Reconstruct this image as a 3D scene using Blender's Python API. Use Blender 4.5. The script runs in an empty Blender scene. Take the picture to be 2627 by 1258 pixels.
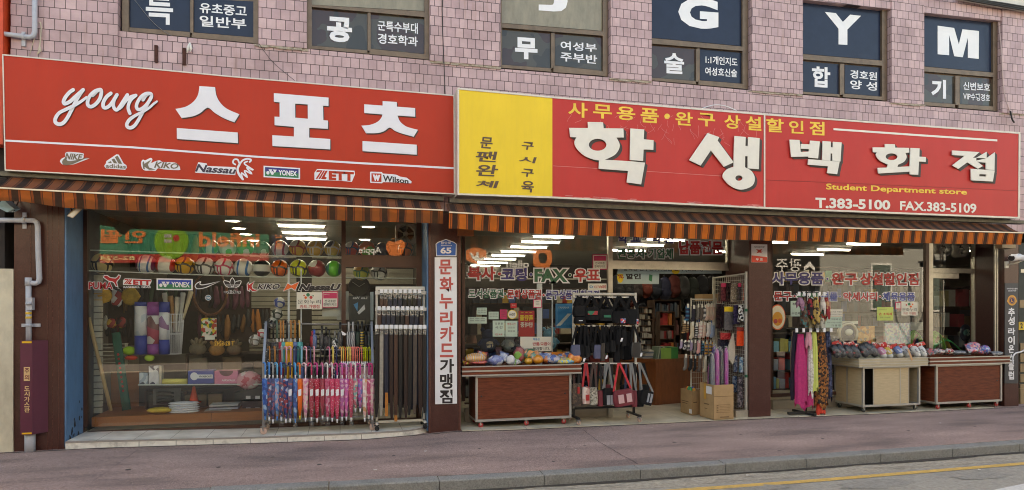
import bpy, bmesh, math, random
from mathutils import Vector
random.seed(7)
S=bpy.context.scene
COL=S.collection
R=math.radians
F,CX,VH,T,D,H=1706.0, 1313.5, 785.0, 0.2585,8.6, 1.55
TH=math.atan(T);SN,CS=math.sin(TH), math.cos(TH)
cam=bpy.data.cameras.new('camera');co=bpy.data.objects.new('camera',cam);COL.objects.link(co)
cam.sensor_width=36.0;cam.lens=F/2627*36;cam.clip_end=400
cam.shift_y=(VH-629)/2627
co.location=(0,-D,H);co.rotation_euler=(R(90),0,-TH)
S.camera=co
w=bpy.data.worlds.new("World");S.world=w;w.use_nodes=True
nt=w.node_tree;bg=nt.nodes['Background']
sky=nt.nodes.new('ShaderNodeTexSky');sky.sky_type='NISHITA';sky.sun_disc=False
SUN_EL, SUN_AZ=48.0, 350.0
sky.sun_elevation=R(SUN_EL);sky.sun_rotation=R(SUN_AZ);sky.dust_density=2.5;sky.ozone_density=0.8
nt.links.new(sky.outputs[0],bg.inputs[0]);bg.inputs[1].default_value=0.15
sl=bpy.data.lights.new('sun', 'SUN');sl.energy=5.0;sl.angle=R(0.6);sl.color=(1,.93,.84)
so=bpy.data.objects.new('sun',sl);COL.objects.link(so)
az,el=R(SUN_AZ),R(SUN_EL)
sd=Vector((math.sin(az)*math.cos(el), math.cos(az)*math.cos(el), math.sin(el)))
so.rotation_euler=(-sd).to_track_quat('-Z','Y').to_euler();so.location=sd*40
vs=S.view_settings;vs.view_transform='Standard';vs.look='None';vs.gamma=1;vs.exposure=1.98;vs.use_white_balance=True;vs.white_balance_temperature=8500;vs.white_balance_tint=6
cy=S.cycles;cy.max_bounces=7;cy.transparent_max_bounces=16;cy.glossy_bounces=3;cy.diffuse_bounces=3
cy.caustics_reflective=False;cy.caustics_refractive=False;cy.use_denoising=True;cy.pixel_filter_type='BLACKMAN_HARRIS';cy.filter_width=1.05;cy.sample_clamp_indirect=6
def at(u,v,Y):
 t=(u-CX)/F;dy=Y+D
 X=dy*(t+T)/(1-t*T)
 dep=X*SN+dy*CS
 return Vector((X,Y,H-(v-VH)*dep/F))
def atz(u,v,z):
 dep=F*(H-z)/(v-VH);t=(u-CX)/F
 dy=dep*(CS-t*SN)
 return Vector((dep*(t*CS+SN),dy-D,z))
def proj(p):
 dx,dy,dz=p[0],p[1]+D,p[2]-H
 dep=dx*SN+dy*CS
 return CX+F*(dx*CS-dy*SN)/dep,VH-F*dz/dep
def ppm(u,Y):
 t=(u-CX)/F;dy=Y+D;X=dy*(t+T)/(1-t*T)
 return F/(X*SN+dy*CS)
def zm(U0,V0,s):
 return lambda x,y:(U0+x*s,V0+y*s)
z1,z2,z3,z4=zm(0,0, .3404),zm(660,0, .3404),zm(1320,0, .3404),zm(1980,0, .3403)
z5,z6,z7,z8=zm(0,420, .3404),zm(660,420, .3404),zm(1320,420, .3404),zm(1980,420, .3403)
z9,z10,z11,z12=zm(0,838, .3404),zm(660,838, .3404),zm(1320,838, .3404),zm(1980,838, .3403)
d1,d2,d3,d4,d5=zm(660,700, .3403),zm(200,540, .2594),zm(1160,740, .3079),zm(1560,600, .4053),zm(1960,740, .2918)
e1,e2,e3,e4,e5=zm(120,210, .11646),zm(130,370, .1941),zm(630,400, .1941),zm(1430,300, .2135),zm(2000,340, .2329)
e6,e7,e8=zm(1160,330, .14587),zm(200,690, .27174),zm(1100,590, .3812)
g1,g2,g3,g4=zm(220,840, .22695),zm(640,720, .19453),zm(1180,600, .29176),zm(1440,740, .17833)
g5,g6,g7,g8=zm(1700,680, .19449),zm(1970,740, .27542),zm(2130,820, .21068),zm(2370,600, .24314)
def lin(c):
 return tuple(((x/255)/12.92 if x/255<=.04045 else((x/255+.055)/1.055)**2.4)for x in c)
MC={}
def nodes(name):
 m=bpy.data.materials.new(name);m.use_nodes=True
 n=m.node_tree.nodes;l=m.node_tree.links
 return m,n,l,n['Principled BSDF']
def coord(n,l,sc=(1,1,1)):
 tc=n.new('ShaderNodeTexCoord');mp=n.new('ShaderNodeMapping');mp.inputs['Scale'].default_value=sc
 l.new(tc.outputs['Object'],mp.inputs[0]);return mp.outputs[0]
def M(name,rgb, rough=.6, metal=0,var=.12, scale=6, bump=0, bscale=60, spec=.5, stretch=(1,1,1), dirt=None, coat=0):
 if name in MC:return MC[name]
 m,n,l,b=nodes(name);c=lin(rgb)
 b.inputs['Roughness'].default_value=rough;b.inputs['Metallic'].default_value=metal
 b.inputs['Specular IOR Level'].default_value=spec;b.inputs['Coat Weight'].default_value=coat
 v=coord(n,l, stretch)
 nz=n.new('ShaderNodeTexNoise');nz.inputs['Scale'].default_value=scale;nz.inputs['Detail'].default_value=5
 nz.inputs['Roughness'].default_value=.65;l.new(v,nz.inputs['Vector'])
 rp=n.new('ShaderNodeValToRGB');l.new(nz.outputs[0],rp.inputs[0])
 e=rp.color_ramp.elements
 e[0].position=.3;e[1].position=.7
 e[0].color=(*[x*(1-var)for x in c],1);e[1].color=(*[min(1,x*(1+var))for x in c],1)
 out=rp.outputs[0]
 if dirt:
  drgb,amt,dsc=dirt[:3]
  n2=n.new('ShaderNodeTexNoise');n2 .inputs['Scale'].default_value=dsc;n2 .inputs['Detail'].default_value=8
  n2 .inputs['Roughness'].default_value=.7
  l.new(coord(n,l, dirt[3]if len(dirt)>3 else(1,1,1)),n2 .inputs['Vector'])
  r2=n.new('ShaderNodeValToRGB');l.new(n2 .outputs[0],r2 .inputs[0])
  r2 .color_ramp.elements[0].position=.5;r2 .color_ramp.elements[1].position=.78
  r2 .color_ramp.elements[0].color=(0,0,0,1);r2 .color_ramp.elements[1].color=(amt,amt,amt,1)
  mx=n.new('ShaderNodeMix');mx.data_type='RGBA';l.new(r2 .outputs[0],mx.inputs['Factor'])
  l.new(out,mx.inputs['A']);mx.inputs['B'].default_value=(*lin(drgb),1);out=mx.outputs['Result']
 l.new(out,b.inputs['Base Color'])
 if bump:
  nb=n.new('ShaderNodeTexNoise');nb.inputs['Scale'].default_value=bscale;nb.inputs['Detail'].default_value=4
  l.new(v,nb.inputs['Vector']);bp=n.new('ShaderNodeBump');bp.inputs['Strength'].default_value=bump
  bp.inputs['Distance'].default_value=.01;l.new(nb.outputs[0],bp.inputs['Height']);l.new(bp.outputs[0],b.inputs['Normal'])
 MC[name]=m;return m
def P(name, cols, scale=20, rough=.6, kind='voronoi', stretch=(1,1,1), coat=0, bump=0):
 """patterned print: constant ramp of colours over a voronoi / noise / wave field"""
 if name in MC:return MC[name]
 m,n,l,b=nodes(name);b.inputs['Roughness'].default_value=rough;b.inputs['Coat Weight'].default_value=coat
 v=coord(n,l, stretch)
 if kind=='voronoi':
  t=n.new('ShaderNodeTexVoronoi');t.inputs['Scale'].default_value=scale;l.new(v,t.inputs['Vector'])
  sp=n.new('ShaderNodeSeparateColor');l.new(t.outputs['Color'],sp.inputs[0]);o=sp.outputs[0]
 elif kind=='panel':
  t=n.new('ShaderNodeTexVoronoi');t.inputs['Scale'].default_value=scale;l.new(v,t.inputs['Vector']);sp=n.new('ShaderNodeSeparateColor');l.new(t.outputs['Color'],sp.inputs[0])
  t2=n.new('ShaderNodeTexVoronoi');t2 .feature='DISTANCE_TO_EDGE';t2 .inputs['Scale'].default_value=scale;l.new(v,t2 .inputs['Vector'])
  lt=n.new('ShaderNodeMath');lt.operation='LESS_THAN';lt.inputs[1].default_value=.07;l.new(t2 .outputs['Distance'],lt.inputs[0]);mu=n.new('ShaderNodeMath');mu.operation='MULTIPLY';mu.inputs[1].default_value=.98*(len(cols)-1)/len(cols);l.new(sp.outputs[0],mu.inputs[0]);mxx=n.new('ShaderNodeMath');mxx.operation='MAXIMUM';l.new(mu.outputs[0],mxx.inputs[0]);l.new(lt.outputs[0],mxx.inputs[1]);o=mxx.outputs[0]
 elif kind=='dots':
  t=n.new('ShaderNodeTexVoronoi');t.inputs['Scale'].default_value=scale;l.new(v,t.inputs['Vector']);o=t.outputs['Distance']
 elif kind=='wave':
  t=n.new('ShaderNodeTexWave');t.inputs['Scale'].default_value=scale;t.inputs['Distortion'].default_value=3
  t.inputs['Detail'].default_value=2;l.new(v,t.inputs['Vector']);o=t.outputs['Fac']
 elif kind=='stripe':
  t=n.new('ShaderNodeTexWave');t.inputs['Scale'].default_value=scale;t.bands_direction='Z';l.new(v,t.inputs['Vector']);o=t.outputs['Fac']
 else:
  t=n.new('ShaderNodeTexNoise');t.inputs['Scale'].default_value=scale;t.inputs['Detail'].default_value=3;l.new(v,t.inputs['Vector'])
  mr=n.new('ShaderNodeMapRange');mr.inputs[1].default_value=.3;mr.inputs[2].default_value=.7;l.new(t.outputs[0],mr.inputs[0]);o=mr.outputs[0]
 rp=n.new('ShaderNodeValToRGB');rp.color_ramp.interpolation='CONSTANT';l.new(o,rp.inputs[0])
 e=rp.color_ramp.elements
 while len(e)<len(cols):e.new(.5)
 for i,c in enumerate(cols):
  e[i].position=i/len(cols)if kind!='dots' else(0,.22,.5,.8)[i]
  e[i].color=(*lin(c),1)
 l.new(rp.outputs[0],b.inputs['Base Color'])
 if bump:
  nb=n.new('ShaderNodeTexNoise');nb.inputs['Scale'].default_value=45;l.new(v,nb.inputs['Vector'])
  bp=n.new('ShaderNodeBump');bp.inputs['Strength'].default_value=bump;bp.inputs['Distance'].default_value=.01
  l.new(nb.outputs[0],bp.inputs['Height']);l.new(bp.outputs[0],b.inputs['Normal'])
 MC[name]=m;return m
def EMIT(name,rgb,st):
 if name in MC:return MC[name]
 m,n,l,b=nodes(name);b.inputs['Emission Color'].default_value=(*rgb,1);b.inputs['Emission Strength'].default_value=st
 b.inputs['Base Color'].default_value=(.8,.8,.8,1);MC[name]=m;return m
def GLASS(name='shop glass', tint=(.93,.95,.94),ior=1.7, gain=1.3, rough=0.0):
 if name in MC:return MC[name]
 m,n,l,b=nodes(name);n.remove(b);o=n['Material Output']
 tr=n.new('ShaderNodeBsdfTransparent');tr.inputs[0].default_value=(*tint,1)
 gl=n.new('ShaderNodeBsdfGlossy');gl.inputs['Roughness'].default_value=rough;gl.inputs[0].default_value=(.95,.95,.95,1)
 fr=n.new('ShaderNodeFresnel');fr.inputs[0].default_value=ior
 mu=n.new('ShaderNodeMath');mu.operation='MULTIPLY';mu.inputs[1].default_value=gain;mu.use_clamp=True
 l.new(fr.outputs[0],mu.inputs[0]);mx=n.new('ShaderNodeMixShader')
 ge=n.new('ShaderNodeNewGeometry');m2=n.new('ShaderNodeMath');m2 .operation='SUBTRACT';m2 .use_clamp=True;l.new(mu.outputs[0],m2 .inputs[0]);l.new(ge.outputs['Backfacing'],m2 .inputs[1]);l.new(m2 .outputs[0],mx.inputs[0])
 l.new(tr.outputs[0],mx.inputs[1]);l.new(gl.outputs[0],mx.inputs[2]);l.new(mx.outputs[0],o.inputs[0])
 MC[name]=m;return m
def PLASTIC(name='clear film', tint=(.9,.92,.93),fac=.22):
 """crinkled clear polythene"""
 if name in MC:return MC[name]
 m,n,l,b=nodes(name);n.remove(b);o=n['Material Output']
 tr=n.new('ShaderNodeBsdfTransparent');tr.inputs[0].default_value=(*tint,1)
 gl=n.new('ShaderNodeBsdfGlossy');gl.inputs['Roughness'].default_value=.18
 nb=n.new('ShaderNodeTexNoise');nb.inputs['Scale'].default_value=40;nb.inputs['Detail'].default_value=3
 l.new(coord(n,l),nb.inputs['Vector']);bp=n.new('ShaderNodeBump');bp.inputs['Strength'].default_value=.8
 bp.inputs['Distance'].default_value=.02;l.new(nb.outputs[0],bp.inputs['Height']);l.new(bp.outputs[0],gl.inputs['Normal'])
 mx=n.new('ShaderNodeMixShader');mx.inputs[0].default_value=fac
 l.new(tr.outputs[0],mx.inputs[1]);l.new(gl.outputs[0],mx.inputs[2]);l.new(mx.outputs[0],o.inputs[0])
 MC[name]=m;return m
_txt={}
def glyphs(body, offset,res=3):
 k=(body, offset,res)
 if k in _txt:return _txt[k]
 cu=bpy.data.curves.new('lettering', 'FONT');cu.body=body;cu.offset=offset;cu.resolution_u=res
 cu.fill_mode='FRONT';cu.space_line=.95
 o=bpy.data.objects.new('lettering',cu);COL.objects.link(o)
 me=bpy.data.meshes.new_from_object(o.evaluated_get(bpy.context.evaluated_depsgraph_get()))
 vs_=[(v.co.x,v.co.y)for v in me.vertices];fs=[tuple(p.vertices)for p in me.polygons]
 bpy.data.objects.remove(o);bpy.data.curves.remove(cu);bpy.data.meshes.remove(me)
 _txt[k]=(vs_,fs);return _txt[k]
def fill2d(contours):
 cu=bpy.data.curves.new('outline', 'CURVE');cu.dimensions='2D';cu.fill_mode='BOTH'
 for c in contours:
  sp=cu.splines.new('POLY');sp.points.add(len(c)-1);sp.use_cyclic_u=True
  for p,q in zip(sp.points,c):p.co=(q[0]/100,q[1]/100,0,1)
 o=bpy.data.objects.new('outline',cu);COL.objects.link(o)
 me=bpy.data.meshes.new_from_object(o.evaluated_get(bpy.context.evaluated_depsgraph_get()))
 vs_=[(v.co.x*100,v.co.y*100)for v in me.vertices];fs=[tuple(p.vertices)for p in me.polygons]
 bpy.data.objects.remove(o);bpy.data.curves.remove(cu);bpy.data.meshes.remove(me)
 return vs_,fs
def circ(cx,cy,rx,ry=None,n=28):
 ry=ry or rx
 return[(cx+rx*math.cos(2*math.pi*i/n),cy+ry*math.sin(2*math.pi*i/n))for i in range(n)]
def spline(pts,n=6, closed=False):
 out=[];L=len(pts)
 rng=range(L)if closed else range(L-1)
 for i in rng:
  p1,p2=pts[i],pts[(i+1)%L]
  p0=pts[i-1]if(i>0 or closed)else p1
  p3=pts[(i+2)%L]if(i+2<L or closed)else p2
  for k in range(n):
   t=k/n
   out.append(tuple(.5*((2*b)+(c-a)*t+(2*a-5*b+4*c-d)*t*t+(3*b-a-3*c+d)*t**3)for a,b,c,d in zip(p0,p1,p2,p3)))
 if not closed:out.append(tuple(pts[-1]))
 return out
ORG={}
def origin(o):return ORG.get(o.name, Vector((0,0,0)))
class MB:
 def __init__(s):s.v=[];s.f=[];s.m=[];s.sm=[]
 def add(s,vs_,fs,m=0, smooth=False):
  b=len(s.v);s.v+=[Vector(p)for p in vs_]
  for f in fs:s.f.append(tuple(b+i for i in f));s.m.append(m);s.sm.append(smooth)
  return s
 def quad(s,a,b,c,d,m=0):return s.add([a,b,c,d],[(0,1,2,3)],m)
 def hexa(s,p,m=0):
  return s.add(p,[(0,1,2,3),(7,6,5,4),(0,4,5,1),(1,5,6,2),(2,6,7,3),(3,7,4,0)],m)
 def box(s,x0,x1,y0,y1,z0,z1,m=0):
  return s.hexa([(x0,y0,z0),(x1,y0,z0),(x1,y0,z1),(x0,y0,z1),(x0,y1,z0),(x1,y1,z0),(x1,y1,z1),(x0,y1,z1)],m)
 def pbox(s,u0,v0,u1,v1,Y,th,m=0,tl=None):
  """box whose front face covers the photo pixels u0..u1, v0..v1 on plane Y, th deep"""
  a,c=at(u0,v1,Y),at(u1,v0,Y)
  return s.box(a.x,c.x,Y,Y+th,min(a.z,c.z),max(a.z,c.z),m)
 def pquad(s,pts,Y,th=0,m=0):
  """four photo pixels (bl, br, tr, tl) on plane Y; th gives real thickness"""
  f=[at(u,v,Y)for u,v in pts]
  if not th:return s.quad(*f,m)
  return s.hexa(f+[p+Vector((0,th,0))for p in f],m)
 def bar(s,a,b,w_,d_=None,m=0,up=(0,0,1)):
  a,b=Vector(a), Vector(b);t=(b-a).normalized();up=Vector(up)
  if abs(t.dot(up))>.99:up=Vector((0,1,0))
  x=t.cross(up).normalized()*w_/2;y=x.cross(t).normalized()*(d_ or w_)/2
  return s.hexa([a-x-y,a+x-y,a+x+y,a-x+y,b-x-y,b+x-y,b+x+y,b-x+y],m)
 def tube(s,pts,r,seg=8,m=0,cap=True, smooth=True, flat=1.0):
  pts=[Vector(p)for p in pts];L=len(pts);rr=r if isinstance(r,(list, tuple))else[r]*L
  base=len(s.v);n0=None;fs=[]
  for i,p in enumerate(pts):
   t=((pts[min(i+1,L-1)]-pts[max(i-1,0)]));t=t.normalized()if t.length else Vector((0,0,1))
   if n0 is None:
    n0=t.orthogonal().normalized()if abs(t.y)>.9 else(Vector((0,1,0))-t*t.y).normalized()
   else:
    n0=(n0-t*n0 .dot(t)).normalized()
   b2=t.cross(n0)
   for k in range(seg):
    a=2*math.pi*k/seg
    s.v.append(p+(n0*math.cos(a)*flat+b2*math.sin(a))*rr[i])
  for i in range(L-1):
   for k in range(seg):
    k2=(k+1)%seg
    fs.append((base+i*seg+k, base+i*seg+k2, base+(i+1)*seg+k2, base+(i+1)*seg+k))
  if cap:fs+=[tuple(base+k for k in reversed(range(seg))), tuple(base+(L-1)*seg+k for k in range(seg))]
  for f in fs:s.f.append(f);s.m.append(m);s.sm.append(smooth and len(f)==4)
  return s
 def lathe(s, prof,c=(0,0,0),seg=16,m=0, axis='z', smooth=True,wob=None,cap=True):
  c=Vector(c);base=len(s.v);L=len(prof)
  for i,(r,h)in enumerate(prof):
   for k in range(seg):
    a=2*math.pi*k/seg;q=r*(1+(wob(i,k)if wob else 0))
    x,y=q*math.cos(a),q*math.sin(a)
    s.v.append(c+(Vector((x,y,h))if axis=='z' else Vector((x,h,y))if axis=='y' else Vector((h,x,y))))
  fs=[]
  for i in range(L-1):
   for k in range(seg):
    k2=(k+1)%seg
    fs.append((base+i*seg+k, base+i*seg+k2, base+(i+1)*seg+k2, base+(i+1)*seg+k))
  if cap:fs+=[tuple(base+k for k in reversed(range(seg))), tuple(base+(L-1)*seg+k for k in range(seg))]
  for f in fs:s.f.append(f);s.m.append(m);s.sm.append(smooth and len(f)==4)
  return s
 def ball(s,c,r,seg=20, ring=12,m=0,sq=(1,1,1), noise=0):
  c=Vector(c);rx=random.random
  prof=[(math.sin(math.pi*i/ring),-math.cos(math.pi*i/ring))for i in range(ring+1)]
  base=len(s.v)
  for i,(q,h)in enumerate(prof):
   for k in range(seg):
    a=2*math.pi*k/seg;j=1+(rx()-.5)*noise
    s.v.append(c+Vector((q*math.cos(a)*r*sq[0]*j,q*math.sin(a)*r*sq[1]*j,h*r*sq[2]*j)))
  for i in range(ring):
   for k in range(seg):
    k2=(k+1)%seg
    s.f.append((base+i*seg+k, base+i*seg+k2, base+(i+1)*seg+k2, base+(i+1)*seg+k));s.m.append(m);s.sm.append(True)
  return s
 def flat(s,vf, mapf,Y,th=0,m=0):
  vs_,fs=vf
  px=[mapf(x,y)for x,y in vs_]
  s.add([at(u,v,Y)for u,v in px],fs,m)
  if th:
   from collections import Counter
   cnt=Counter()
   for f in fs:
    for i in range(len(f)):cnt[frozenset((f[i],f[(i+1)%len(f)]))]+=1
   b=len(s.v);s.v+=[at(u,v,Y)+Vector((0,th,0))for u,v in px];b0=b-len(px)
   for e,c in cnt.items():
    if c==1:
     i,j=tuple(e);s.f.append((b0+i,b0+j,b+j,b+i));s.m.append(m);s.sm.append(False)
  return s
 def poly(s, contours,Y, mapf=None,th=0,m=0):
  return s.flat(fill2d(contours), mapf or(lambda x,y:(x,y)),Y,th,m)
 def text(s, body,q,Y,off=.02,m=0,th=0, mirror=False, slant=0,box=None,res=3):
  """lettering filling the photo quad q = (uL, uR, vTopL, vBotL, vTopR, vBotR) on plane Y; box = glyph extents taken from another weight"""
  vs_,fs=glyphs(body,off,res)
  ref=glyphs(body,box,res)[0]if box is not None else vs_
  x0,x1=min(p[0]for p in ref),max(p[0]for p in ref);y0,y1=min(p[1]for p in ref),max(p[1]for p in ref)
  uL,uR,tL,bL,tR,bR=q
  def mp(x,y):
   a=(x-x0)/(x1-x0);c=(y-y0)/(y1-y0)
   if mirror:a=1-a
   a+=slant*(c-.5)
   return uL+(uR-uL)*a,(bL+(bR-bL)*a)*(1-c)+(tL+(tR-tL)*a)*c
  return s.flat((vs_,fs),mp,Y,th,m)
 def ribbon(s,pts,wd,Y, mapf=None,m=0,dY=.00025, close=False):
  """flat stroke of width wd (source units) through pts, round ends, creeping forward so that crossings never share a plane"""
  mapf=mapf or(lambda x,y:(x,y));L=len(pts);Lf=[];Rt=[]
  wds=wd if isinstance(wd,(list, tuple))else[wd]*L
  for i,p in enumerate(pts):
   a,b=pts[max(i-1,0)],pts[min(i+1,L-1)]
   dx,dy=b[0]-a[0],b[1]-a[1];q=math.hypot(dx,dy)or 1
   nx,ny=-dy/q*wds[i]/2,dx/q*wds[i]/2
   Lf.append((p[0]+nx,p[1]+ny));Rt.append((p[0]-nx,p[1]-ny))
  b=len(s.v)
  for i in range(L):
   y=Y-dY*i
   s.v.append(at(*mapf(*Lf[i]),y));s.v.append(at(*mapf(*Rt[i]),y))
  for i in range(L-1):
   s.f.append((b+2*i,b+2*i+1,b+2*i+3,b+2*i+2));s.m.append(m);s.sm.append(False)
  for i,sg in((0,-1),(L-1,1)):
   a,c=Lf[i],Rt[i];cx,cy_=(a[0]+c[0])/2,(a[1]+c[1])/2
   a0=math.atan2(a[1]-cy_,a[0]-cx);r=wds[i]/2
   vs_=[at(*mapf(cx+r*math.cos(a0-sg*math.pi*k/8),cy_+r*math.sin(a0-sg*math.pi*k/8)),Y-dY*i)for k in range(9)]
   s.add(vs_,[tuple(range(9))],m)
  return s
 def build(s, name, mats, parent=None, label=None,cat=None, group=None, kind=None,fix=False):
  if not isinstance(mats,(list, tuple)):mats=[mats]
  me=bpy.data.meshes.new(name)
  if parent is not None:org=origin(parent)
  elif kind=='structure' or fix or not s.v:org=Vector((0,0,0))
  else:
   xs=[p.x for p in s.v];ys=[p.y for p in s.v];zs=[p.z for p in s.v]
   org=Vector(((min(xs)+max(xs))/2,(min(ys)+max(ys))/2,min(zs)))
  me.from_pydata([p-org for p in s.v],[],s.f)
  for mm in mats:me.materials.append(mm)
  me.polygons.foreach_set('material_index',s.m);me.polygons.foreach_set('use_smooth',s.sm)
  me.update()
  o=bpy.data.objects.new(name,me);COL.objects.link(o)
  if parent is not None:o.parent=parent
  else:o.location=org
  ORG[o.name]=org
  tag(o, label,cat, group, kind);return o
def tag(o, label=None,cat=None, group=None, kind=None):
 if label:o['label']=label
 if cat:o['category']=cat
 if group:o['group']=group
 if kind:o['kind']=kind
 return o
def thing(name, label,cat,loc, group=None):
 o=bpy.data.objects.new(name, None);COL.objects.link(o);o.location=loc;o.empty_display_size=.1
 ORG[o.name]=Vector(loc);return tag(o, label,cat, group)
def ORD(i):return('first second third fourth fifth sixth seventh eighth ninth tenth eleventh twelfth thirteenth fourteenth fifteenth sixteenth ''seventeenth eighteenth nineteenth twentieth twenty-first twenty-second twenty-third twenty-fourth twenty-fifth twenty-sixth twenty-seventh ''twenty-eighth twenty-ninth thirtieth').split()[i]
def interp(tab,x):
 if x<=tab[0][0]:return tab[0][1]
 for(a,b),(c,d)in zip(tab,tab[1:]):
  if x<=c:return b+(d-b)*(x-a)/(c-a)
 return tab[-1][1]
YG=.55
YE=-.10
tabF=[(p.x,p.z)for p in(at(u,v,YE)for u,v in((1182, 1105),(1320, 1101),(1620, 1088),(1922, 1074),(2250, 1060),(2586, 1044)))]
tabS=[(p.x,p.z)for p in(at(u,v,-.06)for u,v in((60, 1160),(255, 1150),(660, 1137.5),(930, 1128),(1090, 1115),(1182, 1106)))]
def zfloor(x):return interp(tabF,x)
def zwalk(x):return(zfloor(x)-.012)if x>tabF[0][0]else interp(tabS,x)
YK=-2.23
tabK=[(p.x,p.z)for p in(at(u,v,YK)for u,v in((0, 1275),(660, 1244.8),(1320, 1211.5),(1980, 1172.5),(2627, 1127.3)))]
def zkerb(x):return interp(tabK,x)
def gf(u,v,zf=None):
 Y=0.
 for _ in range(12):
  p=at(u,v,Y);z=(zf or zfloor)(p.x);q=atz(u,v,z);Y=q.y
 return q
xs=[-40,-16,-9,-6,-5,-4.4]+[-4+.3*i for i in range(54)]+[13,16,24,50]
ROADZ=lambda x:zkerb(x)-.115
def strip(rows, name,mat,**kw):
 mb=MB();n=len(xs);vs_=[];fs=[]
 for f in rows:
  for x in xs:y,z=f(x);vs_.append((x,y,z))
 for r in range(len(rows)-1):
  for i in range(n-1):fs.append((r*n+i,r*n+i+1,(r+1)*n+i+1,(r+1)*n+i))
 mb.add(vs_,fs,0, True);return mb.build(name,mat, kind='structure',**kw)
m_road=M('asphalt',(160,154,143),.85,var=.22, scale=22, bump=.5, bscale=180, dirt=((82,82,82),.5,1.3))
m_gut=M('gutter concrete',(168,158,142),.9,var=.3, scale=26, bump=.9, bscale=60, dirt=((78,74,66),.9,5,(.35,1.6,1)))
def m_walk_():
 m,n,l,b=nodes('red asphalt pavement');b.inputs['Roughness'].default_value=.88
 v=coord(n,l)
 def noise(sc,det=5):
  t=n.new('ShaderNodeTexNoise');t.inputs['Scale'].default_value=sc;t.inputs['Detail'].default_value=det;l.new(v,t.inputs['Vector']);return t.outputs[0]
 def ramp(o,*cs):
  r=n.new('ShaderNodeValToRGB');l.new(o,r.inputs[0]);e=r.color_ramp.elements
  while len(e)<len(cs):e.new(.5)
  for i,(p,c)in enumerate(cs):e[i].position=p;e[i].color=(*lin(c),1)
  return r.outputs[0]
 vb_=v;v=coord(n,l,(.55,1.7,1));base=ramp(noise(1.3,8),(.33,(98,86,83)),(.48,(122,105,101)),(.58,(130,112,107)),(.72,(142,123,117)));v=vb_
 grain=ramp(noise(130,2),(.3,(120,120,120)),(.6,(190,190,190)),(.74,(255,255,255)))
 mx=n.new('ShaderNodeMix');mx.data_type='RGBA';mx.blend_type='MULTIPLY';mx.inputs['Factor'].default_value=.85
 l.new(base,mx.inputs['A']);l.new(grain,mx.inputs['B'])
 g3_=ramp(noise(38,4),(.34,(196,192,190)),(.5,(236,234,232)),(.66,(255,255,255)));m4=n.new('ShaderNodeMix');m4 .data_type='RGBA';m4 .blend_type='MULTIPLY';m4 .inputs['Factor'].default_value=.6;l.new(mx.outputs['Result'],m4 .inputs['A']);l.new(g3_,m4 .inputs['B']);mx=m4
 g2=n.new('ShaderNodeMix');g2 .data_type='RGBA';g2 .blend_type='MULTIPLY';g2 .inputs['Factor'].default_value=1
 l.new(mx.outputs['Result'],g2 .inputs['A']);g2 .inputs['B'].default_value=(3.75,3.6, 3.48,1)
 l.new(g2 .outputs['Result'],b.inputs['Base Color'])
 bp=n.new('ShaderNodeBump');bp.inputs['Strength'].default_value=.6;bp.inputs['Distance'].default_value=.006
 l.new(noise(150,2),bp.inputs['Height']);l.new(bp.outputs[0],b.inputs['Normal'])
 return m
m_walk=m_walk_()
m_kerb=M('granite kerb',(134,133,130),.8,var=.32, scale=70, bump=.4, bscale=150, dirt=((88,86,78),.6,2.5))
strip([lambda x:(-9.4, ROADZ(x)), lambda x:(-2.70, ROADZ(x))], 'road', m_road)
strip([lambda x:(-2.70, ROADZ(x)), lambda x:(-2.36, ROADZ(x)+.004),], 'gutter', m_gut)
strip([lambda x:(YK, zkerb(x)), lambda x:(-1.2, zkerb(x)*.5+zwalk(x)*.5), lambda x:(-.05, zwalk(x)), lambda x:(.6, zwalk(x)-.002)], 'pavement', m_walk)
mb=MB();x=-9.0
while x<16:
 L=1.0+random.uniform(-.03,.03);a,b=x+.004,x+L-.004;j=random.uniform(-.004, .004)
 ra,rb=zkerb(a)+j, zkerb(b)+j
 y0,y1=YK-.15,YK-.003
 mb.hexa([(a,y0,ra-.2),(b,y0,rb-.2),(b,y0,rb-.014),(a,y0,ra-.014),(a,y1,ra-.2),(b,y1,rb-.2),(b,y1,rb+.002),(a,y1,ra+.002)])
 mb.quad((a,y0,ra-.014),(b,y0,rb-.014),(b,y0+.012,rb+.001),(a,y0+.012,ra+.001))
 x+=L
mb.build('kerb', m_kerb, kind='structure')
strip([lambda x:(YK-.012, zkerb(x)-.03), lambda x:(YK+.002, zkerb(x)-.03)], 'kerb_bed',M('dark joint',(50,48,45),.95))
m_yel=M('yellow road paint',(214,172,92),.75,var=.16, scale=20, dirt=((150,140,116),.8,30))
strip([lambda x:(-2.88, ROADZ(x)+.004), lambda x:(-2.785, ROADZ(x)+.004)], 'yellow_line', m_yel)
a,b=atz(2521, 1258,-.2),atz(2640, 1234,-.2)
mb=MB();sx=(b.y-a.y)/(b.x-a.x)
mb.quad((a.x-2,a.y-2*sx-.001, ROADZ(a.x)+.005),(a.x+6,a.y+6*sx, ROADZ(a.x)+.005),(a.x+6,a.y+6*sx-.9, ROADZ(a.x)+.005),(a.x-2,a.y-2*sx-.9, ROADZ(a.x)+.005))
mb.v=mb.v[::1];mb.build('crossing_marking',M('white road paint',(205,203,198),.8,var=.1, scale=18, dirt=((150,148,142),.5,30)), kind='structure')
def zsurf(x,y):
 t=(y+.05)/(YK+.05);return zwalk(x)*(1-t)+zkerb(x)*t
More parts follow.
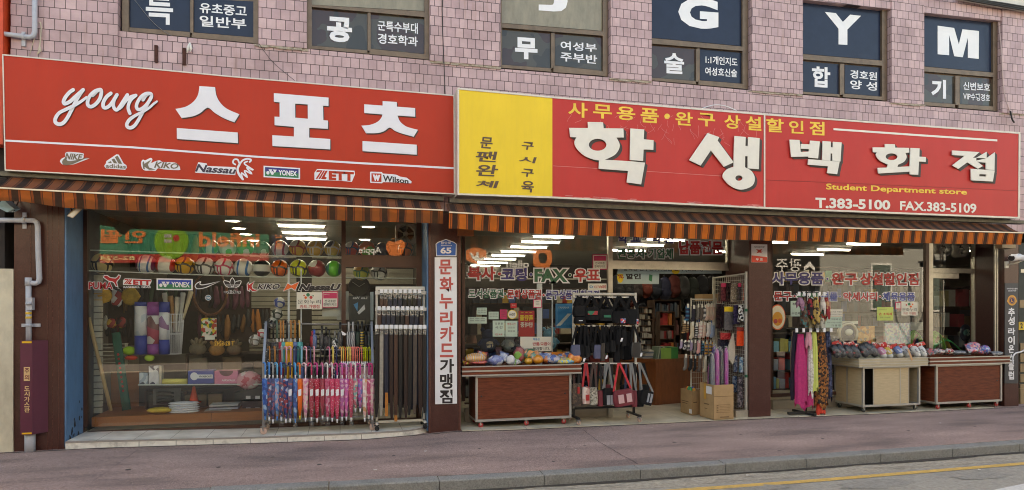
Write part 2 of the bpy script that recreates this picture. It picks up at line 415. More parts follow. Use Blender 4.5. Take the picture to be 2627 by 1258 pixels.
def seam(pts,wd, name):
 mb=MB();P3=[]
 for i in range(len(pts)-1):
  for k in range(8):
   t=k/8;u=pts[i][0]*(1-t)+pts[i+1][0]*t+random.uniform(-2,2);v=pts[i][1]*(1-t)+pts[i+1][1]*t
   q=atz(u,v,-.08);q.y=min(q.y,-.12);P3 .append(Vector((q.x,q.y, zsurf(q.x,q.y)+.004)))
 for a,b in zip(P3,P3[1:]):
  t=(b-a);nrm=Vector((-t.y,t.x,0)).normalized()*wd*random.uniform(.6,1.2)
  mb.quad(a-nrm,b-nrm,b+nrm,a+nrm)
 mb.build(name,M('seam tar',(84,72,72),.95,var=.3, scale=30), kind='structure')
seam([z11(520,772),z11(620,850),z11(760,930),z11(955, 1036)], .0045, 'pavement_seam')
seam([z9(1045,930),z9(900, 1040),z9(650, 1234)], .002, 'pavement_crack')
mh=thing('manhole_cover', 'round cast iron manhole cover in the road by the yellow line', 'manhole cover',atz(1600, 1268,-.2)+Vector((0,-.22,0)))
c=Vector(mh.location);zr=ROADZ(c.x)+.005
mb=MB();mb.lathe([(.0,0),(.30,0),(.30, .006),(.0, .006)],(c.x,c.y,zr),40, smooth=False,cap=False);mb.build('cover',M('cast iron',(70,66,62),.6,.6, scale=30, bump=.6),mh)
mb=MB();mb.lathe([(.31,0),(.37,0),(.37, .004),(.31, .004),(.31,0)],(c.x,c.y,zr),40, smooth=False,cap=False);mb.build('frame',M('manhole concrete',(150,146,138),.9,var=.25, scale=20),mh)
def m_tile_():
 m,n,l,b=nodes('mauve wall tiles')
 tc=n.new('ShaderNodeTexCoord');sx=n.new('ShaderNodeSeparateXYZ');l.new(tc.outputs['Object'],sx.inputs[0])
 ad=n.new('ShaderNodeMath');ad.operation='ADD';l.new(sx.outputs[0],ad.inputs[0]);l.new(sx.outputs[1],ad.inputs[1])
 cb=n.new('ShaderNodeCombineXYZ');l.new(ad.outputs[0],cb.inputs[0]);l.new(sx.outputs[2],cb.inputs[1])
 wn=n.new('ShaderNodeTexNoise');wn.inputs['Scale'].default_value=5;wn.inputs['Detail'].default_value=1;l.new(cb.outputs[0],wn.inputs['Vector'])
 ws=n.new('ShaderNodeVectorMath');ws.operation='MULTIPLY_ADD';l.new(wn.outputs['Color'],ws.inputs[0]);ws.inputs[1].default_value=(.004, .004,0);l.new(cb.outputs[0],ws.inputs[2])
 bt=n.new('ShaderNodeTexBrick');l.new(ws.outputs[0],bt.inputs['Vector']);bt.inputs['Scale'].default_value=1
 bt.inputs['Brick Width'].default_value=.108;bt.inputs['Row Height'].default_value=.1265;bt.inputs['Mortar Size'].default_value=.0037
 bt.inputs['Mortar Smooth'].default_value=.25;bt.inputs['Bias'].default_value=0;bt.offset=.5
 bt.inputs['Color1'].default_value=(*lin((181,151,155)),1);bt.inputs['Color2'].default_value=(*lin((202,171,173)),1);bt.inputs['Mortar'].default_value=(*lin((66,48,50)),1)
 nz=n.new('ShaderNodeTexNoise');nz.inputs['Scale'].default_value=1.6;nz.inputs['Detail'].default_value=7;nz.inputs['Roughness'].default_value=.7;l.new(cb.outputs[0],nz.inputs['Vector'])
 r=n.new('ShaderNodeValToRGB');l.new(nz.outputs[0],r.inputs[0]);r.color_ramp.elements[0].position=.36;r.color_ramp.elements[1].position=.6
 r.color_ramp.elements[0].color=(*lin((196,190,186)),1);r.color_ramp.elements[1].color=(1,1,1,1)
 mx=n.new('ShaderNodeMix');mx.data_type='RGBA';mx.blend_type='MULTIPLY';mx.inputs['Factor'].default_value=.55;l.new(bt.outputs['Color'],mx.inputs['A']);l.new(r.outputs[0],mx.inputs['B'])
 mp=n.new('ShaderNodeMapping');mp.inputs['Scale'].default_value=(9,.8,1);l.new(cb.outputs[0],mp.inputs[0])
 n3=n.new('ShaderNodeTexNoise');n3 .inputs['Scale'].default_value=1;n3 .inputs['Detail'].default_value=4;l.new(mp.outputs[0],n3 .inputs['Vector'])
 r3=n.new('ShaderNodeValToRGB');l.new(n3 .outputs[0],r3 .inputs[0]);r3 .color_ramp.elements[0].position=.62;r3 .color_ramp.elements[1].position=.82
 r3 .color_ramp.elements[0].color=(0,0,0,1);r3 .color_ramp.elements[1].color=(.55,.55,.55,1)
 m3=n.new('ShaderNodeMix');m3 .data_type='RGBA';l.new(r3 .outputs[0],m3 .inputs['Factor']);l.new(mx.outputs['Result'],m3 .inputs['A']);m3 .inputs['B'].default_value=(*lin((150,112,92)),1)
 l.new(m3 .outputs['Result'],b.inputs['Base Color']);b.inputs['Roughness'].default_value=.5
 iv=n.new('ShaderNodeMath');iv.operation='SUBTRACT';iv.inputs[0].default_value=1;l.new(bt.outputs['Fac'],iv.inputs[1])
 bp=n.new('ShaderNodeBump');bp.inputs['Strength'].default_value=.7;bp.inputs['Distance'].default_value=.008;l.new(iv.outputs[0],bp.inputs['Height']);l.new(bp.outputs[0],b.inputs['Normal'])
 return m
m_tile=m_tile_()
m_granite=M('brown granite',(76,44,38),.28,var=.3, scale=55, dirt=((110,82,74),.35,7), spec=.5)
m_granite2=M('dark granite',(62,36,33),.3,var=.3, scale=60)
m_bronze=M('bronze aluminium',(112,94,78),.4,.35,var=.18, scale=9, dirt=((74,62,54),.6,6))
m_brown=M('brown frame metal',(78,52,42),.4,.2,var=.15)
m_silver=M('brushed aluminium',(186,180,168),.38,.75,var=.1, scale=14, dirt=((120,112,100),.4,9))
m_cement=M('cement',(170,160,146),.95,var=.3, scale=30, bump=.8)
m_navy=M('navy window film',(30,39,60),.25,var=.12, scale=5, spec=.35)
m_dkglass=P('dark window glass',[(58,56,52),(74,70,62),(66,50,48),(52,50,48)],1.3,.1, 'noise')  # mottled tones stand in for varied reflections in the panes
m_blind=M('beige blind behind glass',(139,131,112),.16,var=.16, scale=4, stretch=(3,1,1), dirt=((116,108,92),.5,3))
m_white=M('white vinyl',(226,226,230),.5,var=.03)
B=thing('building', 'two-storey building clad in mauve tiles with shops below and lettered windows above', 'building',(0,0,0))
YP,YS,YW=0.0,.03,.10
def prism(mb,px,Yf,Yb,zt=None,m=0):
 """pixel outline (bl, br, tr, tl) on plane Yf pushed straight back to Yb"""
 f=[at(u,v,Yf)for u,v in px]
 mb.hexa(f+[Vector((p.x,Yb,p.z))for p in f],m)
WIN=[(313,662,81,114,[(330,487,-32,-21,70,82, m_navy),(497,650,-4,4,83,96, m_navy)],0),(787, 1102,126,155,[(793, 1092,-60,-45,12,29, m_blind),(800,942,23,34,117,129, m_dkglass),(952, 1089,34,49,125,139, m_dkglass)],1),(1285, 1559,176,198,[(1288, 1548,-60,-45,59,80, m_blind),(1288, 1413,76,86,166,175, m_dkglass),(1424, 1547,86,97,168,182, m_dkglass)],1),(1668, 1919,208,231,[(1670, 1907,-50,-40,97,119, m_navy),(1670, 1785,117,127,199,208, m_dkglass),(1796, 1905,126,136,206,215, m_navy)],1),(2055, 2276,243,260,[(2056, 2262,0,13,138,155, m_navy),(2056, 2154,157,165,235,242, m_navy),(2167, 2263,166,174,240,248, m_navy)],1),(2364, 2559,272,287,[(2366, 2549,32,53,170,186, m_navy),(2366, 2450,188,196,261,267, m_dkglass),(2463, 2548,197,203,267,273, m_dkglass)],1)]
def lrp(a,b,t):return a+(b-a)*t
LET={0:[('특',(374,444,-24,61,-20,65),.02),('유초중고',(512,633,7,33,16,44),.02),('일반부',(512,632,39,68,49,76),.02)],1:[('공',(839,903,42,106,47,111),.05),('군특수부대',(969, 1072,53,78,60,88),.02),('경호학과',(969, 1072,85,112,95,120),.02)],2:[('무',(1321, 1379,95,151,99,154),.05),('여성부',(1438, 1531,105,128,113,134),.02),('주부반',(1438, 1532,133,157,142,165),.02)],3:[('G',(1740, 1843,-10,70,-2,77), .055),('술',(1704, 1755,135,188,139,191), .028),('1:1개인지도',(1810, 1892,142,163,150,171),.02),('여성호신술',(1809, 1891,172,193,178,199),.02)],4:[('Y',(2116, 2209,31,112,41,118),.05),('합',(2083, 2130,170,223,173,226),.03),('경호원',(2181, 2250,179,201,186,207),.02),('양 성',(2181, 2250,205,228,211,234),.02)],5:[('기',(2389, 2427,203,252,206,254),.05),('신변보호',(2471, 2540,210,230,215,235),.02),('VIP수행경호',(2471, 2540,237,256,243,261),.02)]}
wins=[]
for i,(uL,uR,bL,bR, panes, upper)in enumerate(WIN):
 mb=MB();top=-130
 vb=lambda u,d=0:lrp(bL,bR,(u-uL)/(uR-uL))+d
 mb.pquad([(uL,vb(uL)),(uR,vb(uR)),(uR,top),(uL,top)],YW+.03,.03)
 def rail(u0,u1,va0,va1,vb0,vb1,Y=YW-.012,th=.04):mb.pquad([(u0,vb0),(u1,vb1),(u1,va1),(u0,va0)],Y,th)
 lo=panes[-2:]
 rail(uR-(uR-lo[1][1]),uR,top,top,vb(lo[1][1],-1),vb(uR,-1),YW-.02, .045)
 rail(uL,lo[0][0],top,top,vb(uL,-1),vb(lo[0][0],-1),YW-.02, .045)
 rail(lo[0][1]+1,lo[1][0]-1,lo[0][3]-1,lo[1][2]-2,lo[0][5]+2,lo[1][4]+4)
 rail(lo[0][0],lo[0][1],lo[0][4]+.5,lo[0][5]+.5,vb(lo[0][0],-2),vb(lo[0][1],-2))
 rail(lo[1][0]-4,lo[1][1],lo[1][4]+.5,lo[1][5]+.5,vb(lo[1][0],-2),vb(lo[1][1],-2),YW-.018)
 if upper:
  p=panes[0];a=(lo[0][2]-3,lo[1][3]-3)
  rail(lo[0][0],lo[1][1],p[4]+1,p[5]+1,a[0]-2,a[1]-2,YW-.022,.05)
 wf=mb.build('window', m_bronze,B)
 for k,(a,b,tL,tR,qL,qR,mt)in enumerate(panes):
  mb=MB();mb.pquad([(a,qL),(b,qR),(b,tR),(a,tL)],YW+.018, .006)
  mb.build('pane',mt,wf)
 mb=MB()
 for s_,q,off in LET[i]:mb.text(s_,q,YW+.014,off,box=off)
 if i==2:mb.poly([[(1382,12),(1382,27),(1420,30),(1440,29),(1452,20),(1456,5),(1456,-60),(1421,-60),(1421,6),(1419,12),(1413,13)]],YW+.014)
 if i==5:mb.poly([[z4(*q)for q in((1250,195),(1375,212),(1410,335),(1437,222),(1562,235),(1560,445),(1478,437),(1478,285),(1440,433),(1375,425),(1337,265),(1337,418),(1250,410))]],YW+.014)
 mb.build('lettering', m_white,wf)
mb=MB()
PIL=[(27,302,480,480,1),(663,787,114,124,0),(1103, 1284,155,171,0),(1567, 1672,200,208,0),(1929, 2060,232,242,0),(2288, 2371,263,268,0),(2572, 2760,289,302,0)]
for a,b,vL,vR, full in PIL:
 pa,pb=at(a,vL,YP),at(b,vR,YP)
 zl,zr=(2.78, 2.78)if full else(pa.z,pb.z)
 mb.hexa([(pa.x,YP,zl),(pb.x,YP,zr),(pb.x,YP,7.2),(pa.x,YP,7.2),(pa.x,.5,zl),(pb.x,.5,zr),(pb.x,.5,7.2),(pa.x,.5,7.2)])
knots=[(302, 79.5),(662, 114.5),(790,126),(1102, 155.5),(1285,177),(1559,199),(1672, 208.5),(1919,232),(2060,244),(2276, 261.5),(2371,273),(2560,288),(2780,305)]
for(u0,v0),(u1,v1)in zip(knots, knots[1:]):
 a,b=at(u0,v0,YS),at(u1,v1,YS)
 mb.hexa([(a.x,YS, 2.78),(b.x,YS, 2.78),(b.x,YS,b.z),(a.x,YS,a.z),(a.x,.5, 2.78),(b.x,.5, 2.78),(b.x,.5,b.z),(a.x,.5,a.z)])
a,b=at(2060,-1,.02),at(2572,54,.02)
mb.hexa([(a.x,.02,a.z),(b.x,.02,b.z),(b.x,.02,7.2),(a.x,.02,7.2),(a.x,.5,a.z),(b.x,.5,b.z),(b.x,.5,7.2),(a.x,.5,7.2)])
mb.build('wall', m_tile,B)
mb=MB()
for a,b,vL,vR, full in PIL[1:]:
 for k in range(14):
  u=a+(b-a)*(k+random.random())/14;v=lrp(vL,vR,(u-a)/(b-a))
  p=at(u,v,YP);mb.box(p.x-.05,p.x+.05, .004+random.random()*.02,.06,p.z-random.uniform(.012,.03),p.z-.001)
mb.build('mortar_ledge', m_cement,B)
xl,xr=at(30,600,0).x,at(2640,600,0).x
mb=MB();mb.box(xl,xr,.06,.5, 2.77,3.0);mb.build('beam', m_granite2,B)
def pillar(name,u0,u1,mat=m_granite,Y0=0.,Y1=.62):
 a,b=at(u0,900,Y0).x,at(u1,900,Y0).x
 mb=MB();mb.box(a,b,Y0,Y1, zwalk((a+b)/2)-.12, 2.76);return mb.build(name,mat,B)
pillar('pillar',36,165);pillar('pillar', 1099, 1182);pillar('pillar', 1922, 1977);pillar('pillar', 2577, 2613)
mb=MB()
for u in(78,122,134,150):
 a=at(u,900,-.004);mb.box(a.x-.004,a.x+.004,-.006,-.0005, zwalk(a.x), 2.75)
for u0,u1 in((1099, 1106),(1175, 1182)):
 a,b=at(u0,900,0).x,at(u1,900,0).x;mb.box(a+.003,b-.003,-.012,-.001, zwalk(a)-.02, 2.75)
mb.build('stone_trim',M('polished edge stone',(92,58,50),.25,var=.25, scale=40),B)
m_blue=M('blue painted panel',(84,124,164),.5,var=.14, scale=7, stretch=(1,1,.3), dirt=((40,48,60),.35,9,(1,1,.5)))
a=at(165,900,0).x;mb=MB();mb.box(a+.001,a+.018, .005,YG-.03, zwalk(a)+.02, 2.75)
mb.build('blue_panel', m_blue,B);mb=MB()
b=at(1099,900,0).x;mb.box(b-.018,b-.001, .005,YG-.03, zfloor(b), 2.75);mb.build('blue_panel', m_blue,B)
mb=MB()
for k in range(26):
 y=random.uniform(.1,.5);z=zwalk(a)+abs(random.gauss(0,.12))+.03+(.2 if y>.38 else 0)*random.random()*2;r=random.uniform(.012,.04)
 pts=[(a+.0195+k*.0001,y+r*math.cos(t)*random.uniform(.4,1),z+1.5*r*math.sin(t)*random.uniform(.4,1))for t in[i*math.pi/4 for i in range(8)]]
 mb.add(pts,[tuple(range(8))])
mb.build('peeled_paint',M('bare steel',(36,38,44),.7),B)
m_glass=GLASS()
def V(u,v,Y=YG):return at(u,v,Y)
def front(name,mat, bars, panes,Yf=YG-.03,th=.06):
 mb=MB()
 for u0,v0,u1,v1 in bars:
  a,c=V(u0,v1,Yf),V(u1,v0,Yf);mb.box(a.x,c.x,Yf,Yf+th,a.z,c.z)
 fr=mb.build(name,mat,B)
 for u0,v0,u1,v1 in panes:
  a,c=V(u0,v1),V(u1,v0);mb=MB();mb.box(a.x,c.x,YG,YG+.006,min(a.z,V(u1,v1).z),max(c.z,V(u0,v0).z));mb.build('glass_pane', m_glass,fr)
 return fr
front('shop_window', m_brown,[(209,540,223, 1096),(876,545,887, 1096),(1068,560, 1081, 1096),(887,657, 1068,685),(223, 1097, 1068, 1108)],[(223,540,876, 1097),(887,548, 1068,657),(887,685, 1068, 1097)])
m_stain=M('stainless kick plate',(150,142,130),.38,.6,var=.14, scale=3, stretch=(1,1,4))
front('shop_window', m_brown,[(1186,580, 1193, 1030),(1193, 1024, 1560, 1034)],[(1193,580, 1561, 1026)])
front('door_frame', m_silver,[(1561,570, 1572, 1078),(1572,674, 1870,690),(1866,570, 1873,690)],[(1572,570, 1866,674)])
front('door_panel', m_brown,[(1873,570, 1925,684)],[])
front('shop_window', m_brown,[(1976,590, 1982, 1010),(2376,590, 2384, 1030),(1982, 1004, 2376, 1011)],[(1982,590, 2376, 1006)])
front('shop_window', m_silver,[(2384,590, 2394, 1040),(2394,690, 2500,700),(2394,702, 2460,714),(2500,590, 2513, 1040)],[(2394,590, 2500,690),(2394,716, 2500, 1036)])
for u0,u1,v0,v1 in((1193, 1558, 1034, 1080),(1982, 2376, 1011, 1060)):
 a,c=V(u0,v1),V(u1,v0);mb=MB();mb.box(a.x,c.x,YG-.01,YG+.05, zfloor(a.x)-.03,c.z-.002);mb.build('kick_plate', m_stain,B)
a,c=V(2513, 1045,.5),V(2562,590,.5);mb=MB();mb.box(a.x+.002,c.x,.5,.62, zfloor(a.x)-.05, 2.76)
a2,c2=V(2553, 1045,.2),V(2577,590,.2);mb.box(a2 .x,at(2577,900,0).x-.001,.05, .499, zfloor(a.x)-.05, 2.76)
mb.build('door_jamb', m_granite2,B)
mb=MB()
for u in(2553, 2559):a=at(u,900,.03);mb.box(a.x-.008,a.x+.008, .025, .049, zfloor(a.x)-.03, 2.75)
mb.build('shutter_rail', m_silver,B)
def m_floor_(name,cx,cz,col, mort):
 m,n,l,b=nodes(name);v=coord(n,l)
 bt=n.new('ShaderNodeTexBrick');l.new(v,bt.inputs['Vector']);bt.offset=0;bt.inputs['Scale'].default_value=1
 bt.inputs['Brick Width'].default_value=cx;bt.inputs['Row Height'].default_value=cz;bt.inputs['Mortar Size'].default_value=.003
 bt.inputs['Color1'].default_value=(*lin(col),1);bt.inputs['Color2'].default_value=(*lin(tuple(x*.95 for x in col)),1);bt.inputs['Mortar'].default_value=(*lin(mort),1)
 nz=n.new('ShaderNodeTexNoise');nz.inputs['Scale'].default_value=3;nz.inputs['Detail'].default_value=8;l.new(v,nz.inputs['Vector'])
 r=n.new('ShaderNodeValToRGB');l.new(nz.outputs[0],r.inputs[0]);r.color_ramp.elements[0].position=.35;r.color_ramp.elements[1].position=.62
 r.color_ramp.elements[0].color=(.62,.6,.56,1);r.color_ramp.elements[1].color=(1,1,1,1)
 mx=n.new('ShaderNodeMix');mx.data_type='RGBA';mx.blend_type='MULTIPLY';mx.inputs['Factor'].default_value=.8;l.new(bt.outputs[0],mx.inputs['A']);l.new(r.outputs[0],mx.inputs['B'])
 l.new(mx.outputs['Result'],b.inputs['Base Color']);b.inputs['Roughness'].default_value=.35;return m
m_floor=m_floor_('cream floor tiles',.6,.6,(222,212,190),(140,132,120))
xa=at(1182, 1105,YE).x
cols=[xa+.02+.35*i for i in range(34)];cols=[x for x in cols if x<at(2590, 1044,YE).x]
mb=MB();vs_=[]
for y in(YE,.6,9.5):
 for x in cols:vs_.append((x,y, zfloor(x)))
n_=len(cols);mb.add(vs_,[(r*n_+i,r*n_+i+1,(r+1)*n_+i+1,(r+1)*n_+i)for r in range(2)for i in range(n_-1)])
for i in range(n_-1):mb.quad((cols[i],YE, zfloor(cols[i])-.12),(cols[i+1],YE, zfloor(cols[i+1])-.12),(cols[i+1],YE, zfloor(cols[i+1])),(cols[i],YE, zfloor(cols[i])))
mb.build('shop_floor', m_floor, kind='structure')
m_step=m_floor_('pale step tiles', .385,.61,(240,236,228),(120,112,106));m_riser=M('worn white step paint',(226,220,210),.8,var=.1, scale=9, dirt=((120,112,104),.8,7))
YSt=-.06
stop=[(255, 1130),(400, 1127),(660, 1120.5),(930, 1110),(1040, 1104),(1110, 1098),(1160, 1094)]
PS=[at(u,v,YSt)for u,v in stop]
left=at(168, 1128,YSt);zt=PS[0].z
st=[Vector((left.x,YSt,zt+.004))]+PS
def zstep(x):return interp([(p.x,p.z)for p in st],x)
def yedge(x):
 e=at(1020, 1105,0).x;t=max(0,min(1,(x-e)/(PS[-1].x-e)));return YSt+.42*t*t
xsS=[left.x+(PS[-1].x-left.x)*i/40 for i in range(41)]
mb=MB()
for x0,x1 in zip(xsS,xsS[1:]):
 mb.quad((x0, yedge(x0), zstep(x0)),(x1, yedge(x1), zstep(x1)),(x1,.62, zstep(x1)),(x0,.62, zstep(x0)),0)
mb.build('step_top', m_step, kind='structure')
mb=MB()
for k in range(len(xsS)-1):
 x0,x1=xsS[k],xsS[k+1];g=.003
 mb.hexa([(x0, yedge(x0)-.004, zwalk(x0)-.1),(x1, yedge(x1)-.004, zwalk(x1)-.1),(x1, yedge(x1)-.004, zstep(x1)-.022),(x0, yedge(x0)-.004, zstep(x0)-.022),(x0, yedge(x0)+.2, zwalk(x0)-.1),(x1, yedge(x1)+.2, zwalk(x1)-.1),(x1, yedge(x1)+.2, zstep(x1)-.022),(x0, yedge(x0)+.2, zstep(x0)-.022)])
mb.build('step_riser', m_riser, kind='structure')
mb=MB()
for x0,x1 in zip(xsS,xsS[1:]):
 mb.hexa([(x0, yedge(x0)-.008, zstep(x0)-.021),(x1, yedge(x1)-.008, zstep(x1)-.021),(x1, yedge(x1)-.008, zstep(x1)-.001),(x0, yedge(x0)-.008, zstep(x0)-.001),(x0, yedge(x0)+.05, zstep(x0)-.021),(x1, yedge(x1)+.05, zstep(x1)-.021),(x1, yedge(x1)+.05, zstep(x1)-.001),(x0, yedge(x0)+.05, zstep(x0)-.001)])
mb.build('step_edge',M('step edge tile',(150,142,136),.6,var=.15, scale=14), kind='structure')
mb=MB()
for q in range(7):
 u=357+q*95;p=at(u, 1140,YSt);x=p.x
 if x<xsS[-6]:mb.box(x-.003,x+.003, yedge(x)-.0055, yedge(x)+.01, zwalk(x)-.05, zstep(x)-.023)
mb.build('step_joints',M('step joint',(90,80,74),.9), kind='structure')
CEIL=2.75
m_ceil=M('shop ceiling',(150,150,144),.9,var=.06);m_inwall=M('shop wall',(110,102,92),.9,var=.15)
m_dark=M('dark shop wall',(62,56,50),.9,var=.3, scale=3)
XL0,XL1=at(165,900,0).x+.03,at(1140,900,.6).x;XR0,XR1=XL1+.1,at(2540,700,6.5).x
mb=MB()
mb.box(XL0-.1,XL1,.6,4.6, CEIL, CEIL+.02);mb.box(XR0,XR1+.1,.6, 10.0, CEIL, CEIL+.02);mb.build('ceiling', m_ceil,B)
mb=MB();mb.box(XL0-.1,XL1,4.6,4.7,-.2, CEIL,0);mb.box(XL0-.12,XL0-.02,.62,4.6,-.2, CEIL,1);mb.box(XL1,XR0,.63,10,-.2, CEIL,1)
mb.box(XR0,XR1+.1,10, 10.1,-.3, CEIL,0);mb.box(XR1+.0,XR1+.1,.63,10,-.3, CEIL,1);mb.build('inner_wall',[m_dark, m_inwall],B)
mb=MB();mb.box(XL0-.02,XL1,.63,4.6,-.1,.0);mb.build('inner_floor', m_floor,B)
mb=MB();mb.box(xl-.4,XR1+.3,.51, 10.4, 2.79, 10.3);mb.box(xl-.6,XR1+.5,-.2, 10.6, 10.3, 10.5);mb.build('unseen_storey',M('unseen storey render',(150,130,132),.9),B)  # unseen storeys, made tall and wide to shade the street
def m_sign_(name,c1,c2):
 """printed sign sheet: faintly streaked, sun-bleached colour"""
 return M(name,c1,.38,var=.05, scale=3, stretch=(1,1,.5), dirt=(c2,.5,5,(6,1,.35)), spec=.2)
m_red1=m_sign_('orange red sign sheet',(184,52,32),(172,58,44));m_red2=m_sign_('crimson sign sheet',(194,57,55),(184,66,62))
m_yellow=m_sign_('yellow sign sheet',(236,202,62),(224,190,70));m_trim=M('pale sign edge',(206,200,190),.45,.2,var=.1, dirt=((120,110,100),.5,12))
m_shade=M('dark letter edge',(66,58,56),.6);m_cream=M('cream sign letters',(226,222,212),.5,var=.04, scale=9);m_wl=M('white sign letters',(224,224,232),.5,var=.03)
m_slug=M('letter side',(60,50,48),.6)
def sign(label, panels,Yf,Yb, trim=3.2):
 u0,v0=panels[0][1][0];g=at(u0,v0,Yf)
 t=thing('shop_sign', label, 'sign',(at((panels[0][0][0][0]+panels[-1][0][1][0])/2,400,Yf).x,Yf,at(u0, panels[0][1][0][1],Yf).z))
 body=MB()
 for tops, bots,mat in panels:
  (a,va),(b,vb_)=tops;(c,vc),(d,vd)=bots
  f=[at(c,vc,Yf),at(d,vd,Yf),at(b,vb_,Yf),at(a,va,Yf)]
  body.hexa(f+[Vector((p.x,Yb,p.z))for p in f])
  mb=MB();mb.pquad([(c,vc),(d,vd),(b,vb_),(a,va)],Yf-.004);mb.build('sign_face',mat,t)
 (a,va),_=panels[0][0];(c,vc),_=panels[0][1];_,(b,vb_)=panels[-1][0];_,(d,vd)=panels[-1][1]
 k=trim;e=MB()
 tl=[p[0]for p in panels];bl=[p[1]for p in panels]
 for(p,q)in tl:e.pquad([(p[0],p[1]+k),(q[0],q[1]+k),(q[0],q[1]-.5),(p[0],p[1]-.5)],Yf-.012,.02)
 for(p,q)in bl:e.pquad([(p[0],p[1]+.5),(q[0],q[1]+.5),(q[0],q[1]-k),(p[0],p[1]-k)],Yf-.012,.02)
 e.pquad([(c-.5,vc-k),(c+k,vc-k),(a+k,va+k),(a-.5,va+k)],Yf-.012,.02)
 e.pquad([(d-k,vd-k),(d+.5,vd-k),(b+.5,vb_+k),(b-k,vb_+k)],Yf-.012,.02)
 body.build('sign_box', m_trim,t);e.build('sign_trim', m_trim,t)
 return t
YA,YB_=-.22,-.42
SA=sign('long orange red sign with white Korean letters and sports logos above the left shop',[(((6, 139.5),(586,195)),((12, 437.5),(590, 469.5)), m_red1),(((586,195),(1166, 244.5)),((590, 469.5),(1167,499)), m_red1)],YA, 0.02,2.6)
SB=sign('long crimson sign with yellow left panel and cream Korean letters above the right shop',[(((1174, 225.5),(1417,248)),((1174,500),(1417, 508.5)), m_yellow),(((1417,248),(1962,292)),((1417, 508.5),(1962, 535.5)), m_red2),(((1962,292),(2618,340)),((1962, 535.5),(2616,561)), m_red2)],YB_, 0.02,4)
YL=YA-.008
def stripe(pts,w_,Y,mb,m=0):
 for(a,b)in zip(pts,pts[1:]):mb.pquad([(a[0],a[1]+w_/2),(b[0],b[1]+w_/2),(b[0],b[1]-w_/2),(a[0],a[1]-w_/2)],Y,0,m)
mb=MB();stripe([(13,361),z1(1000, 1112),z1(1939, 1183),z2(760, 1230),(1165,432)],5,YL,mb)
mb.build('ruled_line', m_wl,SA)
CH={'스':[[z1(*p)for p in spline([(1503,650),(1620,658)],1)[:2]]+[z1(*p)for p in spline([(1620,658),(1630,720),(1660,775),(1712,822),(1803,862)],5)]+[z1(*p)for p in spline([(1766,922),(1690,893),(1620,852),(1565,812),(1510,852),(1450,878),(1368,890)],4)]+[z1(*p)for p in spline([(1322,822),(1400,805),(1460,765),(1492,715),(1503,650)],5)][:-1],[z1(*p)for p in((1332,966),(1791, 1000),(1793, 1080),(1333, 1048))]],'포':[[z2(*p)for p in((125,703),(537,737),(537,800),(496,797),(498,907),(533,910),(533,972),(391,964),(391, 1038),(550, 1049),(550, 1127),(114, 1101),(113, 1020),(276, 1030),(276,957),(130,944),(130,880),(168,882),(168,772),(125,768))],[z2(*p)for p in((285,781),(380,788),(381,896),(286,888))]],'츠':[[z2(*p)for p in((806,787),(945,797),(945,763),(1052,770),(1052,805),(1190,816),(1190,881),(1055,871))]+[z2(*p)for p in spline([(1058,875),(1075,915),(1115,950),(1160,967),(1211,979)],4)]+[z2(*p)for p in spline([(1179, 1031),(1100, 1010),(1040,988),(998,962),(955,990),(900, 1004),(820, 1005)],4)]+[z2(*p)for p in spline([(785,948),(850,942),(905,920),(935,888),(943,863)],4)]+[z2(806,852)],[z2(*p)for p in((793, 1064),(1202, 1092),(1202, 1167),(793, 1140))]]}
sh=MB()
for k,c in CH.items():
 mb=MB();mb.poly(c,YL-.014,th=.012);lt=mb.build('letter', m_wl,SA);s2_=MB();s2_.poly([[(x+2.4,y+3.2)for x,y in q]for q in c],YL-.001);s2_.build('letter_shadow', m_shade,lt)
YNG=[([(580,180),(500,235),(415,335),(370,430),(385,480),(430,478),(520,430),(640,320),(800,180)],82),([(800,180),(720,290),(650,410),(590,530),(510,690),(430,830),(350,915),(260,935),(190,890),(195,800),(270,690),(400,620),(560,545),(680,480),(790,410),(872,345)],[82]*6+[84]*4+[76]*3+[70,62,56,50][:3]),([(1010,300),(1120,195),(1190,180),(1200,260),(1165,380),(1080,490),(975,550),(905,510),(905,410),(960,300),(1060,210),(1150,178)],80),([(1410,258),(1320,330),(1250,450),(1245,550),(1300,575),(1380,530),(1460,430),(1545,290)],80),([(1545,290),(1490,390),(1465,500),(1490,590),(1545,620),(1600,560),(1690,420),(1775,290)],76),([(1775,290),(1700,410),(1600,590)],74),([(1640,560),(1740,420),(1850,335),(1962,302)],72),([(1950,312),(1868,380),(1806,490),(1796,600),(1832,698)],74),([(2120,400),(2190,300),(2270,262),(2305,290),(2290,370),(2200,500),(2090,595),(2010,610),(1975,550),(2000,450),(2080,330),(2180,265),(2270,258)],74),([(2305,330),(2230,470),(2120,660),(2010,860),(1930,970),(1850, 1015),(1780,995),(1765,930),(1830,830),(1960,740),(2120,660),(2260,570),(2350,490),(2425,435)],[74]*4+[78]*5+[68,60,56,52,44])]
mb=MB();
for i,(pts,wd)in enumerate(YNG):
 sp=spline(pts,7)
 if isinstance(wd, list):
  ww=spline([(float(x),0.)for x in(wd+[wd[-1]]*len(pts))[:len(pts)]],7);ww=[x[0]for x in ww]
 else:ww=wd
 mb.ribbon(sp,ww,YL-.006-i*.0011,e1,dY=.00012)
 sh.ribbon(sp,ww,YL-.0005-i*.0001, lambda x,y:e1(x+12,y+16),dY=.00001,m=0)
mb.build('script_letters', m_wl,SA);sh.build('script_shadow', m_shade,SA)
m_taupe=M('taupe print',(112,100,84),.5);m_ink=M('black print',(40,34,38),.5);m_plum=M('dark violet print',(52,40,62),.5)
m_lred=M('logo red',(188,32,38),.5);m_lnavy=M('logo navy',(40,44,120),.5);m_lgreen=M('logo green',(28,118,78),.5);m_lorange=M('logo orange',(232,104,44),.5)
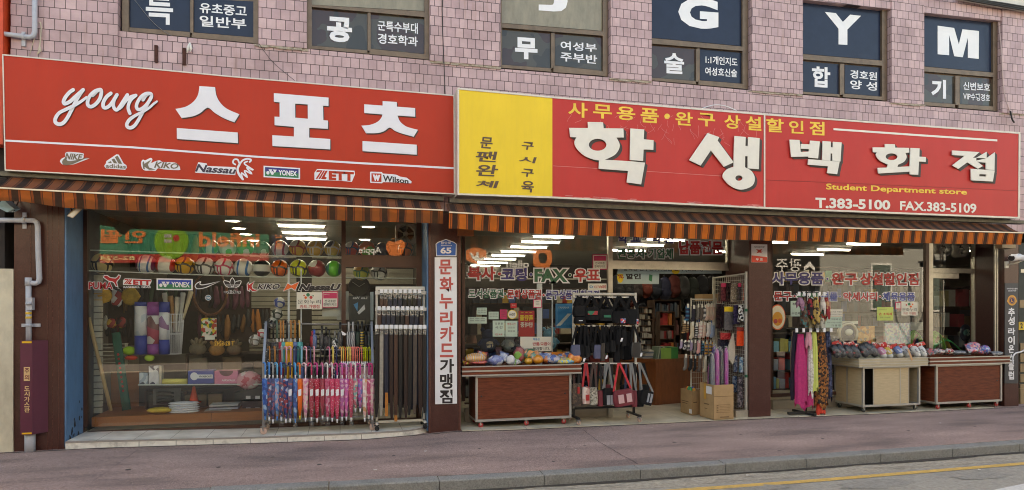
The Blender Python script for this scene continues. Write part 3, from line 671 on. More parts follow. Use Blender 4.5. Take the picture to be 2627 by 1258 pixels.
LM=[m_wl, m_taupe, m_ink, m_plum, m_lred, m_lnavy, m_lgreen, m_lorange, m_red1]
def grow(c,d):
 n=len(c);A=sum(c[i][0]*c[(i+1)%n][1]-c[(i+1)%n][0]*c[i][1]for i in range(n));sg=1 if A>0 else-1;out=[]
 for i in range(n):
  a,p,b=c[i-1],c[i],c[(i+1)%n]
  def nr(p,q):dx,dy=q[0]-p[0],q[1]-p[1];L=math.hypot(dx,dy)or 1;return(dy/L*sg,-dx/L*sg)
  n1,n2=nr(a,p),nr(p,b);k=1+n1[0]*n2[0]+n1[1]*n2[1];k=max(k,.5)
  out.append((p[0]+(n1[0]+n2[0])/k*d,p[1]+(n1[1]+n2[1])/k*d))
 return out
SWOOSH=[(0,.62),(.03,.42),(.11,.22),(.2,.12),(.17,.32),(.2,.46),(.3,.5),(.5,.4),(1,.0),(.5,.68),(.3,.86),(.14,.93),(.04,.86)]
def swoosh(q):
 uL,uR,tL,bL,tR,bR=q
 return[(uL+(uR-uL)*x,lrp(lrp(tL,tR,x),lrp(bL,bR,x),y))for x,y in spline(SWOOSH[:8],3)+SWOOSH[8:9]+spline(SWOOSH[9:]+SWOOSH[:1],3)[1:-1]]
YG_=YL-.001
lg=MB()
def boxed(mb,mp,pts,m,Y):mb.poly([[mp(*p)for p in pts]],Y,m=m)
lg.poly([grow(swoosh((158,229,404,420,407,426)),4)],YG_);boxed(lg,e2, spline([(190,170),(215,105),(420,120),(435,150),(420,195),(300,235),(200,230)],4, True),0,YG_-.001)
lg.poly([swoosh((159,228,400,426,403,428))],YG_-.003,m=1);lg.text('NIKE',(168,210,393,409,396,411),YG_-.004, .035,1, slant=.12)
boxed(lg,e2,[(705,290),(730,255),(735,225),(870,135),(900,140),(965,255),(1000,280),(1010,310),(985,340),(730,322)],0,YG_)
for q in(((755,245),(795,225),(808,252),(770,250)),((805,205),(840,190),(880,256),(835,254)),((848,172),(885,153),(945,262),(898,259))):boxed(lg,e2,q,1,YG_-.003)
lg.text('adidas',(271,323,420,431, 423.5,433),YG_-.003,.02,1)
boxed(lg,e2, spline([(1195,240),(1220,205),(1250,215),(1320,182),(1345,205),(1330,250),(1375,230),(1440,215),(1475,235),(1560,240),(1640,245),(1690,275),(1712,325),(1690,345),(1500,335),(1420,320),(1385,355),(1330,350),(1245,350),(1205,310)],3, True),0,YG_)
KH=[(1213,245),(1230,225),(1238,260),(1330,205),(1285,270),(1300,310),(1385,338),(1300,340),(1240,300),(1245,335),(1222,325)]
boxed(lg,e2,KH,1,YG_-.003);lg.text('KIKO',(398,458,414,431,420,434),YG_-.003,.03,1, slant=.1)
boxed(lg,e2,[(1905,370),(1950,240),(2060,255),(2075,290),(2440,305),(2450,330),(2440,410),(1920,380)],0,YG_)
lg.text('Nassau',(504,605,421,441,430,447),YG_-.003,.03,3, slant=.08)
for pts,wd in(([(2440,270),(2410,245),(2425,205),(2470,205),(2490,245),(2500,262)],22),([(2500,262),(2540,215),(2600,195),(2650,210),(2630,235)],24),([(2500,262),(2470,330),(2490,400),(2540,465)],30),([(2540,465),(2520,380),(2600,440),(2560,350),(2660,395),(2590,310),(2680,345),(2560,260),(2600,230)],20)):
 lg.ribbon(spline(pts,4),wd,YG_-.001,e2,dY=.00005)
def badge(mb,q,Y, blue, green,wh):
 uL,uR,tL,bL,tR,bR=q;f=lambda x,y:(uL+(uR-uL)*x,lrp(lrp(tL,tR,x),lrp(bL,bR,x),y))
 R_=lambda x0,y0,x1,y1,m,d:mb.pquad([f(x0,y1),f(x1,y1),f(x1,y0),f(x0,y0)],Y-d,0,m)
 R_(-.045,-.14, 1.045, 1.14,wh,0);R_(0,0,1,.5, blue, .001);R_(0,.5,1,1, green, .001)
 for x in(.085, .215):
  mb.poly([[f(a,b)for a,b in circ(x+.0,.62, .047,.2)]],Y-.002,m=wh);mb.poly([[f(x+.02,.22),f(x+.135,.22),f(x+.075,.62)]],Y-.0025,m=wh)
 a,b=f(.4,.22),f(.95,.22);c,d=f(.4,.82),f(.95,.82);mb.text('YONEX',(a[0],b[0],a[1],c[1],b[1],d[1]),Y-.002, .035,wh)
badge(lg,(680,766,429,452, 434.5,457),YG_,5,6,0)
def zett(mb,mp,ref,Y,red,wh,sub=False, outline=True):
 o=[(910,225),(945,175),(1440,198),(1445,250),(1405,345),(1350,340),(1300,335),(1235,330),(1080,325),(910,320)]
 boxed(mb,mp,o,wh,Y)
 for q in(((945,190),(1010,193),(980,212),(930,220)),((1000,195),(1020,195),(950,305),(925,305)),((1030,195),(1050,196),(985,308),(962,306)),((1058,196),(1085,198),(1045,275),(1075,290),(1060,312),(995,308))):boxed(mb,mp,q,red,Y-.002)
 a,b,c,d=mp(1100,200),mp(1432,215),mp(1100,318),mp(1432,335);mb.text('ETT',(a[0],b[0],a[1],c[1],b[1],d[1]),Y-.002,.06,red)
zett(lg,e3, None,YG_,8,0)
boxed(lg,e3,[(1645,215),(1655,210),(1800,215),(1815,235),(1950,245),(1990,250),(2040,275),(2130,290),(2195,340),(2190,365),(1900,350),(1815,350),(1805,365),(1655,358),(1645,350)],0,YG_)
boxed(lg,e3,[(1664,232),(1796,236),(1796,347),(1664,342)],8,YG_-.002)
lg.text('w',(956,976,448,464,449,465),YG_-.003,.06,0);lg.text('Wilson',(982, 1048,449,466,459,472),YG_-.003,.03,2)
lg.build('brand_logos',LM,SA)
YR=YB_-.008
HAK=[[e4(*p)for p in((142,133),(370,136),(366,62),(548,66),(556,138),(793,141),(798,248),(710,249))]+[e4(*p)for p in spline([(710,249),(748,330),(735,400),(680,465),(570,516)],4)]+[e4(*p)for p in((875,534),(1053,551),(1007,812),(833,788),(851,650),(497,624),(502,523))]+[e4(*p)for p in spline([(440,515),(330,470),(240,390),(205,310),(230,246)],4)]+[e4(155,243)],[e4(*p)for p in circ(484,336,106,72)]]
HA2=[[e4(*p)for p in((877,140),(1043,153),(1038,270),(1156,282),(1154,397),(1036,392),(1030,530),(871,519))]]
SA1=[[e4(*p)for p in((1805,195),(1945,245),(1925,285),(2119,548),(2002,601),(1845,402),(1722,586),(1583,521))]]
SA2=[[e4(*p)for p in((2128,230),(2263,243),(2259,349),(2290,352),(2294,243),(2430,257),(2420,630),(2288,620),(2288,474),(2256,472),(2254,606))]+[e4(*p)for p in spline([(2254,606),(2330,650),(2373,735),(2345,825),(2240,873),(2150,865),(2060,815),(1995,740),(1990,690),(2040,630),(2117,600)],4)],[e4(*p)for p in circ(2182,736,43,33)]]
BK1=[[e5(*p)for p in((110,80),(220,84),(233,215),(325,211),(327,184),(231,179),(236,127),(334,132),(338,90),(444,100),(425,286),(318,278),(320,266),(130,270))]]
BK2=[[e5(*p)for p in((475,95),(566,102),(565,162),(588,164),(590,103),(684,111),(671,320),(582,312),(582,232),(563,231),(560,312),(470,305))],[e5(*p)for p in((317,295),(662,322),(635,460),(524,448),(536,373),(312,355))]]
HW=[[e5(*p)for p in((1026,165),(1163,166),(1162,128),(1270,131),(1274,168),(1425,171),(1430,222),(1385,224))]+[e5(*p)for p in spline([(1385,224),(1400,275),(1370,325),(1306,356)],4)]+[e5(*p)for p in((1298,381),(1434,374),(1443,171),(1542,176),(1540,267),(1612,272),(1610,326),(1536,320),(1528,467),(1435,462),(1435,432),(1090,453),(1078,391),(1184,387),(1195,355))]+[e5(*p)for p in spline([(1195,355),(1105,310),(1063,250),(1075,220)],4)]+[e5(1033,219)],[e5(*p)for p in circ(1235,268,66,37)]]
JM=[[e5(*p)for p in((1903,199),(2203,217),(2130,280),(2240,371),(2185,401),(2068,330),(1970,402),(1902,364),(2040,258),(1904,250))],[e5(*p)for p in((2282,214),(2372,219),(2368,415),(2273,408),(2275,333),(2200,328),(2166,310),(2168,280),(2280,285))],[e5(*p)for p in((2107,400),(2370,420),(2350,541),(2112,528))],[e5(*p)for p in((2202,459),(2279,463),(2276,487),(2199,484))]]
for css,dx,dy in(((HAK,HA2),6.8,6.5),((SA1,SA2),6.3,6),((BK1,BK2),6,6),((HW,),5.8,5.8),((JM,),5.8,5.8)):
 mb=MB();sh=MB()
 for cs in css:
  mb.poly(cs,YR-.030-.0004*len(cs),th=.012)
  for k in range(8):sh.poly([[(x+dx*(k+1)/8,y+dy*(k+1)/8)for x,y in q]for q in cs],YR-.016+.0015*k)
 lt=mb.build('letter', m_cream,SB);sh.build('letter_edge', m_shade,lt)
mb=MB()
for s_,(a,b,c,d)in(('사',(405,550,770,885)),('무',(592,735,787,893)),('용',(770,910,802,905)),('품',(950, 1088,815,925)),('완',(1212, 1343,842,945)),('구',(1382, 1512,852,952)),('상',(1580, 1702,865,970)),('설',(1740, 1860,875,982))):
 (x0,y0),(x1,y1)=z3(a,c),z3(b,d);mb.text(s_,(x0,x1,y0-1,y1-1,y0+3,y1+2),YR, .022)
mb.poly([circ(*z3(1150,878),7)],YR)
for s_,(a,b,c,d)in(('할',(-75,90,893,998)),('인',(130,240,908, 1008)),('점',(283,397,915, 1020))):
 (x0,y0),(x1,y1)=z4(a,c),z4(b,d);mb.text(s_,(max(x0, 1966),x1,y0-1,y1-1,y0+2,y1+1),YR, .022)
mb.text('Student Department store',(2119, 2481,471,491,486,504),YR, .025)
mb.build('yellow_letters',M('yellow sign letters',(236,196,70),.5),SB)
mb=MB();mb.text('T.383-5100',(2092, 2284,507,534,514,539),YR, .035);mb.text('FAX.383-5109',(2309, 2505,516,540,523,548),YR, .028)
stripe([z4(465,975),z4(1100, 1020),z4(1700, 1060)],5,YR,mb);mb.build('phone_lettering', m_cream,SB)
mb=MB()
for s_,(a,b,c,d)in(('문',(497,712,150,350)),('팬',(415,785,398,585)),('완',(425,803,633,838)),('체',(422,800,915, 1040)),('구',(1222, 1435,235,375)),('시',(1175, 1470,497,605)),('구',(1220, 1433,708,850)),('육',(1217, 1438,920, 1120))):
 (x0,y0),(x1,y1)=e6(a,c),e6(b,d);mb.text(s_,(x0,x1,y0-1,y1-1,y0+1.5,y1+1.5),YR, .024, slant=.12)
mb.build('brown_letters',M('brown print',(84,62,48),.5),SB)
mb=MB();mb.pquad([(1960,536),(1963.5,536),(1963.5, 292.5),(1960, 292.5)],YR-.006, .012);mb.build('panel_seam', m_trim,SB)
mb=MB();stripe([(1419,426),(1540,433),],1.2,YR-.0005,mb);stripe([(1660,440),(1850,452)],1.2,YR-.0005,mb);stripe([(1965,462),(2240,473),(2612,490)],.9,YR-.0005,mb,1)
for k in range(46):
 u=random.uniform(1440, 1950);v=random.choice([random.uniform(275,320), random.uniform(300,345)])+(u-1440)*.06
 n_=random.randint(3,5);a=random.uniform(.9,2.4);pts=[(u,v)]
 for q in range(n_):a+=random.uniform(-.4,.4);pts.append((pts[-1][0]+6*math.cos(a),pts[-1][1]+6*math.sin(a)))
 mb.ribbon(pts,.7,YR-.0003-k*1e-6,dY=0)
for k in range(22):
 u=random.uniform(1440, 1950);v=509+(u-1417)*.0497-random.uniform(5,9);mb.pquad([(u,v+1),(u+random.uniform(6,30),v+1.8),(u+20,v+.2),(u+3,v-.8)],YR-.0005-k*1e-5)
mb.build('cracks',[M('bleached crack',(206,128,124),.7),M('dark seam',(140,50,50),.7)],SB)
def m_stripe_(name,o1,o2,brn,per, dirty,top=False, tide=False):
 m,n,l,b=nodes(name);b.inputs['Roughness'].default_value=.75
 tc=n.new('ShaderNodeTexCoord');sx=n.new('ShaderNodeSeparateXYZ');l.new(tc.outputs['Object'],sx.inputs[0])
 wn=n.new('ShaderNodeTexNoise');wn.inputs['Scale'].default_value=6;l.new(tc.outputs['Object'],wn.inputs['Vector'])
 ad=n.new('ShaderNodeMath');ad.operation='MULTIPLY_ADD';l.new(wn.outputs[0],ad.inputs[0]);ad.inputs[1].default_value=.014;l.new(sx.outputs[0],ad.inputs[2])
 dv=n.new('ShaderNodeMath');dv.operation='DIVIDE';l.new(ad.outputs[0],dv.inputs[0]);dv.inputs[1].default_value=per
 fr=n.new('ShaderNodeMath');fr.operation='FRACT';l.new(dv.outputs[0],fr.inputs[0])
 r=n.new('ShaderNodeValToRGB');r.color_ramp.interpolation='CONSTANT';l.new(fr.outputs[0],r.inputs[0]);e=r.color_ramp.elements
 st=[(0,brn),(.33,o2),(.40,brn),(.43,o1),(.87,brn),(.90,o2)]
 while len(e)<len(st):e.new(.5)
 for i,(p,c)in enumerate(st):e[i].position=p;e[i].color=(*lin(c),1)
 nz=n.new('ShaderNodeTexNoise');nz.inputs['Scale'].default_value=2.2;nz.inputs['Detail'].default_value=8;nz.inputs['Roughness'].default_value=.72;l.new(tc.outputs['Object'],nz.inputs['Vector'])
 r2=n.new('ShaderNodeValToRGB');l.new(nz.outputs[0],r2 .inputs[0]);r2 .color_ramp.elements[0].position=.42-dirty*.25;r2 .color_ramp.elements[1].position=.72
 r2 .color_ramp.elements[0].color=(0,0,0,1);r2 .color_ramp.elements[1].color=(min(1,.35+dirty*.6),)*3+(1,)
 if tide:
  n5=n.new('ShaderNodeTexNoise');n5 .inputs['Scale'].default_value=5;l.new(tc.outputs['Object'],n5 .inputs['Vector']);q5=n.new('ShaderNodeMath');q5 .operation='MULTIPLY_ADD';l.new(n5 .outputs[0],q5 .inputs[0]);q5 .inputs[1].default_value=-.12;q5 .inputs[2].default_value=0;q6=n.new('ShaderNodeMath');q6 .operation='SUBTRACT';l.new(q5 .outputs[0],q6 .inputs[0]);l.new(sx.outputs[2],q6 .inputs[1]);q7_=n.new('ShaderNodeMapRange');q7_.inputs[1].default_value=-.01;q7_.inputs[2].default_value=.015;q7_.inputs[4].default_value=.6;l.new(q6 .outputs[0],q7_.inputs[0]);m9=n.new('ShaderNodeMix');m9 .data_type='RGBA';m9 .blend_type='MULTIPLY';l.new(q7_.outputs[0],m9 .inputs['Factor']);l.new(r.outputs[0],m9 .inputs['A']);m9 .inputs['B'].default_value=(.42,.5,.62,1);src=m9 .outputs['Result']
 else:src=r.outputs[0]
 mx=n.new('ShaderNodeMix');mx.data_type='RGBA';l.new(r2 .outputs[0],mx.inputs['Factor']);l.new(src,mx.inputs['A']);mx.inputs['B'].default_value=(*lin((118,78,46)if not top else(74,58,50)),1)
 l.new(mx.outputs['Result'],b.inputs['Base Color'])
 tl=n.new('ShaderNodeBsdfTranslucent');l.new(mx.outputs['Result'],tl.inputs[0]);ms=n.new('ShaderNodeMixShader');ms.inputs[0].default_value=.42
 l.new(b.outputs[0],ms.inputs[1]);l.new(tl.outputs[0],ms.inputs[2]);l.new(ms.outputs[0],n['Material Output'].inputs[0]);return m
def pl(tab,u):return interp(tab,u)
def awning(label,u0,u1,top,bar,bot, mats,yb,yf, seed):
 rnd=random.Random(seed);t=thing('awning', label, 'awning',at((u0+u1)/2,pl(bar,(u0+u1)/2),yf))
 N=90;us=[u0+(u1-u0)*i/N for i in range(N+1)]
 mb=MB();rows=[]
 for k in range(5):
  s_=k/4;row=[]
  for i,u in enumerate(us):
   f=at(u,pl(bar,u),yf);uu=min(max(u,u0),u1);b=at(uu,pl(top,uu),yb);b=Vector((f.x,yb,b.z))
   p=b.lerp(f,s_);p.z-=.018*math.sin(math.pi*s_)+.004*math.sin(i*1.1+k);row.append(p)
  rows.append(row)
 vs_=[p for r in rows for p in r];n1=N+1
 mb.add(vs_,[(r*n1+i,r*n1+i+1,(r+1)*n1+i+1,(r+1)*n1+i)for r in range(4)for i in range(N)],0, True);mb.build('canopy', mats[0],t)
 mb=MB();vs_=[];ph=rnd.random()*6
 for k in range(6):
  s_=k/5
  for i,u in enumerate(us):
   a,c=at(u,pl(bar,u)+2,yf-.012),at(u,pl(bot,u),yf-.012);p=a.lerp(c,s_)
   p.y+=.012*s_*math.sin(i*.7+ph)+.008*s_*math.sin(i*1.9)+.03*s_;vs_.append(p)
 mb.add(vs_,[(r*n1+i,r*n1+i+1,(r+1)*n1+i+1,(r+1)*n1+i)for r in range(5)for i in range(N)],0, True);mb.build('valance', mats[1],t)
 mb=MB()
 for i in range(0,N,5):
  a,b=at(us[i],pl(bar,us[i]),yf-.01),at(us[i+5],pl(bar,us[i+5]),yf-.01);mb.bar(a,b, .035, .016)
 mb.build('front_bar', m_silver,t)
 mb=MB()
 for i in range(0,N,5):
  a,b=at(us[i],pl(top,us[i])-7,yb+.03),at(us[i+5],pl(top,us[i+5])-7,yb+.03);mb.bar(a,b,.10,.05)
 mb.build('housing',M('weathered aluminium housing',(92,88,78),.5,.5,var=.25, scale=14, dirt=((40,34,30),.8,10)),t)
 mb=MB()
 for s_ in(.02,.34,.66,.98):
  u=u0+(u1-u0)*s_;a=at(u,pl(bar,u),yf);mb.tube([a+Vector((0,.02,-.01)), Vector((a.x,.01,a.z-.06))], .012,6)
 mb.build('arm', m_silver,t);return t
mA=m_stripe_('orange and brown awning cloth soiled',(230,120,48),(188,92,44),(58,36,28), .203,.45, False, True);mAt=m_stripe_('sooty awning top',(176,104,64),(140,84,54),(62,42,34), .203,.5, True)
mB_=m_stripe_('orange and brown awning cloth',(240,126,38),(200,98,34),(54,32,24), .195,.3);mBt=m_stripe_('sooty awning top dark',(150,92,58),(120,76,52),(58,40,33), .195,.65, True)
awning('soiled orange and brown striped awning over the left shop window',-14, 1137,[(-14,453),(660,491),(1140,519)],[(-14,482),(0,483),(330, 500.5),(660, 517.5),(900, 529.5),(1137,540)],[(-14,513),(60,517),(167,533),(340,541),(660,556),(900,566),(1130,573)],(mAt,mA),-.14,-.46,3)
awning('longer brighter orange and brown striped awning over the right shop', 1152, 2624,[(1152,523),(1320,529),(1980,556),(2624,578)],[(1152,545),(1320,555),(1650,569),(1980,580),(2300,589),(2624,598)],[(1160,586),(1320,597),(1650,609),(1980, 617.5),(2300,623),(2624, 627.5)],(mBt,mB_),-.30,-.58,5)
YO=-11.6;YV=2*YG-YO
class OB(MB):
 dz=0.
 def refl(s,y):
  for p in s.v:
   if p.y>5:p.y=y-(p.y-YV)
  return s
def opp(name, label,cat,y=YO):return thing(name, label,cat,(at(1300,700,YV).x,y,0))
m_oppwall=M('pale block wall opposite',(160,160,156),.85,var=.12, scale=5);m_oppdark=M('dark shopfront opposite',(24,24,24),.6,var=.2)
ow=thing('opposite_building', 'pale building across the street behind the camera, mirrored in the glass', 'building',(4,YO-.5,0))
mb=MB();mb.box(-22,34,YO-5,YO-.06,-.2,4.3);mb.build('wall', m_oppdark,ow);mb=MB();mb.box(-22,34,YO-5,YO-.05, 4.301,7.0);mb.build('bounce_parapet',M('pale bounce render opposite',(206,202,192),.9),ow)  # pale upper wall added out of view to bounce light onto the shops
a,c=at(2104, 1190,YV),at(2378,640,YV)
mb=MB();mb.box(a.x,c.x+6,YO-.058,YO,-.2,c.z);mb.build('block_wall', m_oppwall,ow)
mb=MB()
for k in range(14):z=-.1+.2*k;mb.box(a.x,c.x+6,YO+.001,YO+.0025,z,z+.01)
mb.build('course_joints',M('block joint',(112,112,108),.9),ow)
for u0,u1,v0,v1 in((2232, 2286,676,796),(2362, 2420,680,800)):
 p,q=at(u0,v1,YV),at(u1,v0,YV);mb=MB();mb.box(p.x,q.x,YO+.003,YO+.05,p.z,q.z);w_=mb.build('window',M('white window frame opposite',(225,225,222),.5),ow)
 mb=MB();mb.box(p.x+.08,q.x-.08,YO+.051,YO+.06,p.z+.08,q.z-.08);mb.build('pane',M('green grey pane',(96,108,104),.2),w_)
mb=MB();mb.box(-22,34,-11.5,-9.4,-.3,-.12);mb.build('far_pavement',M('far pavement',(120,112,110),.9), kind='structure')
def oquad(mb,pts,d=0.,m=0):
 f=[at(u,v,YV)for u,v in pts];f=[Vector((p.x,YO+d,p.z))for p in f];b=[Vector((p.x,YO+d-.05,p.z))for p in f];mb.hexa(f+b,m)
def otext(mb,s_,q,d,m,off=.03):
 n0=len(mb.v);mb.text(s_,q,YV,off,m, mirror=True)
 for p in mb.v[n0:]:p.y=YO+d
def opoly(mb,cs,d,m):
 n0=len(mb.v);mb.poly(cs,YV,m=m)
 for p in mb.v[n0:]:p.y=YO+d
m_og, m_or, m_oo, m_ol=M('green far sign',(34,116,90),.6),M('red far sign',(168,40,36),.6),M('orange far letters',(220,122,64),.6),M('lime far sign',(110,160,36),.6)
t=thing('far_shop_sign', 'green and red sign across the street, mirrored in the left shop glass', 'sign',at(450,690,YV).copy());t.location.y=YO;ORG[t.name]=Vector(t.location)
mb=MB();oquad(mb,[d2(60,440),d2(1890,424),d2(1890,190),d2(60,128)],.05,0);oquad(mb,[d2(60,524),d2(1890,500),d2(1890,425),d2(60,441)],.05,1);mb.build('board',[m_og, m_or],t)
mb=MB();f2=lambda x0,x1,y0,y1:(*[d2(x,0)[0]for x in(x0,x1)],d2(0,y0)[1],d2(0,y1)[1],d2(0,y0)[1]+1,d2(0,y1)[1]+1)
otext(mb, '인필드',f2(-30,680,190,325),.06,0);otext(mb, 'infield',f2(1200, 1800,212,362),.06,0);otext(mb, '82-5242',f2(160,570,450,490),.06,1,.02);mb.build('letters',[m_oo,M('pale far letters',(220,200,150),.6)],t)
mb=MB();opoly(mb,[circ(*d2(930,312),44)],.07,0);opoly(mb,[circ(*d2(978,278),8.5)], .072,1)
for q in((858,238),(858,290)):opoly(mb,[[d2(q[0],q[1]),d2(q[0]+75,q[1]),d2(q[0]+75,q[1]+34),d2(q[0],q[1]+34)]], .072,2)
mb.build('round_emblem',[m_ol, m_or, m_oppwall],t)
def fsign(label, build_,loc):
 q=at(*loc,YV);t=thing('far_shop_sign', label, 'sign',(q.x,YO,q.z));build_(t)
def b1(t):
 mb=MB();oquad(mb,[z6(110,735),z6(238,735),z6(238,505),z6(110,500)],.05);mb.build('board',M('navy far sign',(30,38,66),.6),t)
 mb=MB();otext(mb,'민',(706,726,588,612,588,612),.06,0);otext(mb,'웅',(706,726,618,640,618,640),.06,0);mb.build('letters', m_oo,t)
fsign('narrow navy sign across the street, mirrored beside the green sign',b1,(716,700))
def b2(t):
 (a,c),(b,d)=z6(765,630),z6(935,690);mb=MB();otext(mb, 'Apple',(a,b,c,d,c,d),.06,0,.02);mb.build('letters', m_white,t)
 mb=MB();opoly(mb,[[z6(*p)for p in spline([(970,620),(990,585),(1030,592),(1080,578),(1110,600),(1105,650),(1080,690),(1040,700),(1000,690),(975,655)],4, True)]],.06,0);opoly(mb,[[z6(*p)for p in((1005,545),(1040,540),(1035,572),(1012,568))]],.06,0);mb.build('fruit_emblem', m_oo,t)
fsign('orange fruit emblem and white word across the street, mirrored above the fan',b2,(960,655))
m_ow=M('white far letters',(235,235,235),.6)
def b3(t):
 mb=MB();opoly(mb,[[g3(*p)for p in((140,113),(228,150),(230,232),(140,270),(52,232),(50,150))]],.05,0);opoly(mb,[[g3(*p)for p in((80,170),(100,165),(120,200),(140,195),(140,160),(160,160),(165,215),(215,205),(215,235),(150,245),(110,225))]], .055,1);mb.build('emblem',[m_oo, m_ow],t)
fsign('orange hexagon emblem across the street, mirrored over the copy shop lettering',b3,(1220,660))
def b4(t):
 mb=MB();opoly(mb,[[g3(*p)for p in spline([(640,140),(720,132),(790,145),(805,200),(800,260),(770,300),(700,300),(645,280),(638,200)],4, True)],[g3(*p)for p in spline([(690,180),(740,172),(760,200),(755,250),(725,262),(695,245)],4, True)]],.05,0);mb.build('ring_emblem', m_oo,t)
 (a,c),(b,d)=g3(405,235),g3(605,300);mb=MB();otext(mb, 'olleh',(a,b,c,d,c,d),.05,0,.02);mb.build('letters', m_ow,t)
fsign('orange ring emblem and white word across the street, mirrored above the copy shop lettering',b4,(1370,680))
def b5(t):
 (a,c),(b,d)=z8(25,715),z8(215,815);mb=MB();otext(mb, '광주',(a,b,c,d,c,d),.05,0,.01);opoly(mb,[[z8(*p)for p in((235,780),(278,738),(320,785),(318,812),(278,775),(235,812))]],.05,0);mb.build('letters', m_ow,t)
fsign('white place name and arrow across the street, mirrored over the gift shop lettering',b5,(2030,690))
tr=thing('far_tree', 'bare dark tree trunk across the street, mirrored in the narrow pane', 'tree',(at(2436,800,YV+1).x,YO-1+3.2,-.2))
c0=at(2436, 1000,YV-2);x0=c0 .x;mb=MB();mb.tube([(x0,YO+2,-.2),(x0+.03,YO+2,1.2),(x0-.05,YO+2,2.2),(x0+.05,YO+2,3.2),(x0-.1,YO+2,4.6)],[.2,.16,.14,.12,.08],10);mb.build('trunk',M('dark bark',(40,36,32),.95, bump=.8, bscale=20),tr)
mb=MB();mb.tube([(x0,YO+2,2.7),(x0+.5,YO+2.1,3.4),(x0+.9,YO+2,4.4)],[.06,.05,.03],7);mb.tube([(x0-.05,YO+2,2.3),(x0-.7,YO+2,3.2),(x0-.9,YO+2,4.2)],[.06,.05,.03],7);mb.build('limb',MC['dark bark'],tr)
nb=thing('neighbour_building', 'cream walled neighbouring building at the left edge with an orange red sign', 'building',(at(0,900,.1).x,.3,0))
a,c=at(-260, 1158,-.02),at(34,690,-.02);mb=MB();mb.box(a.x,c.x,-.02,.5, zwalk(c.x)-.06,c.z)
mb.build('wall',M('cream painted wall',(205,196,174),.8,var=.08, dirt=((150,138,118),.6,4,(1,1,.4)), bump=.2),nb)
a2=at(36,600,.3);mb=MB();mb.box(a.x,a2 .x-.01,.1,.6,c.z+.001,2.7);mb.box(a.x-16,a2 .x,.12,10, 2.705, 10.2);mb.build('upper_wall',M('dark recess wall',(52,46,44),.9,var=.2),nb)  # recess darkness is in the colour; tall unseen block added to shade street
p,q=at(-200,145,-.1),at(7,-60,-.1);mb=MB();mb.box(p.x,q.x,-.1,.1,p.z-.9,q.z);mb.build('sign_panel',M('orange red neighbour sign',(206,70,36),.5),nb)
lt=thing('wall_lamp', 'pale blue lamp box at the left end under the awning', 'lamp',at(12,540,-.3));mb=MB()
f=[at(-12,530,-.3),at(18,545,-.3),at(36,536,-.25),at(8,512,-.3)];mb.hexa(f+[p+Vector((0,.16,.02))for p in f]);mb.build('lamp_box',M('pale blue enamel',(150,176,178),.5),lt)
mb=MB();mb.tube([at(36,540,-.2),at(46,520,-.05),at(48,505,.02)], .008,6);mb.build('bracket', m_brown,lt)
nr=thing('neighbour_shop', 'dark framed shop edge at the right end behind the narrow banner', 'building',(at(2640,900,.2).x,.4,0))
a,c=at(2614, 1050,.2),at(2760,480,.2);mb=MB();mb.box(a.x+.002,c.x+4,.2,.6, zwalk(a.x)-.1, 2.62);mb.box(XR1+.6,XR1+16,.2,10,-.2, 10.2);mb.build('wall',M('greenish dark wall',(58,62,58),.7,var=.2),nr)  # second box is a tall unseen block added to shade the street
mb=MB();mb.pbox(2616,770, 2680,790,.19, .008,0);mb.pbox(2619,692, 2680,700,.19, .008,1);mb.pbox(2618,995, 2680, 1044,.15,.05,0);mb.build('panel',[M('pale wood panel',(150,128,96),.7), m_silver],nr)
mb=MB()
for k in range(5):mb.pbox(2618,880+k*26, 2680,903+k*26,.18, .015)
mb.build('crate_slats',MC['pale wood panel'],nr)
t=thing('number_plate', 'small yellow plate with a black figure at the right edge', 'plate',at(2624,835,.15));mb=MB();mb.pbox(2614,826, 2650,847,.15,.01);mb.build('plate',M('yellow plate',(220,186,60),.5),t);mb=MB();mb.text('2',(2618, 2624,829,843,829,843), .146,.04);mb.build('figure', m_ink,t)
t=thing('eaves_gutter', 'white eaves with black cables at the upper right corner', 'eaves',at(2560,10,-.2));
a=[at(2460,-4,-.05),at(2700,42,-.05),at(2700,4,-.05),at(2560,-22,-.05)];mb=MB();mb.hexa(a+[p+Vector((0,.06,0))for p in a]);mb.build('soffit',M('off white soffit',(200,196,188),.7),t)
for k in range(3):
 mb=MB();mb.tube([at(2400+12*k,-12,-.1),at(2500,-2+3*k,-.1),at(2580,10+4*k,-.1),at(2700,30+5*k,-.1)], .014,6);mb.build('cable',M('black cable',(30,28,28),.6),t)
m_pipe=M('grey painted pipe',(176,178,186),.45,var=.08, scale=9, dirt=((140,132,120),.35,8))
def pw(px,Y):return[at(u,v,Y)for u,v in px]
t=thing('gas_pipe', 'grey gas pipe running down the left granite pillar', 'pipe',at(75, 1160,-.06));Yp=-.06
mb=MB();mb.tube(pw([(-60,565),(80,566),(88,567),(95,572),(97,582),(98,640),(101,715),(99,724),(92,727),(78,727)],Yp), .028,12);mb.build('upper_run', m_pipe,t)
mb=MB();mb.tube(pw([(73,714),(74,900)],Yp), .028,12);mb.lathe([(.03,-.04),(.034,-.04),(.034,.05),(.03,.05)],at(73,724,Yp),12);mb.build('riser', m_pipe,t)
mb=MB();mb.pbox(66,764,82,796,Yp-.045,.07);mb.tube(pw([(66,780),(82,778)],Yp-.06), .014,8);mb.build('valve', m_pipe,t)
mb=MB();mb.tube(pw([(77, 1105),(77, 1163)],Yp), .052,14);mb.build('foot_pipe', m_pipe,t)
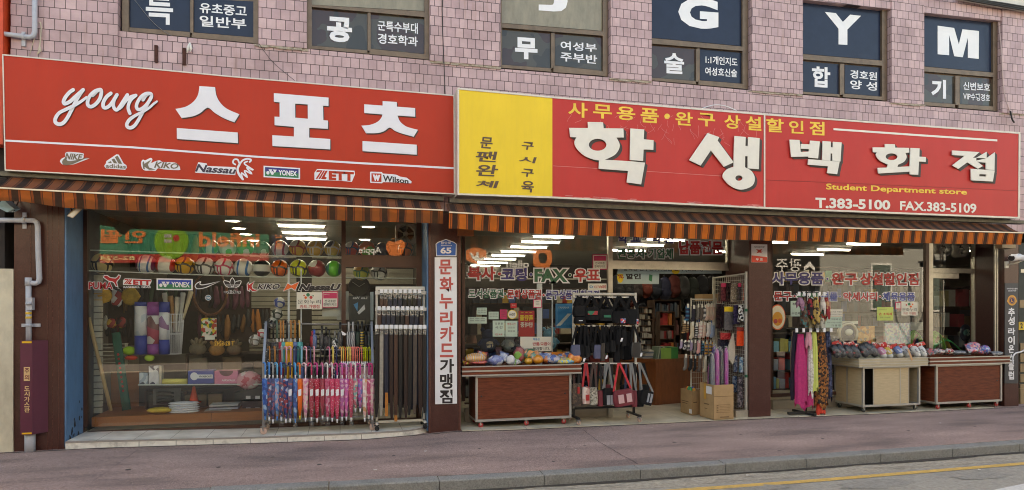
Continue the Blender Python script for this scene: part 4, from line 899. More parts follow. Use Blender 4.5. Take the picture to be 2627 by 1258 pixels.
for v,u in((835,74),(566,62)):
 mb=MB();f=at(u,v,-.02);mb.box(f.x-.075,f.x+.11,-.014,-.002,f.z-.018,f.z+.018)if v>600 else mb.box(f.x-.02,f.x+.02,-.014,-.002,f.z-.09,f.z+.09);mb.lathe([(.034,-.016),(.037,-.016),(.037, .016),(.034, .016)],at(u,v,Yp),12, axis='z' if v>600 else 'x');mb.build('clamp', m_pipe,t)
mb=MB();mb.lathe([(.0285,-.012),(.0295,-.012),(.0295, .012),(.0285, .012)],at(73.5,804,Yp),12,0);mb.lathe([(.0285,-.012),(.0295,-.012),(.0295, .012),(.0285, .012)],at(73.5,815,Yp),12);mb.build('yellow_band',M('yellow tape',(220,180,60),.5),t)
t=thing('pipe_guard', 'maroon metal guard with yellow Korean lettering round the gas pipe foot', 'pipe guard',at(80, 1116,-.1))
a,b,c=[at(u,900,-.15).x for u in(52,83,104)];zb,zt_=at(70, 1116,-.15).z,at(70,875,-.15).z
mb=MB();mb.hexa([(a,-.15,zb),(b,-.15,zb),(b,-.15,zt_),(a,-.15,zt_),(a-.01,-.005,zb),(b,-.005,zb),(b,-.005,zt_),(a-.01,-.005,zt_)])
mb.hexa([(b+.0005,-.149,zb+.001),(c+.02,-.005,zb+.001),(c+.02,-.005,zt_-.001),(b+.0005,-.149,zt_-.001),(b+.0005,-.02,zb+.001),(c,-.004,zb+.001),(c,-.004,zt_-.001),(b+.0005,-.02,zt_-.001)])
mb.build('guard',M('maroon paint',(92,36,56),.45,var=.1, scale=7),t)
mb=MB()
for u0,v0,u1,v1 in((56,876,81,881),(56, 1110,81, 1115)):mb.pbox(u0,v0,u1,v1,-.154, .004,0)
mb.build('yellow_band',M('yellow reflective',(230,176,40),.5),t)
mb=MB();mb.pbox(61,942, 76.5,978,-.1535, .002,0);
for s_,v0 in(('주',945),('의',962)):mb.text(s_,(63,75,v0,v0+13,v0,v0+13),-.156,.02,1)
for k,s_ in enumerate('도시가스관'):v0=991+k*13.6;mb.text(s_,(62,76,v0,v0+12.6,v0+.5,v0+13),-.1535, .025,0)
mb.build('lettering',[M('straw paint',(214,178,128),.6),M('maroon paint dark',(110,34,50),.6)],t)
t=thing('drain_pipe', 'pale grey drain pipe with an elbow at the upper left of the tiled wall', 'pipe',at(88,95,-.05));mb=MB();mb.tube(pw([(89,-60),(89,82),(86,92),(76,96),(0,86),(-80,78)],-.05), .026,12);mb.build('pipe_run', m_pipe,t)
mb=MB();p=at(61,94,-.02);mb.box(p.x-.018,p.x+.018,-.03,-.001,p.z-.11,p.z+.05);mb.lathe([(.028,-.016),(.034,-.016),(.034, .016),(.028, .016)],at(60,94,-.05),12, axis='x');mb.build('clamp', m_pipe,t)
t=thing('rope_end', 'frayed pale rope hanging beside the upper left drain pipe', 'rope',at(100,140,-.03));mb=MB()
mb.tube(pw([(98,60),(104,58),(106,70),(104,100),(102,118),(98,128)],-.03), .006,6);mb.tube(pw([(102,118),(103,130),(95,140)],-.035),[.006, .018, .003],7);mb.tube(pw([(97,62),(88,100),(75,144)],-.025), .004,5);mb.build('strand',M('old rope',(190,180,160),.95),t)
t=thing('rope_knot', 'white rope tuft tied above the left sign', 'rope',at(484,135,-.03));mb=MB();mb.tube(pw([(487,110),(484,122),(480,136)],-.03),[.008, .022, .004],8);mb.tube(pw([(487,110),(490,124),(488,134)],-.04),[.008, .016, .003],8);mb.build('tuft',M('white rope',(214,212,206),.9),t)
for i,u in enumerate((400,472)):
 v=116+i*7;mb=MB();p=at(u,v,YS-.03);mb.box(p.x-.018,p.x+.018,YS-.03,YS-.0005,at(u,v+43,YS-.03).z,p.z);mb.build('iron_strap',M('rusty iron',(78,46,38),.8,.3,var=.3, scale=40), label=('rusty iron strap fixed below the navy upper window', 'rusty iron strap beside the white rope tuft')[i],cat='bracket', group='rusty straps above the left sign')
def wire(label,px,Y,r,mat):mb=MB();mb.tube([at(u,v,Y)for u,v in spline(px,5)],r,5);mb.build('cable',mat, label=label,cat='cable')
wire('thin black cable running down the pier beside the second window',[(1134,-40),(1135,60),(1139,160),(1142,242)],-.015, .006,MC['black cable'])
wire('slack black wire from the first pier to the left sign',[(664,112),(700,160),(756,207)],.0, .003,MC['black cable'])
wire('white cable looping over the crimson sign top',[(1800,279),(1830,270),(1860,272),(1890,284)],-.35, .006, m_white)
wire('pale twisted cord hanging at the last upper window',[(2562,56),(2570,140),(2575,230),(2592,290)],-.01, .006,M('pinkish cord',(196,172,168),.7))
wire('black cable end at the far right of the tiled wall',[(2592,285),(2596,305),(2602,315)],-.02, .013,MC['black cable'])
wire('thin wire slanting across the first upper window',[(345,0),(395,60),(445,95),(475,99)],.06, .0035,M('grey wire',(110,108,108),.6))
t=thing('flood_light', 'beige floodlight tilted down under the left awning', 'light',at(187,545,-.35));Yl=-.35
f=[z5(505,395),z5(548,412),z5(620,345),z5(575,333)];f=[at(u,v,Yl)for u,v in f];mb=MB();mb.hexa(f+[p+Vector((-.03,.14,.05))for p in f]);mb.build('housing',M('beige lamp housing',(176,160,130),.6),t)
mb=MB();f=[z5(512,393),z5(546,405),z5(608,348),z5(575,342)];mb.quad(*[at(u,v,Yl-.004)for u,v in f]);mb.build('lens',M('milky lens',(206,204,196),.2),t)
mb=MB();mb.tube([at(185,545,Yl+.1),at(180,530,-.1),at(180,520,.01)],.01,6);mb.build('bracket', m_brown,t)
t=thing('address_plate', 'blue house number plate 65 on the brown pillar', 'sign',at(1145,659,-.03));Yq=-.02
pent=[e8(50,178),e8(186,178),e8(188,95),e8(172,82),e8(116,62),e8(60,82),e8(46,95)]
mb=MB();mb.poly([pent],Yq,th=.012,m=0);mb.poly([grow(pent,-2.2)],Yq-.002,m=1);mb.build('plate',[m_white,M('address blue',(38,96,180),.4)],t)
mb=MB();mb.text('65',(1130, 1158,635,651,635,651),Yq-.004,.04);mb.text('중앙로',(1131, 1157,620,627,620,627),Yq-.004,.02);mb.text('Jungang-ro',(1131, 1159, 628.5,632, 628.5,632),Yq-.004,.02);mb.build('lettering', m_white,t)
t=thing('pillar_sign', 'tall white sign with red and black Korean letters on the middle pillar', 'sign',at(1144, 1037,-.03))
mb=MB();mb.pquad([e8(43, 1174),e8(190, 1170),e8(188,185),e8(40,185)],-.026, .012);mb.build('board', m_white,t)
for nm,col, items in(('red_letters',(190,84,78),(('문',68,155,200,300),('화',72,165,318,418),('누',72,162,430,532),('리',75,160,548,645),('카',75,166,652,752),('드',75,166,765,858))),('black_letters',(34,28,30),(('가',73,170,868,962),('맹',75,160,968, 1070),('점',73,160, 1075, 1168)))):
 mb=MB()
 for s_,a,b,c,d in items:(x0,y0),(x1,y1)=e8(a,c),e8(b,d);mb.text(s_,(x0,x1,y0,y1,y0,y1),-.029,.03)
 mb.build(nm,M('pillar sign '+nm,col,.5),t)
YD=YG-.004
def sticker(label,fn, mats, name='window_sticker',cat='sticker', group=None):
 mb=MB();fn(mb);return mb.build(name, mats, label=label,cat=cat, group=group)
def q7(x0,x1,y0,y1):(a,c),(b,d)=e7(x0,y0),e7(x1,y1);return(a,b,c,d,c,d)
def outl(mb,s_,q,m,w_=0,off=.03,wo=.085, slant=0):mb.text(s_,q,YD,wo,w_, slant=slant,box=off);mb.text(s_,q,YD-.002,off,m, slant=slant)
SM=[m_white, m_lred, m_ink, m_lnavy, m_lgreen, m_lorange,M('badge blue',(38,66,170),.5)]
CAT=[(330,120),(290,112),(262,92),(245,80),(250,66),(275,66),(300,85),(330,90),(355,92),(375,78),(385,62),(397,66),(390,90),(368,110),(362,130),(372,165),(358,160),(345,132)]
def s1(mb):mb.poly([grow([e7(*p)for p in CAT],2.2)],YD-.0005,m=0);outl(mb, 'PUMA',q7(100,328,126,193),1,off=.025,wo=.075);mb.poly([[e7(*p)for p in CAT]],YD-.0035,m=1)
sticker('red leaping cat sticker at the left of the left shop glass',s1,SM)
def s2(mb):
 def mp(x,y):return(e7(430,92)[0]+(x-920)*.137,e7(430,92)[1]+(y-180)*.115)
 zett(mb,mp, None,YD,1,0);mb.text('BASEBALL GEAR',q7(430,690,163,182),YD,.02,0)
sticker('red slashed letter sticker with small white words on the left glass',s2,SM)
def s3(mb):a,b,c,d,_,_=q7(756, 1070,102,188);badge(mb,(a,b,c,d,c+1.5,d+1),YD,6,4,0)
sticker('blue and green rectangular badge sticker on the left shop glass',s3,SM)
def s4(mb):q=swoosh(q7(1108, 1346,116,192));mb.poly([grow(q,1.8)],YD,m=0);mb.poly([grow(q,-.6)],YD-.003,m=2)
sticker('black tick sticker with white edge on the left shop glass',s4,SM)
def s5(mb):
 for k,pts in enumerate(([(1457,88),(1475,115),(1476,140),(1457,170),(1438,140),(1440,115)],[(1378,118),(1405,118),(1430,130),(1448,172),(1420,172),(1392,152)],[(1538,118),(1510,118),(1485,130),(1468,172),(1496,172),(1524,152)])):
  c=[e7(*p)for p in spline(pts,3, True)];mb.poly([grow(c,1.6)],YD-.0002*k,m=0);mb.poly([grow(c,-.2)],YD-.002-.0002*k,m=2)
 for y in(150,160,170):mb.pquad([e7(1392,y+3),e7(1524,y+3),e7(1524,y),e7(1392,y)],YD-.004,0,0)
 mb.poly([[e7(1425,176),e7(1490,176),e7(1475,190),e7(1440,190)]],YD-.001,m=2);outl(mb, 'adidas',q7(1380, 1533,202,234),2,off=.02,wo=.075)
sticker('black three-leaf sticker with white edge on the left shop glass',s5,SM)
def s6(mb):
 k=[(1600+(x-1213)*.55,118+(y-205)*.68)for x,y in KH];mb.poly([grow([e7(*p)for p in k],2)],YD,m=0);mb.poly([[e7(*p)for p in k]],YD-.003,m=1);outl(mb, 'KIKO',q7(1702, 1905,142,194),2,off=.03,wo=.08, slant=.1)
sticker('red hooked letter sticker with black word on the left shop glass',s6,SM)
def s7(mb):
 k=[(1940,210),(1980,138),(2012,158),(2085,125),(2050,200),(2015,178)];mb.poly([grow([e7(*p)for p in k],1.8)],YD,m=0);mb.poly([[e7(*p)for p in k]],YD-.003,m=5);outl(mb, 'NassaU',q7(2095, 2470,142,206),2,off=.05,wo=.085, slant=.08)
sticker('orange bow sticker with black slanted word on the left shop glass',s7,SM)
m_card=M('cream card',(222,220,208),.7,var=.03);m_pinkb=M('pink card edge',(196,52,96),.6);m_dgrey=M('dark grey print',(72,72,72),.6);m_lred2=M('brick red print',(190,74,70),.6)
PM=[m_card, m_pinkb, m_dgrey, m_lred2, m_lgreen, m_lorange]
def pcard(mb,u0,v0,u1,v1,m,d=0,Y=YD):mb.pquad([(u0,v1),(u1,v1),(u1,v0),(u0,v0)],Y-d, .0015,m)
def n1(mb):
 pcard(mb,*e7(2064,221),*e7(2304,380),0);mb.text('문화누리',q7(2074, 2292,292,332),YD-.002,.0,2);mb.text('카드 가맹점',q7(2094, 2280,340,374),YD-.002,.02,3)
 for(x,y,r,m)in((2172,246,4.5,4),(2135,252,2,3),(2200,270,4,3),(2150,272,3.4,5),(2220,255,1.8,4)):mb.poly([circ(*e7(x,y),r)],YD-.002-r*1e-4,m=m)
sticker('cream card notice with green emblem on the left shop glass',n1,PM, 'notice', 'notice')
def n2(mb):
 pcard(mb,*e7(2303,213),*e7(2457,366),1);pcard(mb,*e7(2311,221),*e7(2449,358),0, .002);pcard(mb,*e7(2316,227),*e7(2445,280),1, .004);mb.text('전국호환',q7(2328, 2434,292,318),YD-.005,.01,2);mb.text('한페이카드',q7(2318, 2444,324,350),YD-.005,.01,2);mb.text('한페이카드',q7(2322, 2375,238,248),YD-.0065,.0,0)
sticker('pink bordered payment card notice on the left shop glass',n2,PM, 'notice', 'notice')
m_tube=EMIT('fluorescent tube',(1,.96,.88),7.0);m_spot=EMIT('downlight',(1,.95,.84),9.0)
def tube_light(u0,u1,v0,v1, ceil, label,grp):
 a,b=atz(u0,v0, ceil-.06),atz(u1,v1, ceil-.06);m_=(a.y+b.y)/2;t=thing('ceiling_light', label, 'light',((a.x+b.x)/2,m_, ceil-.06),grp)
 mb=MB();mb.bar((a.x,m_, ceil-.06),(b.x,m_, ceil-.06),.05,.03);mb.build('tube', m_tube,t)
 mb=MB();mb.box(a.x-.03,b.x+.03,m_-.04,m_+.04, ceil-.044, ceil-.001);mb.build('fitting', m_white,t)
for i,(u0,u1,v)in enumerate(((715,831,580),(726,834,598),(736,836,613))):tube_light(u0,u1,v-1,v+2, CEIL,ORD(i)+' nearest fluorescent tube on the left shop ceiling', 'fluorescent tubes in the left shop')
for i,(u,v)in enumerate(((596,567),(613,586),(630,601),(650,617),(945,582),(936,615))):
 p=atz(u,v, CEIL-.01);t=thing('downlight',ORD(i)+' small round downlight in the left shop ceiling, counted from the left', 'light',p, 'round downlights in the left shop');mb=MB();mb.lathe([(.0,-.004),(.09,-.004),(.09,.0)],p,18);mb.build('lens', m_spot,t);mb=MB();mb.lathe([(.092,-.006),(.12,-.006),(.12, .008),(.092, .008),(.092,-.006)],p,18,cap=False);mb.build('ring', m_white,t)
m_shelfg=GLASS('shelf glass',(.9,.95,.93),1.3,1.0);m_edge=M('glass shelf edge',(200,206,200),.3)
def shelf(label,px,Y,dep):
 t=thing('glass_shelf', label, 'shelf',at((px[0][0]+px[-1][0])/2,px[0][1],Y));mb=MB()
 for(a,b)in zip(px,px[1:]):p,q=at(*a,Y),at(*b,Y);mb.hexa([p-Vector((0,0, .008)),q-Vector((0,0, .008)),q,p,p+Vector((0,dep,-.008)),q+Vector((0,dep,-.008)),q+Vector((0,dep,0)),p+Vector((0,dep,0))])
 mb.build('board', m_shelfg,t);mb=MB()
 for(a,b)in zip(px,px[1:]):p,q=at(*a,Y-.006),at(*b,Y-.006);mb.bar(p-Vector((0,0, .004)),q-Vector((0,0, .004)), .005, .014)
 mb.build('edge', m_edge,t)
YB1=.74
shelf('upper glass shelf of balls in the left shop',[z5(680,650),z5(1939,690),z6(640,702)],YB1,.3)
shelf('lower glass shelf of balls in the left shop',[z5(670,805),z5(1939,852),z6(1195,863)],YB1,.3)
BALLS=[(d2,240,525,103,[(200,180,130),(206,188,140),(34,32,30)], 'panel', 'beige and black football'),(d2,675,535,95,[(226,226,228),(60,110,170),(226,226,228),(120,40,90)], 'wave', 'white football with blue and purple sweeps'),(d2,868,541,94,[(228,222,214),(228,222,214),(206,52,40)], 'wave', 'white football with red flames'),(d2, 1058,549,92,[(222,170,40),(226,178,48),(60,44,30)], 'panel', 'yellow football with dark patches'),(d2, 1257,555,92,[(232,232,228),(232,232,228),(40,40,44)], 'panel', 'white football with black jagged panels'),(d2, 1447,562,90,[(232,228,226),(236,232,230),(206,50,96)], 'panel', 'white football with pink panels'),(d2, 1635,567,90,[(230,230,226),(44,120,190),(230,230,226)], 'wave', 'white volleyball with blue bands'),(d2, 1818,572,87,[(34,36,40),(34,36,40),(214,214,208)], 'stripe', 'black football with white rings'),(z6,170,790,66,[(238,106,28),(238,106,28),(60,36,24)], 'panel', 'orange football with black marks'),(z6,312,790,66,[(214,222,30),(214,222,30),(32,34,28)], 'panel', 'lime yellow football with black marks'),(z6,449,792,66,[(158,34,40),(226,222,218),(158,34,40)], 'panel', 'dark red and white football'),(z6,577,794,62,[(96,214,46),(70,200,60),(24,120,110)], 'wave', 'bright green football'),(z6,785,818,62,[(190,200,70),(214,150,50),(60,120,80)], 'panel', 'multicoloured lime football'),(z6,918,820,62,[(232,232,230),(232,232,230),(44,44,46)], 'panel', 'white and black football'),(d2, 1312,366,76,[(226,228,226),(50,110,150),(70,160,90)], 'wave', 'white football with blue and green curves'),(d2, 1482,378,80,[(84,196,70),(226,230,226),(84,196,70)], 'noise', 'green and white football'),(d2, 1655,378,80,[(226,230,226),(84,190,90),(226,230,226)], 'noise', 'white and green football'),(d2, 1825,380,76,[(228,226,220),(120,110,96),(228,226,220)], 'noise', 'white football with grey lines'),(z6,172,640,62,[(226,220,216),(170,34,44),(226,220,216)], 'wave', 'white and red volleyball'),(z6,305,637,64,[(216,170,60),(222,216,206),(160,50,44)], 'panel', 'yellow white and red volleyball'),(z6,437,641,63,[(220,172,60),(226,220,206)], 'panel', 'yellow and white volleyball'),(z6,567,642,62,[(216,180,70),(40,46,84),(222,220,214)], 'panel', 'yellow and navy volleyball'),(z6,712,645,58,[(190,44,52),(222,222,222),(40,60,120)], 'panel', 'red white and blue volleyball'),(z6,828,643,62,[(230,110,40),(90,190,70)], 'noise', 'orange and green ball'),(z6,945,648,55,[(32,40,76),(38,46,84)], 'noise', 'navy blue ball'),(z6, 1118,648,58,[(236,116,36),(236,116,36),(50,34,28)], 'panel', 'orange basketball with dark seams')]
for i,(zz,x,y,r, cols,kd,ds)in enumerate(BALLS):
 sc=.2594 if zz is d2 else .3404;u,v=zz(x,y);Y=YB1+.13;rr=r*sc/ppm(u,Y)
 mt=P('ball print %d'%i, cols,2.6/rr*.32 if kd=='panel' else(.5/rr*.32 if kd in('wave', 'stripe')else .9/rr*.32),.3,kd, coat=.4)
 mb=MB();mb.ball(at(u,v,Y),rr,26,16);mb.build('sports_ball',mt, label=ds+(' on the upper' if y<700 and zz is z6 or y<450 else ' on the lower')+' glass shelf of the left shop',cat='ball', group='balls on the glass shelves')
m_ply=M('orange brown plywood',(160,98,50),.5,var=.14, scale=5, stretch=(.6,1,5))
t=thing('display_plinth', 'low orange brown plywood plinth inside the left shop window', 'plinth',at(450, 1098,.64));mb=MB();p,q=at(235, 1096,.64),at(543, 1060,.64);r_=at(880, 1060,.64);mb.box(p.x,q.x-.002,.64,1.5,p.z,q.z,0);mb.box(q.x+.002,r_.x,.64,1.5,p.z,q.z,0);mb.build('front_panel', m_ply,t);PZ=q.z
def cab(label,u0,v0,u1,v1,Y,th,mat, name='display_cabinet',cat='cabinet'):
 mb=MB();mb.pbox(u0,v0,u1,v1,Y,th);return mb.build(name,mat, label=label,cat=cat)
shelf('long glass shelf with boxed goods low in the left shop window',[g1(590,648),g1(1990,640)],.74,.45)
cab('brown wooden back panel behind the low display of the left shop',*g1(20,500),*g1(600,980), 1.55,.06, m_ply);cab('dark back board behind the low display of the left shop',*g1(602,330),*g1(3100,985),1.5,.05,M('dark display back',(62,54,48),.8,var=.3, scale=4))
cab('grey shelf front above the boxed goods in the left shop',*g1(600,312),*g1(1310,425),1.2,.3,M('grey shelf front',(108,100,88),.6,var=.2));
def slat(label,u0,v0,u1,v1,Y,th,n_=14):
 t=thing('slat_panel', label, 'panel',at((u0+u1)/2,v1,Y));mb=MB()
 for k in range(n_):a=v0+(v1-v0)*k/n_;mb.pbox(u0,a+1,u1,a+(v1-v0)/n_-1,Y,th)
 mb.build('slats',M('pale slat wall',(186,182,168),.6),t)
slat('pale slatted panel at the left end of the left shop',236,705,262, 1062,.9,.04,22);slat('pale slatted panel deep in the left shop',640,690,760, 1000,2.3,.04,26);slat('grey slatted panel behind the clock',800,690, 1060, 1000,2.4,.04,26)
def roll(label,zz,x0,x1,y0,y1, bands,Y=.95):
 u0,v0=zz(x0,y0);u1,_=zz(x1,y0);v1=y1;a=at((u0+u1)/2,v1,Y);b=at((u0+u1)/2,v0,Y);r=(u1-u0)/2/ppm(u0,Y);h=b.z-a.z
 t=thing('yoga_mat', label, 'mat',a, 'rolled mats standing on the counter');
 for(f0,f1,mt,nm)in bands:mb=MB();mb.lathe([(r,h*f0+.0005),(r,h*f1-.0005)],a,20,cap=True);mb.build(nm,mt,t)
m_rb, m_rw, m_rp=M('mat label blue',(44,62,150),.5),P('mat label white',[(214,214,216),(220,220,222),(190,200,210)],14,.5),M('mat purple',(142,66,142),.5)
yb=g1(0,305)[1]
roll('white and blue rolled mat, left of the purple one',d2,567,684,905,yb,[(0,.36, m_rb, 'label_base'),(.36,.92, m_rw, 'label_body'),(.92,1, m_rb, 'mat_top')])
roll('purple rolled mat with picture label',d2,690,804,905,yb,[(0,.2, m_rp, 'label_base'),(.2,.74,P('mat picture',[(216,206,204),(170,70,90),(222,214,210),(120,80,80)],9,.5), 'label_body'),(.74,1, m_rp, 'mat_top')])
roll('white and blue rolled mat, right of the purple one',d2,806,904,905,yb,[(0,.28, m_rb, 'label_base'),(.28,.8,P('mat picture b',[(216,216,220),(222,222,226),(150,110,150)],9,.5), 'label_body'),(.8,1, m_rb, 'mat_top')])
t=thing('wire_basket', 'white wire basket holding baseball bats', 'basket',at(448,908,1.0));mb=MB();c=at(448,908, 1.02);zt2=at(448,806, 1.02).z
for k in range(22):a=2*math.pi*k/22;mb.tube([(c.x+.08*math.cos(a),c.y+.08*math.sin(a),c.z),(c.x+.115*math.cos(a),c.y+.115*math.sin(a),zt2)], .004,5)
for f_ in(0,.5,.8,1):r=.08+.035*f_;z=c.z+(zt2-c.z)*f_;mb.tube([(c.x+r*math.cos(2*math.pi*k/20),c.y+r*math.sin(2*math.pi*k/20),z)for k in range(21)], .005,5)
mb.build('wires', m_white,t)
for i,(x0,y0,x1,y1,col,ds)in enumerate(((855,815,905, 1200,(190,188,180), 'silver'),(915,845,955, 1200,(178,132,84), 'natural wood'),(985,855,965, 1200,(206,200,188), 'short pale'),(1040,812, 1000, 1200,(196,196,192), 'white capped silver'),(1120,800, 1040, 1080,(226,208,170), 'cream leaning'))):
 a,b=at(*d2(x1,y1), 1.02),at(*d2(x0,y0),1.0);mb=MB();mb.tube([a,a.lerp(b,.4),b.lerp(a,.05),b],[.014,.02, .032, .028],10);mb.build('baseball_bat',M('bat %d'%i,col,.35,var=.06), label=ds+' baseball bat standing in the wire basket',cat='bat', group='bats in the wire basket')
mb=MB();mb.tube([at(*g1(285,945),.8),at(*d2(105, 1060),.75)], .022,10);mb.build('bamboo_sword',M('bamboo',(190,160,112),.5,var=.12, scale=20, stretch=(1,1,.2)), label='bamboo practice sword leaning at the left of the left shop window',cat='sword')
t=thing('sword_bag', 'green cloth sword bag with red stamps leaning in the left shop window', 'bag',at(*g1(465,935),.85));a,b=at(*g1(462,935),.85),at(*g1(340,60),.95);mb=MB();mb.tube([a,b], .052,10, flat=.5);mb.build('cloth',M('bottle green cloth',(24,92,74),.8),t)
mb=MB()
for k in range(9):p=a.lerp(b,.25+.045*k*1.3);mb.ball(p+Vector((0,-.028,0)), .014,8,5,sq=(1,.2,1.2))
mb.build('stamps', m_lred,t)
def blob(name, label,cat,u,v,Y,ru,rv,mat,dep=.6, noise=.12, group=None):
 r=ru/ppm(u,Y);mb=MB();mb.ball(at(u,v,Y),r,18,12,sq=(1,dep,rv/ru), noise=noise);return mb.build(name,mat, label=label,cat=cat, group=group)
m_leather=M('brown glove leather',(98,84,62),.6,var=.25, scale=16, bump=.4)
def glove(label,u,v,w_,h_,Y,mat):
 t=thing('baseball_glove', label, 'glove',at(u,v+h_/2,Y), 'baseball gloves in the window');s=1/ppm(u,Y);c=at(u,v,Y);mb=MB();mb.ball(c-Vector((0,0,h_*s*.15)),w_*s*.42,16,10,sq=(1,.55,.75), noise=.08);mb.build('palm',mat,t)
 for k in range(4):a=R(35+k*32);mb=MB();d=Vector((math.cos(a),0, math.sin(a)));mb.tube([c+d*w_*s*.1,c+d*w_*s*.35,c+d*w_*s*.5],[w_*s*.11,w_*s*.1,w_*s*.06],8);mb.build('finger',mat,t)
glove('dark brown baseball glove with white lacing beside the wire basket',*g1(1265,225),50,34,.95, m_leather);glove('tan baseball glove in clear wrap right of the dark one',*g1(1480,235),46,36,1.0,M('tan leather',(150,104,48),.55,var=.3, scale=18));glove('brown baseball glove in clear wrap near the umbrella rack',*g1(1680,230),44,38, 1.05,M('dull leather',(104,82,58),.6,var=.3, scale=18))
mb=MB();mb.text('T 82-5242',(550,601,876,887,876,887),YD,.02, mirror=True);mb.build('window_lettering',M('gold print',(206,160,60),.5), label='mirrored gold phone lettering low on the left shop glass',cat='lettering')
def pack(name, label,cat,zz,x0,y0,x1,y1,Y,th, mats,fn=None, group=None):
 u0,v0=zz(x0,y0);u1,v1=zz(x1,y1);t=thing(name, label,cat,at((u0+u1)/2,v1,Y), group);mb=MB();mb.pbox(u0,v0,u1,v1,Y,th);mb.build('box', mats[0],t)
 if fn:mb=MB();fn(mb,u0,v0,u1,v1,Y-.002);mb.build('print', mats[1:],t)
 return t
def f1(mb,u0,v0,u1,v1,Y):mb.pquad([(u0+18,v0+21),(u1-2,v0+21),(u1-2,v0+11),(u0+18,v0+11)],Y,0,0);mb.poly([circ(u0+16,v0+15.5,10)],Y-.001,m=0);mb.text('VIVASPORTS',(u0+28,u1-3,v0+13.5,v0+18.5,v0+13.5,v0+18.5),Y-.002,.03,1)
pack('boxed_goods', 'blue cardboard box with white round emblem on the glass shelf', 'box',g1, 1155,486, 1445,640,.76,.2,[M('box blue',(64,76,150),.6), m_white, m_ink],f1)
def f2_(mb,u0,v0,u1,v1,Y):mb.poly([[(u0+12,v0-.1),(u0+48,v0-.1)]+[(u0+30+18*math.cos(a),v0+14*math.sin(a))for a in[k*math.pi/8 for k in range(1,8)]]],Y,m=1);mb.text('AIRWALK',(u0+18,u1-6,v0+22,v0+27,v0+22,v0+27),Y-.001,.02,0)
pack('boxed_goods', 'pink cardboard box with scooped front on the glass shelf', 'box',g1, 1456,492, 1720,640,.76,.2,[M('box pink',(214,128,158),.6), m_white,M('box inside',(120,80,84),.8)],f2_)
pack('boxed_goods', 'white printed box with dark figures on the glass shelf', 'box',g1,712,436,822,642,.77,.1,[P('box print a',[(200,200,204),(212,212,214),(70,66,84)],16)]);pack('boxed_goods', 'pale blue printed pack left of the white printed box', 'box',g1,605,515,700,640,.77,.1,[P('box print b',[(150,166,178),(190,200,206),(60,70,84)],18)]);pack('boxed_goods', 'narrow cream box right of the white printed box', 'box',g1,828,438,858,640,.79,.1,[M('cream box',(190,180,160),.7)])
mb=MB();a,b=at(*g1(870,612),.8),at(*g1(1145,612),.8);mb.tube([a,b], .035,12);mb.build('yellow_roll',M('pale yellow plastic',(218,206,104),.5,var=.1), label='pale yellow roll lying on the glass shelf',cat='roll')
t=thing('traffic_cone', 'small orange cone behind the folded white gloves', 'cone',at(*g1(1222,845),1.1));c=at(*g1(1222,845),1.1);h=at(*g1(1222,672),1.1).z-c.z;mb=MB();mb.lathe([(.06,.0),(.055,.02),(.016,h),(.006,h+.004)],c,18);mb.build('cone_body',M('cone orange',(226,74,34),.5),t);mb=MB();mb.box(c.x-.08,c.x+.08,c.y-.08,c.y+.08,c.z-.01,c.z-.001);mb.build('base',MC['cone orange'],t)
for i in range(5):
 y0=965-i*24;mb=MB();u,v=g1(1108,y0-14);r=37/ppm(u,.8);mb.ball(at(u+random.uniform(-2,2),v,.8),r,20,8,sq=(1,.5, .105), noise=.07);mb.build('glove_bundle', m_white, label=ORD(i)+' white folded glove bundle counted from the bottom of the stack',cat='gloves', group='stack of white gloves')
blob('glove_bundle', 'yellow glove bundle beside the white stack', 'gloves',*g1(835,938),.78,30,8,M('yellow cotton',(208,174,62),.8,var=.2, scale=20),.6)
for i in range(3):mb=MB();x0,y0=g1(1395-(i==0)*60,940+22-i*42);x1,y1=g1(1722-(i==0)*80,962-28-i*30);mb.pbox(x0,g1(0,968-34*i-30)[1],x1,g1(0,968-34*i)[1],.8,.25);mb.build('paper_pad',M('pad paper %d'%i,((196,190,180),(172,176,186),(186,182,178))[i],.7,var=.15, scale=60, stretch=(.2,1,4)), label=('bottom', 'middle', 'top')[i]+' pad of the stack of sketch pads in the left window',cat='pad', group='stack of pads')
for i,(x0,y0,x1,y1)in enumerate(((1770,690, 1990,815),(1770,830, 1990,948))):
 pack('stationery_case',('upper', 'lower')[i]+' black case with white labels behind the umbrella rack', 'case',g1,x0,y0,x1,y1,.95,.2,[m_ink, m_white], lambda mb,u0,v0,u1,v1,Y:[mb.pquad([(u0+k*24+9,v1-1),(u0+k*24+21,v1-1),(u0+k*24+21,v1-9),(u0+k*24+9,v1-9)],Y)for k in range(2)])
m_bag=P('pink packaged goods',[(190,70,90),(214,150,160),(222,206,204)],9,.4, 'noise');blob('bagged_goods', 'pink bagged goods at the right end of the glass shelf', 'bag',*g1(1840,600),.8,30,22, m_bag,.6,.25)
for i,(x,y,r,cl)in enumerate((((395,295),(395,295),74,(70,90,170)),((365,440),(365,440),74,(50,70,60)),((300,560),0,72,(60,60,66)),((165,700),0,62,(200,60,70)),((72,790),0,78,(120,110,100)))):
 u,v=g2(*x);Y=1.1;rr=r*.19453/ppm(u,Y);mb=MB();mb.ball(at(u,v,Y),rr,22,14);mb.build('sports_ball',P('net ball %d'%i,[(226,226,224),(230,230,228),cl],8,.4, 'panel'), label=('blue patched', 'green lined', 'grey patched', 'red patched', 'brown starred')[i]+' white football in the hanging net behind the glass',cat='ball', group='footballs in the hanging net')
